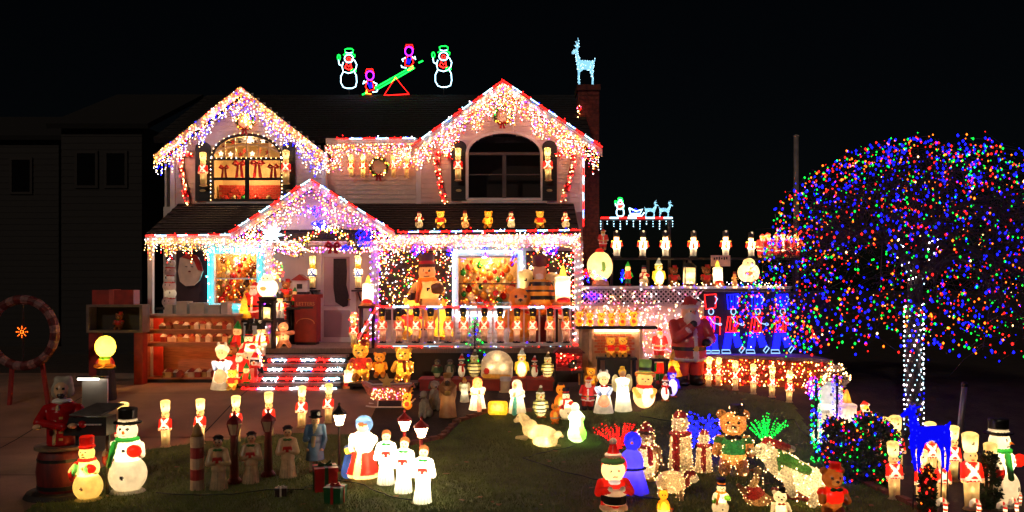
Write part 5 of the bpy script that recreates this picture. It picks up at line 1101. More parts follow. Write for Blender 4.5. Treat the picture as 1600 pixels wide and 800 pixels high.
for nm, lab, (ox, oy), mir in (('rope_light_rider', 'small red and blue rope light rider low on the left of the seesaw', (576, 146), 1), ('rope_light_rider', 'small red and blue rope light rider high on the right of the seesaw', (641, 108), -1)):
    r_ = lambda pts: [((mir * x) / F * RYd, y / F * RYd) for x, y in pts]
    rope_fig(nm, lab, 'light figure', W(ox, oy, RYd), 1, [('head_outline', 'purple', r_(circ(2, 28, 6, 7)), True), ('hat_outline', 'tred', r_([(-5, 31), (-3, 38), (6, 38), (8, 31)]), False), ('body_outline', 'tred', r_([(-2, 20), (-5, 10), (0, 4), (8, 6), (7, 18), (2, 21)]), True), ('shirt', 'blue', r_([(-1, 17), (2, 8), (4, 17), (5, 9)]), False), ('arm', 'ice', r_([(-3, 19), (-9, 15), (-7, 20)]), False), ('arm', 'ice', r_([(7, 18), (13, 15), (11, 12)]), False), ('leg', 'amber', r_([(-3, 6), (-4, 0), (4, -1)]), False), ('shoe', 'ice', r_([(6, 2), (13, 3), (14, 6)]), False)], 'seesaw riders', r=.014)
cd_ = put('deer_white', 'light_deer', 914, 136, 66, 'ice white glowing reindeer standing on the chimney', 'light figure', Y=20.5, z=7.69, lit=0, rz=0); cd_.scale = (cd_.scale.x * .6, cd_.scale.y, cd_.scale.z * .97)
# sleigh team on a stand above the deck
SY = 19.3; ref = (1010, 341); p_ = W(*ref, SY)
ss = thing('light_stand', 'dark stand with red and white bulbs under the light sleigh', 'stand', (p_.x, SY, DZ))
a, b_ = W(938, 341, SY), W(1050, 341, SY); MB().box((a.x, SY - .05, a.z - .05), (b_.x, SY + .1, a.z)).build('board', ss, M_dark)
for x in (a.x + .05, b_.x - .05): MB().box((x - .03, SY + .03, .6), (x + .03, SY + .09, a.z - .051)).build('leg', ss, M_dark)
for i in range(8):
    u, v = a.lerp(b_, (i + .03) / 8), a.lerp(b_, (i + .97) / 8); MB().tube([u + Vector((0, -.08, 0)), v + Vector((0, -.08, 0))], .022, 5).build('red_section' if i % 2 == 0 else 'white_section', ss, bulbmat('tred' if i % 2 == 0 else 'ice'))
pts = [(a.x + (b_.x - a.x) * k / 11, SY - .08, a.z - .08 - .06 * j) for k in range(12) for j in range((4, 2, 3)[k % 3])]
obj('bulbs', bulbs_mesh('bulbs', pts, ['ice'] * len(pts), .013), ss, stuff=True)
rope_fig('rope_light_snowman', 'small white light snowman driving the sleigh above the deck', 'light figure', W(969, 338, SY), .44, SNOW)
q = lambda pts: pxl(ref, SY, pts)
rope_fig('rope_light_sleigh', 'white and blue light sleigh above the deck', 'light figure', p_, 1, [('runner', 'ice', q([(982, 337), (1003, 337), (1007, 332)]), False), ('body_outline', 'ice', q([(983, 325), (985, 334), (1000, 334), (1004, 327), (994, 330), (983, 325)]), False), ('scroll', 'tblue', q([(988, 333), (993, 326), (999, 333)]), False)], r=.016)
for px, lab in ((1016, 'first white light reindeer pulling the sleigh above the deck'), (1038, 'second white light reindeer pulling the sleigh above the deck')):
    put('deer_white', 'light_deer', px, 339, 314, lab, 'light figure', 'sleigh reindeer above the deck', Y=SY, z=a.z, lit=0, rz=180)
# marching soldiers outlined in rope light before the dark board
def march(px, first):
    Yb = LY + .04; ref = (px, 551); q = lambda pts: [((x) / F * Yb, y / F * Yb) for x, y in pts]
    L_ = [('hat_outline', 'tblue' if not first else 'tred', q([(-8, 70), (-10, 92), (8, 93), (7, 72)]), True), ('face_outline', 'dice', q(circ(0, 66, 4, 5, 10)), True), ('plume', 'dice', q([(6, 78), (10, 86), (6, 90)]), False), ('cheek', 'tred', q([(-5, 70), (3, 70)]), False),
          ('jacket_outline', 'tred', q([(-8, 58), (-12, 34), (4, 34), (6, 58)]), True), ('jacket_outline', 'tred', q([(-4, 56), (-6, 36), (0, 36), (1, 56)]), False), ('sleeve', 'dice', q([(-3, 58), (4, 48), (12, 46)]), False), ('glove', 'dice', q(circ(14, 46, 2.5, 1.6, 8)), True)]
    if first:
        L_ += [('chest', 'tblue', q([(-6, 58), (6, 38), (6, 58), (-6, 38)]), True), ('sleeve', 'tred', q([(8, 58), (14, 56), (14, 30)]), False), ('sleeve', 'tred', q([(-9, 58), (-15, 56), (-14, 30)]), False)]
        legs = [[(-10, 30), (-10, 6), (-2, 6), (-1, 30)], [(1, 30), (2, 6), (10, 6), (9, 30)]]; shoes = [[(-14, 5), (-1, 5), (-1, 1), (-14, 1)], [(1, 5), (13, 5), (13, 1), (1, 1)]]
    else:
        legs = [[(-12, 32), (-16, 8), (-6, 8), (-2, 32)], [(-2, 32), (4, 10), (14, 13), (6, 32)]]; shoes = [[(-18, 6), (-6, 6), (-4, 1), (-18, 1)], [(9, 5), (14, 12), (18, 9), (12, 1)]]
    for a_ in legs:
        L_.append(('leg_outline', 'tblue', q(a_), True))
        for k in range(1, 5): L_.append(('leg_fill', 'tblue', q([tuple(a_[0][i] + (a_[3][i] - a_[0][i]) * k / 5 for i in (0, 1)), tuple(a_[1][i] + (a_[2][i] - a_[1][i]) * k / 5 for i in (0, 1))]), False))
    if not first:
        for k in range(1, 4): L_.append(('hat_fill', 'tblue', q([(-8 + 4 * k, 72), (-9 + 4.4 * k, 92)]), False))
    for a_ in shoes: L_.append(('shoe_outline', 'dice', q(a_), True))
    return L_, Yb
for i, px in enumerate((1111, 1146, 1184, 1223)):
    L_, Yb = march(px, i == 0); p_ = W(px, 551, Yb); p_.z = LZ
    rope_fig('rope_light_soldier', ('front facing rope light soldier in red and blue outlines at the board', 'first marching rope light soldier with blue hat beside the front facing one', 'second marching rope light soldier in the middle of the dark board', 'rope light soldier half hidden by the lit tree')[i], 'light figure', p_, 1, L_, 'rope light soldiers', r=.011)

# more strings inside the porch; the ceiling ones are added to brighten it
icicles('added warm string lights along the inside of the porch ceiling above the railing', [W(600, 380, 18.1), W(900, 380, 18.1)], lambda u: .12, WARMMIX, .05, .06)
icicles('added pinkish string lights along the porch ceiling by the front door', [W(400, 384, 17.9), W(596, 384, 17.9)], lambda u: .14, [('warm', 3), ('pink', 3), ('white', 3), ('purple', 1)], .04, .06, .014)
net('net of golden lights inside the window behind the railing', 'net_lights', (719, 404), (805, 484), 110, [('gold', 3), ('amber', 2), ('red', 1), ('warm', 2)], YD + .1, .01, .04)
net('net of golden lights inside the cyan framed window', 'net_lights', (338, 400), (400, 472), 90, [('gold', 3), ('amber', 2), ('red', 1), ('warm', 2)], YD + .1, .01, .04)
net('added pale pink lights woven through the white deck lattice', 'net_lights', (912, 450), (1100, 472), 55, [('pink', 2), ('white', 3), ('warm', 2)], DY - .1, .009)  # bulbs added to brighten the lattice
net('warm lights strewn along the front of the white deck top', 'net_lights', (1000, 440), (1230, 450), 90, [('warm', 3), ('white', 2), ('blue', 1)], DY - .1, .009)

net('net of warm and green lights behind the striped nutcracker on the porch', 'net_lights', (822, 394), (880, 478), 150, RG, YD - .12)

# lights wound round the porch columns and the arched window
for px, lab, pal in ((421, 'warm and violet lights wound round the left porch column', [('warm', 3), ('purple', 3), ('white', 3), ('green', 1), ('pink', 2)]), (586, 'violet and pink lights wound round the middle porch column', [('purple', 3), ('pink', 3), ('white', 3), ('blue', 1)]), (903, 'warm lights wound round the right porch column', [('warm', 4), ('red', 2), ('white', 3), ('pink', 2)])):
    c = W(px, 0, 17.2); pts = [Vector((c.x + .105 * math.cos(k * .8), 17.2 + .105 * math.sin(k * .8), PF + .1 + (PEz - PF - .3) * k / 130)) for k in range(130)]
    lightstring('column_lights', lab, 'string lights', pts, [pick(pal) for _ in pts], .011, [pts])
pts = [Vector(a_) + Vector((0, -.06, .03)) for a_ in arcL] + [Vector((x, YG - .1, z)) for x in (LW[0] - .02, LW[1] + .02) for z in [LW[2] + (LW[3] - LW[2]) * k / 11 for k in range(12)]] + [Vector((LW[0] + (LW[1] - LW[0]) * k / 14, YG - .1, LW[3] + .0)) for k in range(15)]
lightstring('window_lights', 'dotted string of white lights round the lit upper window', 'string lights', pts, ['twarm' if k % 3 else 'twhite' for k in range(len(pts))], .012)

net('short string of red and warm lights up the left edge of the chimney', 'net_lights', (902, 165), (908, 215), 34, [('warm', 3), ('red', 2), ('pink', 1)], 20.1, .011, .02)
cloud('light_bunch', 'red and gold poinsettia lights by the stair rail', 'string lights', W(553, 500, 16.9), (.1, .06, .2), 40, [('red', 4), ('warm', 1), ('amber', 1)])
cloud('light_bunch', 'warm lights tangled along the left edge of the steps', 'string lights', W(404, 560, 16.35), (.12, .1, .3), 60, WARMMIX)
cloud('light_bunch', 'gold and green lights on the left porch post stand', 'string lights', W(432, 425, 17.0), (.16, .08, .25), 70, [('gold', 3), ('warm', 3), ('green', 1), ('red', 1)])
# ------------------------------------------------------------------ figures on the house
for px, b_, t_, lab in ((318, 291, 237, 'lit toy soldier on the left shutter of the lit upper window'), (447, 288, 234, 'lit toy soldier on the right shutter of the lit upper window'), (716, 283, 231, 'lit toy soldier on the left shutter of the dark upper window'), (857, 283, 230, 'lit toy soldier on the right shutter of the dark upper window')):
    put('soldier', 'toy_soldier', px, b_, t_, lab, 'soldier', 'soldiers on the shutters', Y=YG - .2, lit=.8)
for i, px in enumerate((549, 567, 615, 635, 655)):
    put('soldier', 'toy_soldier', px, 277, 241, ('first', 'second', 'third', 'fourth', 'fifth')[i] + ' small orange soldier lamp from the left on the wall between the gables', 'soldier', 'soldier lamps between the gables', Y=YD - .16, lit=2.0 if i < 2 else .9, lc=(1, .6, .2))
RF = 17.25; zr = PEz + (RF - PE) / (18.62 - PE) * (zW - PEz)
for i, (px, k, lab) in enumerate(((655, 'snowman_plain', 'first small snowman from the left on the porch roof'), (689, 'bear_mini', 'first small yellow bear from the left on the porch roof'), (727, 'snowman_gold', 'golden snowman on the porch roof between two bears'), (763, 'bear_gold', 'orange bear in the middle of the porch roof row'), (799, 'snowman_plain', 'snowman with red scarf right of the orange roof bear'), (844, 'bear_mini', 'last small yellow bear on the porch roof'), (884, 'snowman_plain', 'last snowman at the right end of the porch roof'))):
    put(k, 'roof_snowman' if 'snow' in k else 'roof_bear', px, 350, 321, lab, 'snowman' if 'snow' in k else 'bear', 'small figures on the porch roof', Y=RF, z=zr, lit=.8, rz=rnd.uniform(-20, 20))
OD = ('first', 'second', 'third', 'fourth', 'fifth', 'sixth', 'seventh', 'eighth', 'ninth', 'tenth', 'eleventh', 'twelfth', 'thirteenth')
for i, px in enumerate((598, 624, 649, 673, 700, 725, 756, 782, 807, 832, 859, 885)):
    put('rail_soldier', 'toy_soldier', px, 537, 481, OD[i] + ' black hatted toy soldier from the left along the porch railing', 'soldier', 'soldiers along the railing', Y=17.03, z=W(0, 538, 17.03).z + .03, lit=.5)
rs = thing('soldier_ledge', 'narrow ledge carrying the railing soldiers', 'ledge', (W(740, 0, 17).x, 17.0, W(0, 538, 17.03).z))
MB().box((W(590, 0, 17).x, 16.95, W(0, 538, 17.03).z - .03), (W(895, 0, 17).x, 17.1, W(0, 538, 17.03).z + .028)).build('board', rs, M_trim)
# soldiers flanking the door, stand on brackets
for px, lab in ((488, 'white soldier with blue coat trim left of the front door'), (560, 'white soldier with blue coat trim right of the front door')):
    put('blue_soldier', 'toy_soldier', px, 452, 399, lab, 'soldier', 'soldiers flanking the front door', Y=18.6, lit=1.2)
    c = W(px, 453, 18.6); br = thing('wall_bracket', 'small wooden bracket under the soldier ' + ('left' if px < 500 else 'right') + ' of the front door', 'bracket', c); MB().box((c.x - .14, 18.48, c.z - .04), (c.x + .14, 18.9, c.z)).build('board', br, M_dark); MB().bar((c.x, 18.86, c.z - .25), (c.x, 18.55, c.z - .04), .03).build('brace', br, M_dark)
# letter box by the door with lettering
c = W(480, 536, 18.1); c.z = PF; lb = thing('letter_box', 'red letter box with LETTERS painted on it left of the front door', 'letter box', c)
bw, bh = .245, W(0, 460, 18.1).z - PF
MB().box((c.x - bw, 17.95, PF + .06), (c.x + bw, 18.35, PF + bh - .08)).build('body', lb, M_red); MB().box((c.x - bw - .04, 17.91, PF + bh - .079), (c.x + bw + .04, 18.39, PF + bh)).build('lid', lb, M_red); MB().box((c.x - bw + .03, 17.98, PF), (c.x + bw - .03, 18.32, PF + .059)).build('foot', lb, M_dark)
MB().box((c.x - .17, 17.935, PF + bh * .72), (c.x + .17, 17.949, PF + bh * .76)).build('slot', lb, M_black)
M_gold = surf('gold_paint', (230, 150, 90), .5)
tx = bpy.data.curves.new('lettering', 'FONT'); tx.body = 'LETTERS'; tx.size = .11; tx.align_x = 'CENTER'; tx.extrude = .004; tx.materials.append(M_gold)
o = bpy.data.objects.new('lettering', tx); o = bpy.data.objects.new('lettering', bpy.data.meshes.new_from_object(o)); C.objects.link(o); o.parent = lb; o.location = (0, 17.94 - c.y, bh * .8 - .02); o.rotation_euler = (math.pi / 2, 0, 0)
MB().tube([(c.x + .2 * math.cos(a), 17.945, PF + bh * .42 + .12 * math.sin(a)) for a in [math.pi * i / 10 for i in range(11)]], .012, 4).build('arc_emblem', lb, M_gold)
# porch clutter between window and door
def stand(px, Y, zt, zb, w, lab, mat=M_dark):
    c = W(px, 0, Y); t = thing('display_stand', lab, 'stand', (c.x, Y, zb)); MB().box((c.x - w, Y - .16, zt - .05), (c.x + w, Y + .16, zt)).build('board', t, mat)
    for s in (-1, 1): MB().box((c.x + s * (w - .04) - .025, Y - .1, zb), (c.x + s * (w - .04) + .025, Y + .1, zt - .051)).build('leg', t, mat)
for (k, nm, px, b_, t_, lab, cat, Y, lit) in (
    ('snow_globe', 'glowing_lamp', 418, 470, 428, 'bright glowing lamp figure on the left porch post stand', 'lamp', 17.0, 1.6),
    ('lantern_lamp', 'lantern', 418, 500, 470, 'golden lantern below the bright lamp on the left porch post', 'lantern', 16.95, 1.0),
    ('santa', 'santa_figure', 397, 505, 440, 'pink and red Santa figure beside the cyan framed window', 'santa', 17.6, .5),
    ('candle_lamp', 'candle_figure', 574, 478, 428, 'bright white candle lamp right of the front door', 'lamp', 17.1, 2.2),
    ('bear_brown', 'bear_figure', 447, 470, 436, 'small brown bear figure left of the letter box', 'bear', 18.2, .6),
    ('elf', 'elf_figure', 460, 480, 448, 'small elf figure above the gingerbread man', 'elf', 18.1, .5),
    ('candle_lamp', 'candle_figure', 879, 478, 412, 'bright white candle lamp at the right end of the porch', 'lamp', 17.4, 2.2)):
    put(k, nm, px, b_, t_, lab, cat, Y=Y, lit=lit)
    zb = W(0, b_, Y).z; stand(px, Y, zb, PF if px > 405 else .6, .17, 'dark wooden stand under the ' + lab, M_dark)
hb = thing('toy_house', 'small white toy house on the porch beside the door', 'toy house', W(470, 456, 18.3))
c = W(470, 456, 18.3); MB().box((c.x - .16, 18.2, c.z), (c.x + .16, 18.45, c.z + .26)).build('wall', hb, M_trim); MB().slab([(c.x - .2, 18.17, c.z + .26), (c.x + .2, 18.17, c.z + .26), (c.x, 18.17, c.z + .4)], .32).build('roof', hb, M_red); MB().box((c.x - .06, 18.185, c.z + .07), (c.x + .06, 18.199, c.z + .18)).build('window', hb, M_black)
stand(470, 18.3, c.z, PF, .17, 'dark wooden stand under the small toy house')
put('ginger_man', 'gingerbread_man', 444, 541, 500, 'pink gingerbread man beside the top of the steps', 'gingerbread man', Y=17.05, z=PF, lit=.8)
# steps left and right side figures
LS = 'figures crowding the left side of the steps'
for (k, nm, px, b_, t_, lab, cat, lit) in (
    ('granny', 'granny_figure', 347, 608, 534, 'softly glowing yellow and green lady figure at the foot of the steps', 'figure', 1.6),
    ('santa', 'santa_figure', 376, 606, 545, 'red Santa figure between the glowing lady and the steps', 'santa', .8),
    ('penguin_red', 'penguin_figure', 398, 604, 546, 'small penguin with red hat beside the lowest step', 'penguin', 1.2),
    ('snowman_plain', 'snowman_figure', 388, 570, 515, 'small snowman half way up the left side of the steps', 'snowman', 1.0),
    ('nutcracker', 'nutcracker', 408, 560, 500, 'small nutcracker standing by the upper left step', 'nutcracker', .9),
    ('elf', 'elf_figure', 370, 560, 500, 'elf figure in front of the display case end', 'elf', .5),
    ('bear_brown', 'bear_figure', 362, 580, 535, 'brown bear with red hat behind the glowing lady', 'bear', .4)):
    Y = 16.2 + (606 - b_) * .012 if b_ < 600 else None
    put(k, nm, px, b_, t_, lab, cat, LS, Y=Y, z=None if Y is None else None, lit=lit)
for i, (px, b_, Y) in enumerate(((388, 570, 16.2 + 36 * .012), (408, 560, 16.2 + 46 * .012), (370, 560, 16.2 + 46 * .012), (362, 580, 16.2 + 26 * .012))):
    c = W(px, b_, Y); t = thing('wooden_crate', ('low crate under the small snowman beside the steps', 'crate under the small nutcracker beside the steps', 'crate under the elf by the display case', 'low crate under the brown bear behind the glowing lady')[i], 'crate', (c.x, Y, .6)); MB().box((c.x - .16, Y - .13, .6), (c.x + .16, Y + .13, c.z)).build('box', t, M_dark)
    for k in range(2): MB().box((c.x - .17, Y - .145, .64 + k * (c.z - .6) * .5), (c.x + .17, Y - .131, .68 + k * (c.z - .6) * .5)).build('slat', t, surf('crate_slat', (90, 66, 46), .8))
put('candle_lamp', 'candle_figure', 545, 606, 566, 'small candle lamp on the right of the lowest step', 'lamp', lit=1.8)
put('elf', 'elf_figure', 553, 600, 555, 'red elf figure right of the lowest step', 'elf', lit=.5)
# figures behind the railing on the porch
put('snowman_gold', 'snowman_figure', 670, 512, 394, 'tall orange lit snowman behind the porch railing', 'snowman', Y=18.2, lit=.35, lc=(1, .6, .25))
for i, (px, k) in enumerate(((645, 'bear_mini'), (693, 'cone_tree'))): put(k, 'bear_figure' if i == 0 else 'light_tree', px, 530, 462, ('small yellow bear left of the tall porch snowman', 'small yellow cone tree right of the tall porch snowman')[i], ('bear', 'lamp')[i], Y=18.0, z=PF + .12, lit=1.3)
for (px, t_, k, lab, nm, cat) in ((823, 420, 'soldier', 'red soldier left of the striped nutcracker behind the railing', 'toy_soldier', 'soldier'), (862, 425, 'soldier', 'red soldier right of the striped nutcracker behind the railing', 'toy_soldier', 'soldier'), (815, 440, 'bear_gold', 'orange bear standing by the right edge of the porch window', 'bear_figure', 'bear')):
    put(k, nm, px, 538, t_, lab, cat, Y=18.1, z=PF, lit=.7)
nk = Fig().K('stand', (150, 30, 26), (0, 0, 0), .17, .15, .32).E('belly', OR, (0, 0, .42), (.2, .17, .1)).K('coat', (220, 160, 60), (0, 0, .42), .16, .15, .3).sym('C', 'arm', OR, (.17, 0, .68), (.21, -.05, .5), .05, .045).E('head', SK, (0, -.01, .8), (.11, .1, .1)).K('hat', (120, 30, 24), (0, 0, .87), .11, .12, .12).B('stripes', BK, (0, 0, .52), (.3, .3, .018), paint=True).B('stripes', BK, (0, 0, .6), (.3, .3, .018), paint=True).B('stripes', BK, (0, 0, .68), (.3, .3, .018), paint=True).K('beard', WH, (0, -.07, .7), .05, .06, .08).lamp((0, 0, .5, 1))
make_kind('striped_nutcracker', nk, 1 / 46); nk_ = put('striped_nutcracker', 'nutcracker', 843, 539, 398, 'tall nutcracker with black and gold stripes behind the railing', 'nutcracker', Y=18.0, z=PF, lit=.3, lc=(1, .6, .3)); nk_.scale.x *= .72; nk_.scale.y *= .8
# left porch end: Santa face board, totem of snowmen, display case with village pieces
c = W(297, 423, 18.7); sf = thing('santa_face_board', 'flat Santa face board with red hat on the maroon door', 'board', c)
P = lambda x, y, Y=18.72: W(x, y, Y)
MB().slab([P(281, 403), P(296, 398), P(310, 402), P(317, 424), P(312, 438), P(303, 446), P(290, 447), P(281, 440), P(278, 424)], .03).build('face', sf, surf('face_cream', (222, 196, 176), .6, .15)); 
MB().slab([P(283, 402, 18.69), P(292, 396, 18.69), P(306, 398, 18.69), P(314, 410, 18.69), P(317, 424, 18.69), P(309, 422, 18.69), P(303, 408, 18.69)], .02).build('hat', sf, surf('hat_red', (190, 40, 36), .6))
for x in (291, 300): MB().lathe([(0, .03), (.012, .026)], 8, c=P(x, 417, 18.7)).build('eye', sf, M_black)
MB().lathe([(0, .035), (.03, .02)], 8, c=P(296, 425, 18.69)).build('nose', sf, M_red)
tot = Fig()
for i, (z, r) in enumerate(((.1, .13), (.26, .11), (.4, .12), (.54, .1), (.68, .11), (.84, .1))): tot.E('ball', WH if i % 2 else (220, 190, 190), (rnd.uniform(-.02, .02), 0, z), (r, r, r * .9)).E('scarf', RD, (0, 0, z + .07), (r * .8, r * .8, .022)).sym('E', 'eyes', BK, (.04, -r, z + .03), .02, paint=True)
tot.K('hat', (60, 40, 90), (0, 0, .9), .08, .06, .1).lamp((0, 0, .3, .15))
make_kind('totem', tot, 1 / 46); put('totem', 'snowman_totem', 265, 480, 398, 'tall totem of stacked small snowman heads at the left porch end', 'totem', Y=17.9, lit=.6)
zt_ = W(0, 480, 17.9).z; stand(265, 17.9, zt_, .6, .25, 'dark bench under the snowman totem')
# display case
Yc = 16.9; cx0, cx1 = W(223, 0, Yc).x, W(366, 0, Yc).x; cz0, cz1 = .6, W(0, 494, Yc).z
dc = thing('display_case', 'wooden display case with three shelves of small village pieces left of the steps', 'display case', ((cx0 + cx1) / 2, Yc, .6)); M_case = surf('case_wood', (196, 122, 84), .5, .25, 5, .2, 30, stretch=(1, 1, 8))
MB().box((cx0, Yc, cz0), (cx0 + .05, Yc + .55, cz1)).build('side_panel', dc, M_case); MB().box((cx1 - .05, Yc, cz0), (cx1, Yc + .55, cz1)).build('side_panel', dc, M_case); MB().box((cx0, Yc + .551, cz0), (cx1, Yc + .58, cz1)).build('back_panel', dc, M_case)
MB().box((cx0 - .03, Yc - .03, cz1), (cx1 + .03, Yc + .58, cz1 + .04)).build('top', dc, surf('case_top', (226, 190, 170), .6)); MB().box((cx0, Yc + .02, cz0 - .02), (cx1, Yc + .55, cz0 + .09)).build('plinth', dc, M_dark)
she = [cz0 + .1, W(0, 535, Yc).z, W(0, 515, Yc).z]
for z in (she[1], she[2], cz1 + .04): MB().box((cx0 + .051, Yc - .012, z - .085), (cx1 - .051, Yc + .008, z - .026 if z < cz1 else z - .041)).build('strip_lip', dc, M_case)  # lips added to hide the strips under each shelf
for z in she: MB().box((cx0 + .051, Yc + .01, z - .025), (cx1 - .051, Yc + .55, z)).build('shelf', dc, M_case)
for i in range(3):
    o = MB().tube([(cx0 + .1, Yc + .06, [she[1] - .05, she[2] - .05, cz1 - .012][i]), (cx1 - .1, Yc + .06, [she[1] - .05, she[2] - .05, cz1 - .012][i])], .008, 5).build('added_strip', dc, glow('case_strip', (1, .42, .14), 7))  # unseen strips added to light the shelves evenly
MB().box((cx0 + .06, Yc + .3, cz0 + .12), (cx0 + .3, Yc + .32, cz1 - .06)).build('red_side_card', dc, surf('card_red', (220, 60, 36), .5))
CC = [(230, 200, 160), (200, 120, 70), (170, 60, 40), (120, 90, 60), (210, 170, 100), (240, 230, 210)]
for si, z in enumerate(she):
    for i in range(13):
        x = cx0 + .36 + (cx1 - cx0 - .5) * i / 12 + rnd.uniform(-.02, .02); w = rnd.uniform(.045, .06); h_ = rnd.uniform(.07, .12); col = CC[rnd.randrange(6)]; y = Yc + rnd.uniform(.16, .3)
        t = thing('village_house', 'tiny painted village house on the %s shelf of the display case' % ('bottom', 'middle', 'top')[si], 'ornament', (x, y, z), 'village houses on the %s shelf' % ('bottom', 'middle', 'top')[si])
        MB().box((x - w, y - w, z), (x + w, y + w, z + h_)).build('wall', t, surf('village_%d' % (CC.index(col)), col, .5)); MB().slab([(x - w * 1.25, y - w * 1.2, z + h_), (x + w * 1.25, y - w * 1.2, z + h_), (x, y - w * 1.2, z + h_ + w * 1.3)], w * 2.4).build('roof', t, surf('village_roof_%d' % (i % 2), ((240, 236, 228), (150, 50, 40))[i % 2], .6))
for i, (px, w_, h_) in enumerate(((288, 16, 17), (312, 22, 15), (338, 18, 12), (268, 12, 12), (354, 10, 16))):
    x = W(px, 0, Yc + .3).x; hw = w_ / 72 / 2; t = thing('white_box', ('white foam box second from the left on the display case', 'widest white foam box on the display case', 'low white foam box right of the widest one on the display case', 'white foam box at the left on the display case', 'narrow white foam box at the right end of the display case')[i], 'box', (x, Yc + .3, cz1 + .04), 'boxes on the display case')
    MB().box((x - hw, Yc + .15, cz1 + .041), (x + hw, Yc + .45, cz1 + .041 + h_ / 72)).build('body', t, surf('foam_white', (206, 190, 176), .7, .15)); MB().box((x - hw - .01, Yc + .14, cz1 + .042 + h_ / 72), (x + hw + .01, Yc + .46, cz1 + .07 + h_ / 72)).build('lid', t, surf('foam_white', (206, 190, 176), .7, .15))
# ------------------------------------------------------------------ left of the drive
c = W(35, 520, 14.8); wr = thing('giant_wreath', 'large unlit red and white ribbon ring at the far left', 'wreath', (c.x, 14.8, gz(14.8))); R = .6
n = 28
for i in range(n):
    a0, a1 = 2 * math.pi * i / n, 2 * math.pi * (i + 1) / n; pth = [c + Vector((R * math.cos(a0 + (a1 - a0) * k / 2), 0, R * 1.02 * math.sin(a0 + (a1 - a0) * k / 2))) for k in range(3)]
    MB().tube(pth, .085, 8).build('red_band' if i % 2 else 'white_band', wr, surf('ring_red', (104, 24, 28), .6, .4, 20, .8, 40) if i % 2 else surf('ring_white', (150, 104, 104), .6, .4, 20, .8, 40))
MB().bar(c + Vector((-.25, .1, -R)), (c.x - .3, 14.9, gz(14.9)), .06).build('leg', wr, M_red); MB().bar(c + Vector((.3, .1, -R * .9)), (c.x + .42, 14.9, gz(14.9)), .06).build('leg', wr, M_red)
MB().tube([c + Vector((0, .02, R)), c + Vector((0, .02, -R))], .02, 5).build('spoke', wr, M_dark)
pts = [c + Vector((.02 + .1 * math.cos(a) * k, -.05, .02 + .1 * math.sin(a) * k)) for a in [i * math.pi / 4 for i in range(8)] for k in (.3, .7, 1)]
t = lightstring('light_snowflake', 'small amber light snowflake in the middle of the giant ring', 'light figure', pts, ['tamber'] * len(pts), .009, [[pts[2], pts[14]], [pts[8], pts[20]]])
Yb = 16.5; a, b_ = W(137, 520, Yb), W(220, 476, Yb)
sc = thing('shadow_box', 'dark framed shadow box on red legs beside the display case', 'display case', ((a.x + b_.x) / 2, Yb, gz(Yb))); M_fr = surf('frame_grey', (120, 100, 92), .7)
MB().box((a.x, Yb + .3, a.z), (b_.x, Yb + .33, b_.z)).build('back', sc, M_dark); MB().box((a.x - .03, Yb, b_.z - .05), (b_.x + .03, Yb + .34, b_.z)).build('frame_top', sc, M_fr); MB().box((a.x - .03, Yb, a.z), (b_.x + .03, Yb + .34, a.z + .05)).build('frame_bottom', sc, M_fr); MB().box((a.x - .031, Yb + .001, a.z + .05), (a.x + .03, Yb + .34, b_.z - .05)).build('frame_side', sc, M_fr); MB().box((b_.x - .03, Yb + .001, a.z + .05), (b_.x + .031, Yb + .34, b_.z - .05)).build('frame_side', sc, M_fr)
for x in (a.x + .08, b_.x - .08): MB().box((x - .09, Yb + .06, gz(Yb)), (x + .09, Yb + .28, a.z - .001)).build('leg', sc, M_red)
put('bear_brown', 'bear_figure', 186, 516, 488, 'small dim bear inside the dark shadow box', 'bear', Y=Yb + .15, z=a.z + .05, lit=.03)
c = W(180, 474, Yb + .2); rd = thing('wrapped_crate', 'dim red crate on top of the shadow box', 'crate', c); MB().box((c.x - .4, Yb + .05, b_.z + .001), (c.x + .45, Yb + .33, b_.z + .3)).build('box', rd, M_red); MB().box((c.x - .05, Yb + .04, b_.z + .002), (c.x + .05, Yb + .34, b_.z + .31)).build('ribbon', rd, surf('ribbon_pink', (180, 70, 70), .6))
c = W(165, 575, 15.2); zg = gz(15.2); pd = thing('dark_pedestal', 'dark pedestal under the round yellow lamp figure', 'pedestal', (c.x, 15.2, zg)); MB().lathe([(0, .2), (max(.05, c.z - zg - .03), .15), (max(.08, c.z - zg), .19)], 14, c=(c.x, 15.2, zg)).build('column', pd, M_dark)
put('round_head', 'lamp_figure', 165, 575, 524, 'glowing round yellow headed lamp figure on a pedestal at the left', 'lamp', Y=15.2, lit=1.7, lc=(1, .9, .4))
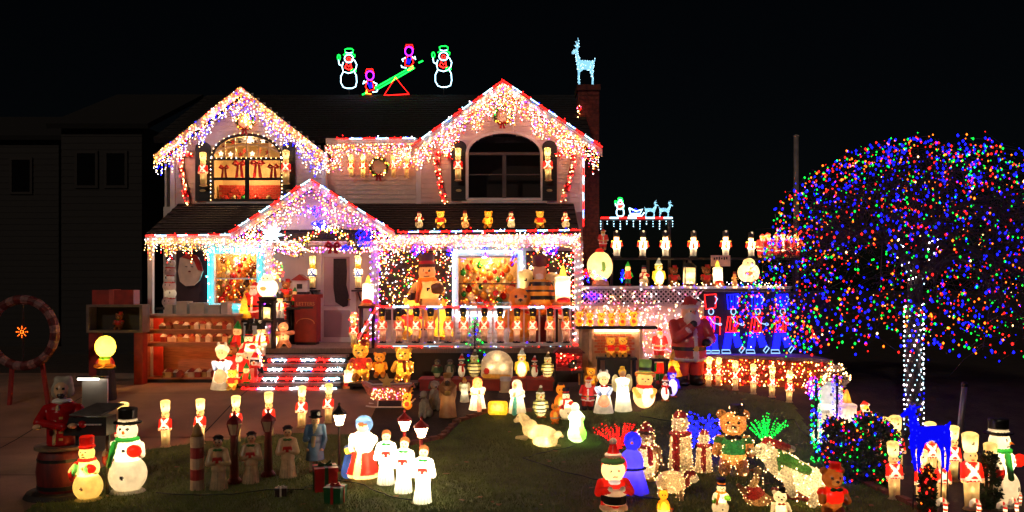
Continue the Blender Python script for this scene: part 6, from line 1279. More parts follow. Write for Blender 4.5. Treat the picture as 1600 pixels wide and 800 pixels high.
# player statue at a black organ on a barrel
Pb = G(98, 772); BH = W(0, 694, Pb.y).z
bar = thing('barrel_base', 'dark red barrel under the organ player figure', 'barrel', Pb)
MB().lathe([(0, .24), (.1, .28), (BH * .5, .30), (BH - .12, .28), (BH - .04, .25)], 20, c=Pb).build('staves', bar, surf('barrel_red', (110, 24, 24), .6, .3, 4, .2, 20, stretch=(6, 6, 1)), smooth=True)
for z in (.1, BH - .2): MB().lathe([(z, .286), (z + .05, .292)], 20, c=Pb).build('hoop', bar, M_black)
MB().lathe([(BH - .039, .32), (BH, .32)], 20, c=Pb).build('lid', bar, surf('barrel_lid', (120, 100, 80), .7))
MB().lathe([(0, .46), (.06, .42)], 20, c=Pb + Vector((.02, 0, .004))).build('foot_ring', bar, M_dark)
pl = Fig().K('coat', (190, 20, 26), (0, 0, 0), .2, .2, .5).E('coat', (190, 20, 26), (0, 0, .5), (.22, .16, .13)).sym('C', 'sleeve', (190, 20, 26), (.2, 0, .5), (.27, -.14, .34), .075, .065).C('sleeve', (190, 20, 26), (.27, -.14, .34), (.34, -.32, .32), .06, .05).C('sleeve', (190, 20, 26), (-.27, -.14, .34), (.1, -.34, .3), .06, .05).sym('E', 'hand', SK, (.22, -.36, .31), (.06, .05, .04)).C('braid', (230, 200, 150), (-.06, -.2, .04), (-.02, -.16, .56), .022).E('collar', WH, (0, -.03, .62), (.13, .12, .04)).E('head', SK, (0, -.02, .78), (.1, .11, .13)).E('hair', (190, 180, 160), (0, .03, .84), (.13, .12, .12)).sym('E', 'hair', (180, 170, 150), (.1, 0, .76), (.05, .07, .1)).E('beard', (60, 46, 36), (0, -.1, .7), (.05, .04, .04)).sym('E', 'eyes', BK, (.04, -.12, .8), .018, paint=True).sym('E', 'hair', (200, 190, 170), (.07, .02, .92), (.05, .06, .05))
for z in (.1, .2, .3, .4): pl.E('buttons', (230, 200, 120), (.03, -.2, z), .02, paint=True)
make_kind('player', pl, 1 / 60, 'painted'); hp = (700 - 585) / F * Pb.y
p_ = Pb + Vector((0, 0, BH)); t = thing('organ_player_statue', 'statue of a bearded player in red braided coat on a barrel', 'statue', p_, None, math.radians(14), (W(0, 584, Pb.y).z - p_.z) / 1.0)
for pn, me_ in KIND['player'][0]: obj(pn, me_, t, local=True)
Yo = Pb.y - .2; q = lambda x, y, dy=0: W(x, y, Yo) + Vector((0, dy, 0))
og = thing('organ_box', 'black organ box with flat grey lid beside the red coated statue', 'organ', (W(140, 0, Yo).x, Yo, .0))
MB().slab([q(108, 652), q(166, 652), q(166, 681), q(98, 681)], .26).build('case', og, M_black)
MB().slab([q(112, 649, -.06), q(162, 649, -.06), q(176, 638, .3), q(132, 637, .3)], .02, axis=(0, 0, 1)).build('lid', og, surf('organ_lid', (110, 104, 98), .25))
for x in (112, 160): a = q(x, 682, .12); MB().box((a.x - .02, a.y, .02), (a.x + .02, a.y + .04, a.z)).build('leg', og, M_black)
for i in range(9): a = q(112 + i * 5.4, 664, -.03); MB().box((a.x, a.y, a.z), (a.x + .034, a.y + .028, a.z + .015)).build('key', og, M_trim)
# floodlit plate with its lamp
c = W(148, 640, 12.6); fl = thing('floodlit_panel', 'grey metal panel with a bright strip lamp behind the organ', 'panel', (c.x, 12.6, gz(12.6))); zt1 = W(0, 592, 12.6).z
MB().box((c.x - .2, 12.6, .05), (c.x + .2, 12.63, zt1)).build('plate', fl, surf('steel_plate', (150, 140, 130), .3, .2, 3, .05, 20, metal=.7)); MB().box((c.x - .2, 12.47, zt1), (c.x + .12, 12.5, zt1 + .025)).build('strip_lamp', fl, glow('panel_strip', (1, .94, .8), 9)); MB().box((c.x - .22, 12.46, zt1 + .0251), (c.x + .22, 12.6, zt1 + .05)).build('hood', fl, M_black)
# ------------------------------------------------------------------ front lawn, left half
put('snowman_tall', 'snowman', 199, 770, 636, 'tall lit snowman with black top hat, green scarf and red mittens', 'snowman', lit=.85)
put('snowman_small', 'snowman', 138, 782, 680, 'shorter yellow lit snowman with red hat beside the tall snowman', 'snowman', lit=.9)
put('soldier', 'toy_soldier', 193, 712, 627, 'toy soldier standing right behind the tall snowman hat', 'soldier', 'soldiers along the driveway', lit=1)
for i, (px, b_, t_) in enumerate(((259, 699, 624), (313, 694, 622), (369, 690, 617), (421, 681, 611), (471, 668, 602), (513, 661, 598))):
    put('soldier', 'toy_soldier', px, b_, t_, OD[i] + ' lit toy soldier from the left along the driveway, right of the tall snowman', 'soldier', 'soldiers along the driveway', lit=1.0, rz=rnd.uniform(-12, 12))
for i, (px, b_, t_) in enumerate(((342, 765, 679), (392, 755, 674), (450, 746, 664))):
    put('hatted_caroler', 'caroler_figure', px, b_, t_, OD[i] + ' unlit cream caroler from the left, with dark cap and red book', 'caroler', 'unlit carolers', lit=0, rz=(15, 5, 10)[i])
def lamppost(px, b_, t_, label, col, lit, pole=.045):
    p = G(px, b_); h = (b_ - t_) / F * p.y; t = thing('lamp_post', label, 'lamp post', p); mt = surf('post_%d_%d' % (col[0], col[1]), col, .45, .25)
    q = lambda z: p + Vector((0, 0, z))
    MB().lathe([(0, .1), (.04, .1), (.09, pole), (h * .68, pole * .8), (h * .7, .06)], 12, c=p).build('pole', t, mt, smooth=False)
    MB().lathe([(h * .86, .11), (h * .9, .1), (h * .96, .035), (h, .01)], 8, c=p).build('cap', t, mt); 
    gl = MB().lathe([(h * .70, .05), (h * .86, .095)], 8, c=p).build('glass', t, glow('lantern_glass', (1, .7, .36), 8) if lit else surf('dull_glass', (190, 160, 130), .3))
    for i in range(4):
        a_ = math.pi / 4 + i * math.pi / 2; MB().tube([q(h * .7) + Vector((.056 * math.cos(a_), .056 * math.sin(a_), 0)), q(h * .86) + Vector((.1 * math.cos(a_), .1 * math.sin(a_), 0))], .009, 4).build('bar', t, mt)
    MB().lathe([(h, .015), (h + .02, .02), (h + .04, .006)], 8, c=p).build('finial', t, mt)
lamppost(366, 756, 646, 'unlit dark red lamp post between the first and second unlit carolers', (120, 20, 26), False, .06)
lamppost(419, 745, 643, 'unlit dark red lamp post between the second and third unlit carolers', (120, 20, 26), False, .06)
lamppost(530, 736, 633, 'lit black lamp post right of the gentleman in the blue coat', (26, 22, 20), True, .02)
lamppost(632, 738, 644, 'lit red lamp post behind the middle white caroler', (170, 30, 30), True, .03)
lamppost(658, 748, 655, 'lit red lamp post behind the front white caroler', (190, 50, 40), True, .03)
p = G(308, 766); t = thing('striped_candle', 'unlit red and cream striped candle post at the left of the carolers', 'candle', p); h = (766 - 660) / F * p.y
for i in range(5): MB().lathe([(h * i * .16, .085), (h * (i + 1) * .16 - .004, .085)], 14, c=p).build('red_band' if i % 2 else 'cream_band', t, surf('candle_red', (150, 30, 34), .5) if i % 2 else surf('candle_cream', (206, 170, 140), .5))
MB().lathe([(h * .8, .085), (h * .86, .06), (h * .93, .05), (h, .008)], 12, c=p).build('flame', t, surf('flame_tan', (170, 130, 70), .5), smooth=True)
put('gentleman', 'gentleman_figure', 492, 738, 641, 'unlit gentleman figure in long blue coat and black top hat', 'figure', lit=0, rz=10)
put('lady', 'lady_figure', 566, 747, 650, 'bright lit caroling lady in blue bonnet and red skirt with a child', 'figure', lit=3.6, rz=-8)
for i, (px, b_, t_, lab) in enumerate(((603, 757, 670, 'rear of the three glowing white carolers'), (630, 770, 681, 'middle of the three glowing white carolers'), (660, 786, 694, 'front and right most of the three glowing white carolers'))):
    put('caroler', 'caroler_figure', px, b_, t_, lab, 'caroler', 'glowing white carolers', lit=5.0, rz=(10, 4, -6)[i], lc=(1, .86, .6))
def gift(px, b_, w, h, label, col, rib, rz=0):
    p = G(px, b_); s = p.y / F; t = thing('gift_box', label, 'gift box', p, None, math.radians(rz)); hw = w * s / 2; hh = h * s
    obj('box', MB().box((-hw, -hw, 0), (hw, hw, hh * .74)).mesh('box', surf('wrap_%d_%d' % col[:2], col, .4, .2)), t, local=True); obj('lid', MB().box((-hw * 1.06, -hw * 1.06, hh * .741), (hw * 1.06, hw * 1.06, hh * .9)).mesh('lid', surf('wrap_%d_%d' % col[:2], col, .4, .2)), t, local=True)
    mt = surf('ribbon_%d_%d' % rib[:2], rib, .4); m = MB(); e = hw * 1.09; w_ = hw * .16
    m.box((-w_, -e, 0.002), (w_, -e + .012, hh * .905)).box((-e, -w_, .002), (-e + .012, w_, hh * .905)).box((e - .012, -w_, .002), (e, w_, hh * .905)).box((-w_, -e, hh * .906), (w_, e, hh * .92)).box((-e, -w_, hh * .907), (e, w_, hh * .922)); obj('ribbon', m.mesh('ribbon', mt), t, local=True)
    for sg in (-1, 1): obj('bow_loop', MB().tube([(0, 0, hh * .93), (sg * hw * .5, -hw * .1, hh * 1.08), (sg * hw * .6, 0, hh * .95), (0, 0, hh * .92)], [hw * .08, hw * .14, hw * .14, hw * .06], 6).mesh('bow_loop', mt), t, local=True)
gift(508, 766, 34, 42, 'red gift box with dark green bow in front of the gentleman', (170, 24, 24), (24, 70, 34), 20)
gift(524, 786, 27, 30, 'green gift box with red ribbon in front of the red one', (20, 84, 40), (170, 30, 24), -10)
gift(439, 776, 17, 16, 'small dark gift box with pale bow in front of the unlit carolers', (46, 22, 20), (214, 200, 180), 12)
# ------------------------------------------------------------------ beds below the porch
put('bear_hatted', 'bear_figure', 565, 604, 540, 'golden lit bear with dark red hat left of the pram', 'bear', Y=16.0, z=.75, lit=1.6, lc=(1, .7, .3))
put('bear_tinsel', 'bear_figure', 630, 602, 543, 'large golden lit bear with dark scarf right of the pram', 'bear', Y=16.0, z=.72, lit=2.2, lc=(1, .7, .3))
put('bear_gold', 'bear_figure', 594, 590, 548, 'small orange bear between the two golden bears', 'bear', Y=16.2, z=.8, lit=.25)
t = thing('hay_bench', 'dark bench carrying the golden bears beside the steps', 'bench', (W(597, 0, 16.1).x, 16.1, .6)); MB().box((W(548, 0, 16.1).x, 15.85, .66), (W(655, 0, 16.1).x, 16.4, .72)).build('seat', t, M_dark)
for px in (552, 600, 650): MB().box((W(px, 0, 16.1).x - .03, 15.9, .55), (W(px, 0, 16.1).x + .03, 16.35, .659)).build('leg', t, M_dark)
p = G(603, 640); pr = thing('light_sleigh', 'pink sleigh shaped pram made of lit tinsel before the golden bears', 'sleigh', p); q = lambda x, y, dy=0: W(x, y, p.y) + Vector((0, dy, 0))
M_tp = surf('tinsel_pink', (226, 130, 110), .5, .3, 30, .9, 50)
MB().slab([q(564, 597), q(578, 606), q(640, 604), q(636, 620), q(628, 626), q(588, 626), q(574, 616)], .3).build('body', pr, M_tp)
MB().tube([q(640, 604, .0), q(646, 600, .0), q(648, 606, .0)], .02, 6).build('scroll', pr, M_tp); MB().tube([q(566, 599, .3), q(578, 604, .3), q(640, 602, .3)], .016, 6).build('rim', pr, M_trim)
MB().slab([q(603 + (13 if k % 2 == 0 else 5.5) * math.sin(math.pi * k / 5), 597 - (13 if k % 2 == 0 else 5.5) * math.cos(math.pi * k / 5), .06) for k in range(10)], .05).build('star', pr, surf('star_yellow', (246, 200, 110), .5))
MB().tube([q(572, 634, -.02), q(585, 636, -.02), q(635, 636, -.02), q(646, 626, -.02)], .014, 6).build('runner', pr, M_trim); MB().tube([q(572, 634, .3), q(585, 636, .3), q(635, 636, .3), q(646, 626, .3)], .014, 6).build('runner', pr, M_trim)
for x in (590, 628): MB().tube([q(x, 624, .05), q(x, 636, -.01)], .012, 5).build('strut', pr, M_trim)
pts = [q(rnd.uniform(580, 634), rnd.uniform(607, 624), -.015) for _ in range(80)]
obj('bulbs', bulbs_mesh('bulbs', pts, [pick([('twarm', 4), ('pink', 1)]) for _ in pts], .008), pr, stuff=True)
put('reindeer_sitting', 'reindeer_figure', 637, 640, 605, 'small lit reindeer standing beside the pink sleigh', 'reindeer', lit=.8)
# raised red planter, back row of penguins and the arched board
pb = thing('red_bench', 'long low red painted bench behind the nativity figures', 'bench', (W(757, 0, 16.0).x, 16.0, .55)); zt0 = W(0, 591, 16.0).z; xa, xb = W(656, 0, 15.9).x, W(864, 0, 15.9).x
for i in range(5):
    x = xa + (xb - xa) * i / 5; MB().box((x + .004, 15.82, .5), (x + (xb - xa) / 5 - .004, 15.86, zt0 - .05)).build('panel', pb, M_red)
MB().box((xa - .02, 15.8, zt0 - .049), (xb + .02, 16.4, zt0)).build('top', pb, M_red)
for (k, px, t_, lab, lit) in (('penguin_coat', 683, 554, 'grey penguin with dark green coat at the left of the penguin row', .06), ('penguin_grey', 703, 554, 'dull brown penguin second from the left in the penguin row', .05), ('penguin_red', 722, 553, 'small black penguin with red hat third in the penguin row', .25), ('penguin_striped', 741, 546, 'green and black striped penguin left of the arched board', .35), ('penguin_yellow', 815, 544, 'bright yellow and white penguin right of the arched board', 1.1), ('penguin_red', 835, 556, 'small black and white penguin between two lit penguins', .15), ('penguin_striped', 856, 550, 'green penguin with bright belly and red cap right of the arched board', .9)):
    put(k, 'penguin_figure', px, 591, t_, lab, 'penguin', 'penguins on the red bench', Y=16.05, z=zt0, lit=lit)
ar = put('arched_lightbox', 'arched_light_box', 776, 591, 547, 'white arched light box with yellow foot standing on the red bench', 'light box', Y=15.98, z=zt0, lit=.75)
ck = thing('hanging_stocking', 'cream stocking hanging below the white arched light box', 'stocking', W(788, 620, 15.75))
MB().tube([W(790, 592, 15.8), W(789, 612, 15.75), W(783, 620, 15.75)], [.1, .09, .12], 10).build('leg', ck, surf('stocking_cream', (240, 220, 170), .8), smooth=True); MB().tube([W(790, 589, 15.8), W(790, 595, 15.8)], .11, 10).build('cuff', ck, M_trim)
t = thing('log_cabin', 'small red log cabin ornament with bulbs at the right end of the penguin row', 'toy house', W(889, 578, 16.2)); c = W(889, 578, 16.2)
for i in range(5): MB().box((c.x - .26, 16.05, c.z + .07 * i), (c.x + .26, 16.35, c.z + .07 * i + .064)).build('log', t, M_red)
MB().slab([(c.x - .32, 16.0, c.z + .35), (c.x + .32, 16.0, c.z + .35), (c.x + .2, 16.0, c.z + .45), (c.x - .2, 16.0, c.z + .45)], .4).build('roof', t, surf('cabin_roof', (120, 40, 34), .7)); MB().box((c.x - .02, 16.035, c.z + .05), (c.x + .14, 16.049, c.z + .22)).build('door', t, M_black)
pts = [(c.x + rnd.uniform(-.26, .26), 16.02, c.z + rnd.uniform(0, .36)) for _ in range(30)]; obj('bulbs', bulbs_mesh('bulbs', pts, [pick([('red', 3), ('warm', 1)]) for _ in pts], .01), t, stuff=True)
stand(889, 16.2, c.z, .6, .3, 'dark bench under the red log cabin')
put('dog_grey', 'dog_figure', 664, 652, 605, 'unlit grey sitting dog left of the wise man', 'dog', lit=.0, rz=-25); put('dog_grey', 'dog_figure', 678, 640, 588, 'unlit grey dog further back left of the wise man', 'dog', lit=.0, rz=20)
put('wise_man', 'wise_man_figure', 700, 652, 582, 'dim brown robed wise man at the left of the nativity', 'figure', lit=.25)
put('joseph', 'joseph_figure', 746, 640, 588, 'glowing white kneeling figure with orange headcloth left of the crib', 'figure', lit=2.0, rz=20)
put('mary', 'mary_figure', 808, 645, 591, 'glowing white veiled kneeling figure right of the crib', 'figure', lit=1.9, rz=-20)
put('crib', 'crib_figure', 778, 648, 623, 'glowing golden crib with baby in the nativity', 'crib', lit=1.5, lc=(1, .75, .3))
for (k, nm, px, b_, t_, lab, cat, lit, rz) in (
    ('penguin_striped', 'penguin_figure', 845, 652, 602, 'pale striped penguin on the lawn edge right of the nativity', 'penguin', .9, 10), ('angel', 'angel_figure', 726, 628, 590, 'small orange angel between wise man and kneeling figure', 'angel', .3, 0),
    ('cat_orange', 'cat_figure', 876, 648, 598, 'orange lit cat figure right of the striped penguin', 'cat', .6, 0), ('cat_orange', 'fox_figure', 866, 662, 628, 'small orange figure low on the lawn edge before the cat', 'cat', .3, 20), ('santa', 'santa_figure', 918, 640, 588, 'small red Santa behind the green glowing figure', 'santa', .25, 0), ('snowman_plain', 'snowman_figure', 885, 655, 605, 'small pale figure just left of the green glowing one', 'snowman', .8, 0),
    ('wrapped_figure', 'robed_figure', 902, 692, 628, 'white robed figure with green light painted on one side at the lawn edge', 'figure', 2.2, 0), ('santa_mini', 'santa_figure', 850, 604, 580, 'tiny red Santa on the ground behind the striped penguin', 'santa', .4, 0)):
    put(k, nm, px, b_, t_, lab, cat, lit=lit, rz=rz, lc=(.75, 1, .5) if k == 'wrapped_figure' else (1, .82, .55))
put('lamb', 'lamb_figure', 842, 690, 650, 'large lying white lamb on the lawn', 'lamb', lit=.9, rz=-28); put('lamb', 'lamb_figure', 853, 699, 674, 'small lying lamb in front of the large one', 'lamb', lit=1.6, rz=160)
# fireplace board with reindeer on its mantel, right of the porch
FY = 16.6; a, b_ = W(904, 572, FY), W(1003, 514, FY); fb = thing('fireplace_board', 'painted brick fireplace board with lit mantel right of the porch', 'fireplace', ((a.x + b_.x) / 2, FY, .6))
MB().box((a.x, FY, .6), (b_.x, FY + .05, b_.z)).build('panel', fb, surf('hearth_mortar', (220, 170, 130), .8)); MB().box((a.x - .05, FY - .12, b_.z), (b_.x + .3, FY + .2, b_.z + .06)).build('mantel', fb, M_dark)
for x in (a.x, W(922, 0, FY).x - .03, b_.x - .06): MB().box((x, FY - .05, .6), (x + .07, FY - .002, b_.z - .001)).build('pilaster', fb, surf('pilaster_cream', (240, 200, 150), .6))
xa, xb = W(924, 0, FY).x + .06, b_.x - .08; zz0, zz1 = W(0, 552, FY).z, b_.z - .05; hm = surf('hearth_brick', (220, 110, 60), .7, .3, 8)
bme = MB().box((-.058, -.012, -.023), (.058, .012, .023)).mesh('brick', hm); rows = int((zz1 - zz0) / .058); cols_ = int((xb - xa) / .13)
for r in range(rows):
    for j in range(cols_): o = obj('brick', bme, fb, local=True); o.location = Vector((xa + .06 + j * .13 + (.06 if r % 2 else 0), FY - .008, zz0 + .03 + r * .058)) - WORLD_OF[fb.name]
MB().tube([(xa, FY - .06, b_.z - .03), (xb, FY - .06, b_.z - .03)], .012, 5).build('mantel_strip_light', fb, glow('mantel_strip', (1, .72, .45), 12)); MB().box((W(945, 0, FY).x, FY - .03, .62), (W(985, 0, FY).x, FY - .021, zz0 - .02)).build('hearth', fb, M_black)
for i, px in enumerate((954, 973)): put('bear_mini', 'bear_figure', px, 558, 524, ('left', 'right')[i] + ' round golden bear sitting in front of the fireplace bricks', 'bear', 'bears before the fireplace', Y=FY - .2, lit=.3)
stand(963, FY - .2, W(0, 558, FY - .2).z, .6, .4, 'dark stand under the two fireplace bears')
for i, px in enumerate((905, 922, 939, 956, 972, 990)): put('reindeer_sitting', 'reindeer_figure', px, 511, 484 - (3 if i in (0, 5) else 0), OD[i] + ' small orange reindeer from the left on the fireplace mantel', 'reindeer', 'reindeer on the mantel', Y=FY - .02, z=b_.z + .06, lit=.8)
for (k, nm, px, b2, t_, lab, cat, lit, rz, lc) in (('granny', 'granny_figure', 943, 645, 577, 'lit lady figure in white bonnet and pink apron right of the lawn edge', 'figure', 1.1, 0, (1, .8, .5)), ('angel', 'angel_figure', 974, 642, 572, 'bright white angel between the bonnet lady and the hatted mouse', 'angel', 1.8, 0, (1, .9, .6)), ('hatted_mouse', 'mouse_figure', 1006, 638, 560, 'lit orange mouse with tall green hat', 'mouse', 1.1, -10, (1, .8, .5)), ('penguin_red', 'penguin_figure', 1040, 626, 584, 'small white penguin with red cap in front of the purple one', 'penguin', .8, -20, (1, .7, .5)), ('penguin_purple', 'penguin_figure', 1049, 620, 568, 'deep blue violet penguin figure beside the big Santa', 'penguin', 1.4, 0, (.5, .4, 1)), ('bear_gold', 'bear_figure', 923, 606, 572, 'small golden bear in the bed left of the bonnet lady', 'bear', .5, 0, (1, .8, .5)), ('elf', 'elf_figure', 1031, 600, 545, 'red and white elf under the lattice wall', 'elf', .4, 0, (1, .8, .5)), ('santa_mini', 'santa_figure', 1030, 560, 512, 'pink and red Santa head figure left of the big Santa', 'santa', .7, 0, (1, .7, .5)), ('cone_tree', 'light_tree', 1054, 592, 541, 'golden cone tree lamp left of the big Santa', 'lamp', 1.0, 0, (1, .75, .3))):
    Y = 16.5 if b2 < 600 else None; put(k, nm, px, b2, t_, lab, cat, lit=lit, rz=rz, lc=lc, Y=Y)
stand(1030, 16.5, W(0, 560, 16.5).z, .6, .18, 'dark stand under the pink and red Santa'); stand(1054, 16.5, W(0, 592, 16.5).z, .5, .15, 'low dark stand under the golden cone tree')
put('santa_big', 'santa_statue', 1076, 601, 462, 'life size unlit Santa statue with one hand at his beard', 'santa', lit=0, rz=8)
# ------------------------------------------------------------------ figures on the deck
for i, (px, t_) in enumerate(((964, 360), (1004, 360), (1040, 360), (1083, 360), (1134, 360), (1174, 362))): put('nutcracker', 'nutcracker', px, 403, t_, OD[i] + ' lit nutcracker from the left on the high deck shelf', 'nutcracker', 'nutcrackers on the deck shelf', Y=18.4, z=SHZ, lit=3.2)
for i, px in enumerate((1190, 1200, 1212, 1222, 1233, 1243)): put('santa_mini', 'santa_figure', px, 408, 370 - (i % 2) * 2, OD[i] + ' small yellow faced Santa from the left at the right end of the deck shelf', 'santa', 'small Santas on the deck shelf', Y=18.35, z=SHZ, lit=2.2)
for (k, nm, px, t_, lab, cat, lit) in (('globe_lamp', 'globe_lamp', 938, 388, 'large pale yellow globe lamp at the left end of the deck', 'lamp', .9), ('elf', 'elf_figure', 981, 408, 'white and pink elf on the deck right of the globe lamp', 'elf', 1.6), ('snowman_plain', 'snowman_figure', 1006, 414, 'small plain snowman on the deck edge', 'snowman', .4), ('penguin_yellow', 'penguin_figure', 1030, 403, 'yellow green glowing penguin on the deck', 'penguin', 1.2), ('bear_brown', 'bear_figure', 1053, 415, 'dim brown bear on the deck right of the glowing penguin', 'bear', .1), ('lantern_lamp', 'lantern', 1077, 404, 'tall cream lantern on the deck', 'lantern', 1.0), ('bear_brown', 'bear_figure', 1104, 414, 'dim brown bear on the deck left of the sign lamp', 'bear', .15), ('candle_lamp', 'candle_figure', 1122, 405, 'bright candle lamp under the little sign on the deck', 'lamp', 2.0), ('snowman_gold', 'snowman_figure', 1147, 424, 'small golden snowman on the deck left of the snow globe', 'snowman', .4), ('snow_globe', 'snow_globe', 1170, 403, 'large lit snow globe lamp at the right of the deck', 'lamp', .9)):
    put(k, nm, px, 447, t_, lab, cat, Y=17.75, z=DZ, lit=lit)
put('santa_mini', 'santa_figure', 942, 390, 358, 'pinkish unlit figure standing on the deck globe', 'figure', Y=17.8, z=None, lit=.1)
t = thing('small_sign', 'small pink sign board over the bright candle lamp on the deck', 'sign', W(1126, 445, 17.95)); a, b_ = W(1111, 416, 17.95), W(1141, 399, 17.95); MB().box((a.x, 17.95, a.z), (b_.x, 17.98, b_.z)).build('board', t, surf('sign_pink', (236, 190, 170), .6)); MB().box(((a.x + b_.x) / 2 - .02, 17.985, DZ), ((a.x + b_.x) / 2 + .02, 18.01, b_.z - .01)).build('post', t, M_dark)
for i in range(6): MB().box((a.x + .06 + i * .055, 17.944, b_.z - .1 + (i % 2) * .01), (a.x + .09 + i * .055, 17.949, b_.z - .05 + (i % 3) * .01)).build('letter_stroke', t, M_dark)
cloud('light_bunch', 'blue and green bulbs tangled at the left end of the deck', 'string lights', W(930, 432, 17.5), (.28, .06, .16), 40, [('blue', 4), ('green', 2), ('red', 2)])
cloud('light_bunch', 'red poinsettia lights beside the porch column on the deck', 'string lights', W(918, 425, 17.6), (.12, .06, .1), 30, [('red', 3), ('tred', 2)])
cloud('light_bunch', 'blue bulbs hanging over the deck lattice at the left', 'string lights', W(925, 462, 17.28), (.22, .03, .08), 36, [('blue', 4), ('purple', 2)])
cloud('light_bunch', 'blue bulbs beside the deck elf', 'string lights', W(972, 432, 17.5), (.06, .04, .16), 20, [('blue', 3), ('cyan', 1)])
for i, (px, b2, t_) in enumerate(((1107, 604, 557), (1122, 603, 558), (1149, 610, 563), (1177, 616, 568), (1206, 621, 572), (1233, 629, 579))): put('soldier', 'toy_soldier', px, b2, t_, OD[i] + ' toy soldier from the left before the low garden wall', 'soldier', 'soldiers before the low wall', lit=1.0, rz=-8)
# ------------------------------------------------------------------ front lawn, right half
def spray(label, px, b_, t_, spread, pal, n, stem, r=.009, wire=None):
    p = G(px, b_); h = (b_ - t_) / F * p.y; t = thing('light_spray_tree', label, 'light tree', p); pts = []; m = MB(); c0 = p + Vector((0, 0, h * stem))
    if stem > 0: MB().tube([p, c0], .012, 6).build('stem', t, surf('metal_pole', (150, 140, 136), .4, metal=.6))
    for i in range(n):
        a = rnd.uniform(0, 6.283); u = rnd.random() ** .6; d = Vector((math.cos(a) * u * spread, math.sin(a) * u * spread * .7, 1 - .35 * u)); e = c0 + d * h * (1 - stem) * rnd.uniform(.75, 1.02); md = c0.lerp(e, .5) + Vector((0, 0, h * .05)); m.tube([c0, md, e], .004, 3)
        for k in range(9): f_ = (k + 1) / 9; pts.append((c0.lerp(md, f_ * 2) if f_ < .5 else md.lerp(e, f_ * 2 - 1)) + Vector((rnd.gauss(0, .006), rnd.gauss(0, .006), 0)))
    m.build('branches', t, surf('branch_%s' % pal[0][0], wire or (60, 20, 20), .5), stuff=True); obj('bulbs', bulbs_mesh('bulbs', pts, [pick(pal) for _ in pts], r), t, stuff=True); return t
spray('red light spray tree on a thin pole behind the drumming Santa', 967, 742, 652, .95, [('tred', 1)], 34, .42, .008)
spray('green light spray tree behind the sliding polar bear', 1196, 706, 644, .8, [('tgreen', 3), ('green', 1)], 30, .15, .01, (20, 60, 40))
for px, lab in ((1082, 'left blue light bush behind the scarfed tinsel figure'), (1110, 'right blue light bush beside the teddy bear')):
    cloud('blue_light_bush', lab, 'light tree', G(px, 715) + Vector((0, 0, .42)), (.16, .12, .3), 120, [('blue', 1)], .012)
put('santa_drummer', 'santa_drummer', 958, 797, 684, 'lit drumming Santa with tall red hat at the lawn front', 'santa', lit=.8)
put('blue_snowman', 'snowman_figure', 988, 770, 674, 'deep blue lit snowman shape right of the drumming Santa', 'snowman', lit=1.2, lc=(.25, .22, 1), rz=-10)
put('penguin_tinsel', 'tinsel_penguin', 1011, 750, 652, 'tinsel penguin with red hat and scarf behind the blue snowman', 'penguin', lit=1.3, rz=-18)
put('tinsel_figure_tall', 'tinsel_penguin', 1064, 738, 642, 'tall tinsel figure with long dark red scarf', 'penguin', lit=1.5, rz=-10)
t = put('tinsel_figure_tall', 'tinsel_figure', 1099, 738, 672, 'shorter tinsel figure leaning beside the tall scarfed one', 'figure', lit=1.5, rz=15)
put('teddy', 'teddy_bear', 1146, 740, 634, 'brown tinsel teddy bear with black top hat and green vest', 'bear', lit=1.8, rz=-12)
put('tinsel_lamb', 'tinsel_lamb', 1048, 782, 733, 'tinsel lamb with dark red scarf and cap looking right', 'lamb', lit=1.2)
put('cat_orange', 'yellow_bear', 1037, 812, 762, 'yellow lit animal figure cut by the bottom edge before the lamb', 'figure', lit=1.6, lc=(1, .8, .3))
put('snowman_green', 'snowman_figure', 1125, 806, 746, 'small snowman with navy hat and green mittens at the bottom edge', 'snowman', lit=.9)
put('goose', 'tinsel_goose', 1176, 791, 726, 'tinsel goose in red sweater before the polar bear', 'goose', lit=1.2, rz=-15)
put('polar_bear', 'polar_bear', 1232, 790, 688, 'large white polar bear with green scarf and Santa hat sliding on a red sled', 'polar bear', lit=1.4, rz=-6)
put('bear_white', 'bear_figure', 1219, 814, 762, 'small white bear with black hat cut by the bottom edge', 'bear', lit=.9)
put('bear_brown', 'bear_figure', 1299, 808, 724, 'brown bear drummer in red Santa hat beside the polar bear', 'bear', lit=.7)
# ------------------------------------------------------------------ hedge corner and right edge
def garland_post(label, px, b_, t_, pal, n=120):
    p = G(px, b_); h = (b_ - t_) / F * p.y; t = thing('garland_post', label, 'garland', p); MB().tube([p, p + Vector((0, 0, h))], .02, 6).build('pole', t, M_dark); pts = []; m = MB()
    for i in range(n):
        z = rnd.random() * h; a = rnd.uniform(0, 6.28); v = Vector((math.cos(a), math.sin(a), 0)); pts.append(p + Vector((0, 0, z)) + v * .07)
        for _ in range(4): q0 = p + Vector((0, 0, rnd.random() * h)); d = Vector((rnd.gauss(0, 1), rnd.gauss(0, 1), rnd.gauss(0, .6))).normalized() * .09; w = Vector((-d.y, d.x, .02)).normalized() * .008; m.add([q0 - w, q0 + w, q0 + d], [(0, 1, 2)])
    m.build('needles', t, surf('fir_green', (46, 84, 40)), stuff=True); obj('bulbs', bulbs_mesh('bulbs', pts, [pick(pal) for _ in pts], .012), t, stuff=True)
garland_post('fir garland post with green and blue bulbs at the corner of the hedge', 1275, 722, 592, [('green', 5), ('blue', 3), ('cyan', 2)])
garland_post('thin fir garland post with blue and violet bulbs among the white lamps', 1308, 690, 586, [('blue', 3), ('purple', 2)], 70)
cloud('light_bunch', 'magenta and violet light ball at the hedge corner', 'string lights', W(1270, 606, 13.3), (.13, .1, .2), 70, [('purple', 4), ('pink', 3), ('blue', 2)], .012)
HG = 'white lamps behind the hedge corner'
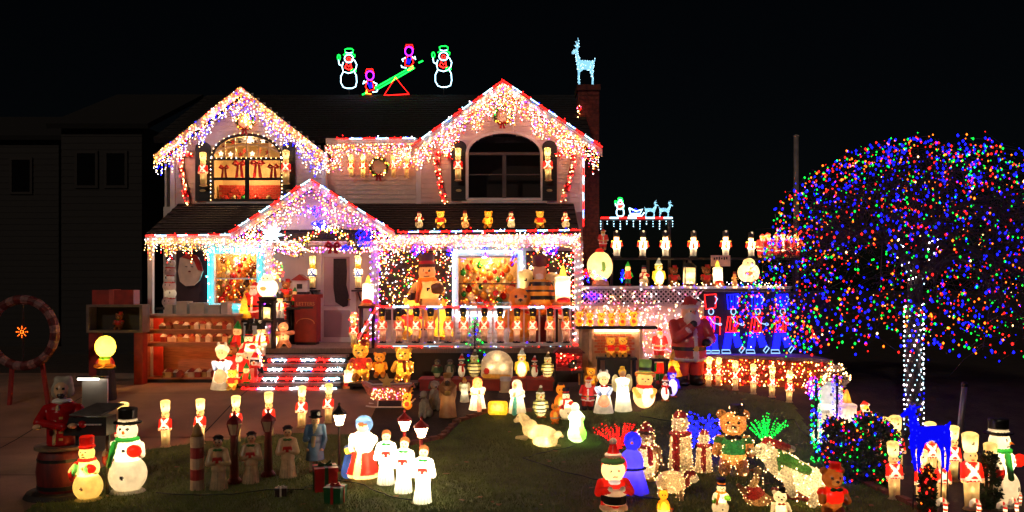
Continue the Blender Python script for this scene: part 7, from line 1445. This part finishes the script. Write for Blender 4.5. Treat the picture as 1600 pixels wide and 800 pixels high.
put('puff', 'round_snowman', 1296, 668, 598, 'bright white round snowman with a green patch behind the garland post', 'snowman', lit=.32, lc=(.95, 1, .8))
put('puff', 'round_snowman', 1289, 700, 642, 'bright warm round lamp figure low behind the garland post', 'lamp', lit=.5)
put('candle_lamp', 'candle_figure', 1322, 690, 605, 'white candle lamp with red flame behind the hedge', 'lamp', lit=.6)
put('santa_mini', 'santa_figure', 1350, 690, 626, 'small white and red Santa peeking over the hedge', 'santa', lit=1.2)
p = G(1305, 655); t = thing('snow_tree', 'grey frosted bush tree with bulbs behind the white snowman', 'bush', p); m = MB(); pts = []; c0 = W(1305, 588, p.y)
for i in range(500):
    d = Vector((rnd.gauss(0, 1), rnd.gauss(0, 1), rnd.gauss(0, .8))).normalized() * .2 * rnd.random() ** .3; m.add([c0 + d, c0 + d * 1.25 + Vector((.02, 0, 0)), c0 + d * 1.25 - Vector((.02, 0, .01))], [(0, 1, 2)])
    if i % 12 == 0: pts.append(c0 + d * 1.3)
m.build('crown', t, surf('frost_grey', (170, 158, 146), .8), stuff=True); MB().tube([p, c0], .03, 6).build('trunk', t, M_dark); obj('bulbs', bulbs_mesh('bulbs', pts, ['warm'] * len(pts), .014), t, stuff=True)
# hedge
def bush(label, px0, px1, base, top, depth, nleaf, nb_, pal, name='lit_hedge'):
    a = G((px0 + px1) / 2, base); s = a.y / F; hw = (px1 - px0) / 2 * s; h = (base - top) * s; t = thing(name, label, 'hedge', a); m = MB(); pts = []
    def rp(k):
        v = Vector((rnd.uniform(-1, 1), rnd.uniform(-1, 1), rnd.uniform(0, 1))); q = (abs(v.x) ** 4 + abs(v.y) ** 4 + abs(v.z * 2 - 1) ** 4) ** .25; v2 = Vector((v.x, v.y, v.z * 2 - 1)) / q * (rnd.uniform(.75, 1.05) if k else 1.02); return a + Vector((v2.x * hw, v2.y * depth, (v2.z + 1) / 2 * h * (1 + .08 * math.sin(v2.x * 5))))
    for i in range(nleaf):
        p0 = rp(1); d = Vector((rnd.gauss(0, 1), rnd.gauss(0, 1), rnd.gauss(.3, 1))).normalized() * .06; w = d.cross(Vector((rnd.random(), rnd.random(), .2))).normalized() * .018; m.add([p0, p0 + d * .5 + w, p0 + d, p0 + d * .5 - w], [(0, 1, 2, 3)])
    for i in range(nb_): pts.append(rp(0))
    m.build('leaves', t, surf('hedge_leaf', (40, 62, 34), .6, .4, 10), stuff=True)
    for k in range(5): x = a.x - hw * .7 + hw * 1.4 * k / 4; MB().tube([(x, a.y, gz(a.y)), (x + rnd.uniform(-.05, .05), a.y, a.z + h * .8)], [.02, .008], 5).build('stem', t, M_dark)
    obj('bulbs', bulbs_mesh('bulbs', pts, [pick(pal) for _ in pts], .012), t, stuff=True)
MULTI = [('tred', 4), ('tgreen', 4), ('tblue', 5), ('tamber', 3), ('warm', .4)]
bush('clipped hedge covered in red green and blue bulbs at the corner of the lawn', 1292, 1398, 752, 655, .3, 5000, 330, MULTI)
bush('small dark bush with red bulbs under the blue deer', 1440, 1456, 808, 735, .08, 700, 60, [('tred', 5), ('tamber', 1)], 'dark_bush'); bush('small dark bush between the two right hand soldiers', 1535, 1556, 795, 710, .12, 800, 4, [('tamber', 1)], 'dark_bush')
for i, (px, b2, t_) in enumerate(((1379, 745, 650), (1402, 742, 648), (1455, 748, 658), (1488, 752, 664))): put('soldier', 'toy_soldier', px, b2, t_, OD[i] + ' toy soldier from the left in the rear row behind the blue deer', 'soldier', 'rear row soldiers at the right', lit=.8)
for i, (px, b2, t_) in enumerate(((1398, 781, 688), (1440, 788, 700), (1472, 787, 698), (1519, 797, 674), (1547, 792, 690))): put('soldier', 'toy_soldier', px, b2, t_, OD[i] + ' toy soldier from the left in the front row at the right', 'soldier', 'front row soldiers at the right', lit=.9, rz=-8)
bd = put('deer_blue', 'light_deer', 1452, 737, 622, 'deep blue lit deer standing on stakes before the right hand soldiers', 'light figure', Y=9.45, lit=0, rz=16)
for x, y in ((-.23, -.07), (.25, -.07), (-.2, .07), (.3, .07)): obj('stake', MB().tube([(x, y, .03), (x, y, -bd.location.z / bd.scale.x)], .01, 5).mesh('stake', M_dark), bd, local=True)
cr = MB()
for k in range(5): cr.tube([(-.33 + .02 * math.sin(q), .02 * k - .04, .88 + .03 * q) for q in [k * .3 + n_ * .5 for n_ in range(6)]], .006, 4)
obj('wire_antler', cr.mesh('wire_antler', surf('metal_pole', (150, 140, 136))), bd, stuff=True, local=True)
make_kind('snowman_side', tophat_snowman(), 1 / 60); put('snowman_side', 'snowman', 1562, 790, 652, 'large lit snowman with black banded top hat at the right edge', 'snowman', lit=.9, rz=35)
for i, (px, b2, t_) in enumerate(((1477, 812, 778), (1529, 812, 779), (1570, 815, 783), (1589, 806, 778), (1594, 790, 767))): put('cane', 'candy_cane', px, b2, t_, OD[i] + ' small lit candy cane from the left along the bottom right edge', 'candy cane', 'candy canes at the bottom right', lit=1.4)
a, b_ = G(1497, 700), W(1507, 604, G(1497, 700).y); t = thing('grey_pole', 'leaning grey metal pole with dark cap behind the right hand soldiers', 'pole', a); MB().tube([a, b_], .045, 10).build('shaft', t, surf('metal_pole', (150, 140, 136)), smooth=True); MB().lathe([(0, .05), (.05, .05), (.08, .02)], 10, c=b_).build('cap', t, M_black)
# ------------------------------------------------------------------ the great lit tree
T0 = G(1428, 684); tr = thing('lit_tree', 'great domed tree strung with red green and blue bulbs, trunk wrapped in white lights', 'tree', T0)
tc = Vector((W(1452, 0, T0.y).x, T0.y, 0)); RX, RYt = 2.95, 2.5; ZT, ZBt = W(0, 215, T0.y).z, W(0, 545, T0.y).z
trk = MB(); zt1 = W(0, 420, T0.y).z
trk.tube([T0, T0 + Vector((.02, 0, .5)), T0 + Vector((-.02, 0, 1.2)), Vector((T0.x + .03, T0.y, zt1))], [.17, .13, .12, .12], 10)
M_bark = surf('bark', (72, 58, 50), .95, .4, 8, .9, 30, stretch=(3, 3, .6))
trk.build('trunk', tr, M_bark, smooth=True)
def dome(u_theta, cosf, k=1.0):
    """point on the drooping dome: cosf 1 = top, 0 = rim"""
    s = math.sqrt(max(0, 1 - cosf ** 2.2)); lump = 1 + .06 * math.sin(3 * u_theta + 1) + .05 * math.sin(7 * u_theta + cosf * 9)
    z = ZBt + (ZT - ZBt) * (cosf ** .9) * (.97 + .04 * math.sin(5 * u_theta))
    return Vector((tc.x + RX * s * k * lump * math.cos(u_theta), tc.y + RYt * s * k * lump * math.sin(u_theta), zt1 * (1 - k) + z * k if k < 1 else z))
top = Vector((T0.x + .03, T0.y, zt1 - .05)); tw = MB(); tips = []
for i in range(16):
    a = i * 2.399 + rnd.uniform(-.2, .2); cf = .25 + .7 * ((i * .618) % 1); e = dome(a, cf, .62); md = top.lerp(e, .5) + Vector((0, 0, .35))
    MB().tube([top + Vector((0, 0, -.2 + .02 * i)), top.lerp(md, .55), md, e], [.07, .055, .04, .022], 6).build('limb', tr, M_bark, smooth=True)
    for j in range(9):
        s0 = md.lerp(e, rnd.random()); a2 = a + rnd.gauss(0, .4); c2 = min(.99, max(.03, cf + rnd.gauss(0, .25))); e2 = dome(a2, c2, rnd.uniform(.85, .97)); m2 = s0.lerp(e2, .5) + Vector((0, 0, .15)); tw.tube([s0, m2, e2], [.016, .011, .006], 3); tips.append((m2, e2))
for (m2, e2) in tips:
    for k in range(14):
        s0 = m2.lerp(e2, rnd.random()); d = Vector((rnd.gauss(0, .3), rnd.gauss(0, .3), rnd.gauss(-.03, .2))); tw.tube([s0, s0 + d * .6, s0 + d + Vector((0, 0, -.08))], [.006, .004, .002], 3)
tw.build('twigs', tr, M_bark, stuff=True)
pts, cols, wir = [], [], []
TP = [('tred', 4), ('tgreen', 3.6), ('tblue', 7.5), ('tamber', 3), ('twarm', .25)]
for i in range(168):   # strings thrown over the crown, each following a branch line
    a = rnd.uniform(0, 6.283); cf = rnd.uniform(.0, 1) ** .9; k0 = rnd.choice((1, 1, 1, .9, .8)); da = rnd.gauss(0, .05); dc = rnd.choice((-1, 1)) * rnd.uniform(.012, .03); line = []
    for j in range(rnd.randrange(14, 32)):
        a += da + rnd.gauss(0, .035); cf = cf + dc + rnd.gauss(0, .012)
        if cf < .01 or cf > .99: dc = -dc; cf = min(.98, max(.02, cf))
        p0 = dome(a, cf, k0) + Vector((rnd.gauss(0, .045), rnd.gauss(0, .045), rnd.gauss(0, .04))); pts.append(p0); cols.append(pick(TP)); line.append(p0)
    wir.append(line)
for i in range(420):   # drooping skirt, thicker to the left
    a = rnd.uniform(2.4, 4.6); p0 = dome(a, rnd.uniform(.02, .2)); pts.append(p0 + Vector((rnd.gauss(0, .07), rnd.gauss(0, .08), -.3 * rnd.random() ** 1.5 + .1))); cols.append(pick(TP))
wm = MB()
for l_ in wir: wm.tube(l_, .003, 3)
wm.build('wire', tr, surf('wire_green', (22, 40, 24), .5), stuff=True)
obj('bulbs', bulbs_mesh('bulbs', pts, cols, .0125, .6), tr, stuff=True)
lw = MB()
for i in range(4200):
    a = rnd.uniform(0, 6.283); p0 = dome(a, rnd.random(), rnd.uniform(.7, 1.0)) + Vector((rnd.gauss(0, .08), rnd.gauss(0, .08), rnd.gauss(0, .08))); d = Vector((rnd.gauss(0, 1), rnd.gauss(0, 1), rnd.gauss(-.4, .6))).normalized() * .06; w = Vector((-d.y, d.x, .01)).normalized() * .014; lw.add([p0, p0 + d * .5 + w, p0 + d, p0 + d * .5 - w], [(0, 1, 2, 3)])
lw.build('withered_leaves', tr, surf('dry_leaf', (62, 48, 38), .8), stuff=True)
pts = [Vector((T0.x, T0.y, 0)) + Vector((.15 * math.cos(a), .15 * math.sin(a), .05 + 2.3 * i / 190)) for i, a in ((i, i * .93) for i in range(190))] + [Vector((T0.x + .03 + sg * (.05 + .32 * k / 34) + .07 * math.cos(k * 1.1), T0.y + .07 * math.sin(k * 1.1) - .06, zt1 - .25 + .75 * k / 34)) for sg in (-1, .8) for k in range(34)]
lightstring('trunk_lights', 'white light string wound round the trunk of the great tree', 'string lights', pts, [pick([('white', 4), ('ice', 3), ('tblue', 1)]) for _ in pts], .013, [pts[::2]])

# ------------------------------------------------------------------ more of the porch crowd
for (k, nm, px, b2, t_, Y, lab, cat, lit) in (('nutcracker', 'nutcracker', 437, 500, 455, 17.6, 'small nutcracker beside the golden lantern on the porch', 'nutcracker', .8), ('penguin_yellow', 'penguin_figure', 430, 541, 506, 17.2, 'yellow white penguin left of the gingerbread man', 'penguin', 1.4), ('snowman_plain', 'snowman_figure', 410, 541, 503, 17.1, 'small snowman at the porch edge below the golden lantern', 'snowman', 1.3), ('santa', 'santa_figure', 452, 505, 462, 18.3, 'little red Santa between brown bear and letter box', 'santa', .6), ('soldier', 'toy_soldier', 553, 541, 490, 17.6, 'toy soldier standing right of the door at the stair rail', 'soldier', .6), ('bear_brown', 'bear_figure', 570, 541, 500, 17.3, 'brown bear sitting behind the stair rail', 'bear', .6), ('cone_tree', 'light_tree', 382, 500, 458, 17.5, 'small orange cone tree before the cyan framed window', 'lamp', .9)):
    put(k, nm, px, b2, t_, lab, cat, Y=Y, z=PF if b2 > 530 else None, lit=lit)
    if b2 < 530: stand(px, Y, W(0, b2, Y).z, PF if px > 400 else .6, .15, 'dark stand under the ' + lab)
for (k, nm, px, b2, t_, lab, cat, lit) in (('candle_lamp', 'candle_figure', 404, 585, 556, 'small bright candle lamp on the left of the third step', 'lamp', 2.0), ('elf', 'elf_figure', 385, 608, 566, 'small elf in front of the red Santa by the steps', 'elf', 1.2), ('bear_mini', 'bear_figure', 363, 609, 575, 'small yellow bear right of the glowing lady figure', 'bear', 1.3)):
    put(k, nm, px, b2, t_, lab, cat, LS, lit=lit, Y=None if b2 > 600 else 16.3)
c = W(404, 585, 16.3); t = thing('wooden_crate', 'small crate under the candle lamp by the third step', 'crate', (c.x, 16.3, .6)); MB().box((c.x - .1, 16.2, .6), (c.x + .1, 16.4, c.z)).build('box', t, M_dark)

stand(670, 18.2, W(0, 512, 18.2).z, PF, .28, 'dark stand under the tall orange snowman')
# small dark fir in front of the railing
p = W(742, 545, 16.75); p.z = .6; t = thing('small_fir', 'small dark fir tree with green and blue bulbs before the porch railing', 'fir tree', p); m = MB(); pts = []; h = W(0, 494, 16.75).z - .6
MB().tube([p, p + Vector((0, 0, h * .9))], [.03, .01], 6).build('trunk', t, M_bark0 if 'M_bark0' in globals() else M_dark)
for i in range(1800):
    u = rnd.random(); z = h * (.3 + .7 * u); R = .24 * (1 - u) + .015; a = rnd.uniform(0, 6.28); q0 = p + Vector((R * rnd.random() ** .4 * math.cos(a), R * rnd.random() ** .4 * math.sin(a), z)); d = Vector((math.cos(a), math.sin(a), rnd.uniform(-.4, .3))) * .07; w = Vector((-d.y, d.x, 0)).normalized() * .008; m.add([q0 - w, q0 + w, q0 + d], [(0, 1, 2)])
    if i % 60 == 0: pts.append(p + Vector(((R + .03) * math.cos(a), (R + .03) * math.sin(a), z)))
m.build('needles', t, surf('fir_dark', (26, 40, 24), .8), stuff=True); obj('bulbs', bulbs_mesh('bulbs', pts, [pick([('green', 4), ('blue', 2)]) for _ in pts], .016), t, stuff=True)
# extension cords lying on the grass and the drive
M_cord = surf('cord_green', (24, 44, 26), .5)
for lab, pp in (('green extension cord running from the white carolers towards the drive', [(650, 789), (600, 775), (560, 760), (520, 752), (470, 770), (420, 768), (360, 778), (300, 776), (230, 775)]), ('green extension cord lying between the lambs and the right hand penguins', [(900, 700), (860, 706), (820, 720), (880, 740), (940, 756), (990, 776), (1040, 790)]), ('green extension cord crossing the lawn behind the teddy bear', [(1000, 655), (1060, 660), (1120, 652), (1180, 664), (1240, 660), (1268, 690)])):
    Q = [G(*q_) for q_ in pp]; R_ = []
    for i in range(len(Q) - 1):
        for k in range(6): f_ = k / 6; v = Q[i].lerp(Q[i + 1], f_); v = v + Vector((.03 * math.sin(i * 2 + f_ * 6), .04 * math.cos(i * 3 + f_ * 5), 0)); v.z = gz(v.y) + .035; R_.append(v)
    o = MB().tube(R_, .008, 5).build('extension_cord', None, M_cord, smooth=True); tag(o, lab, 'cord')
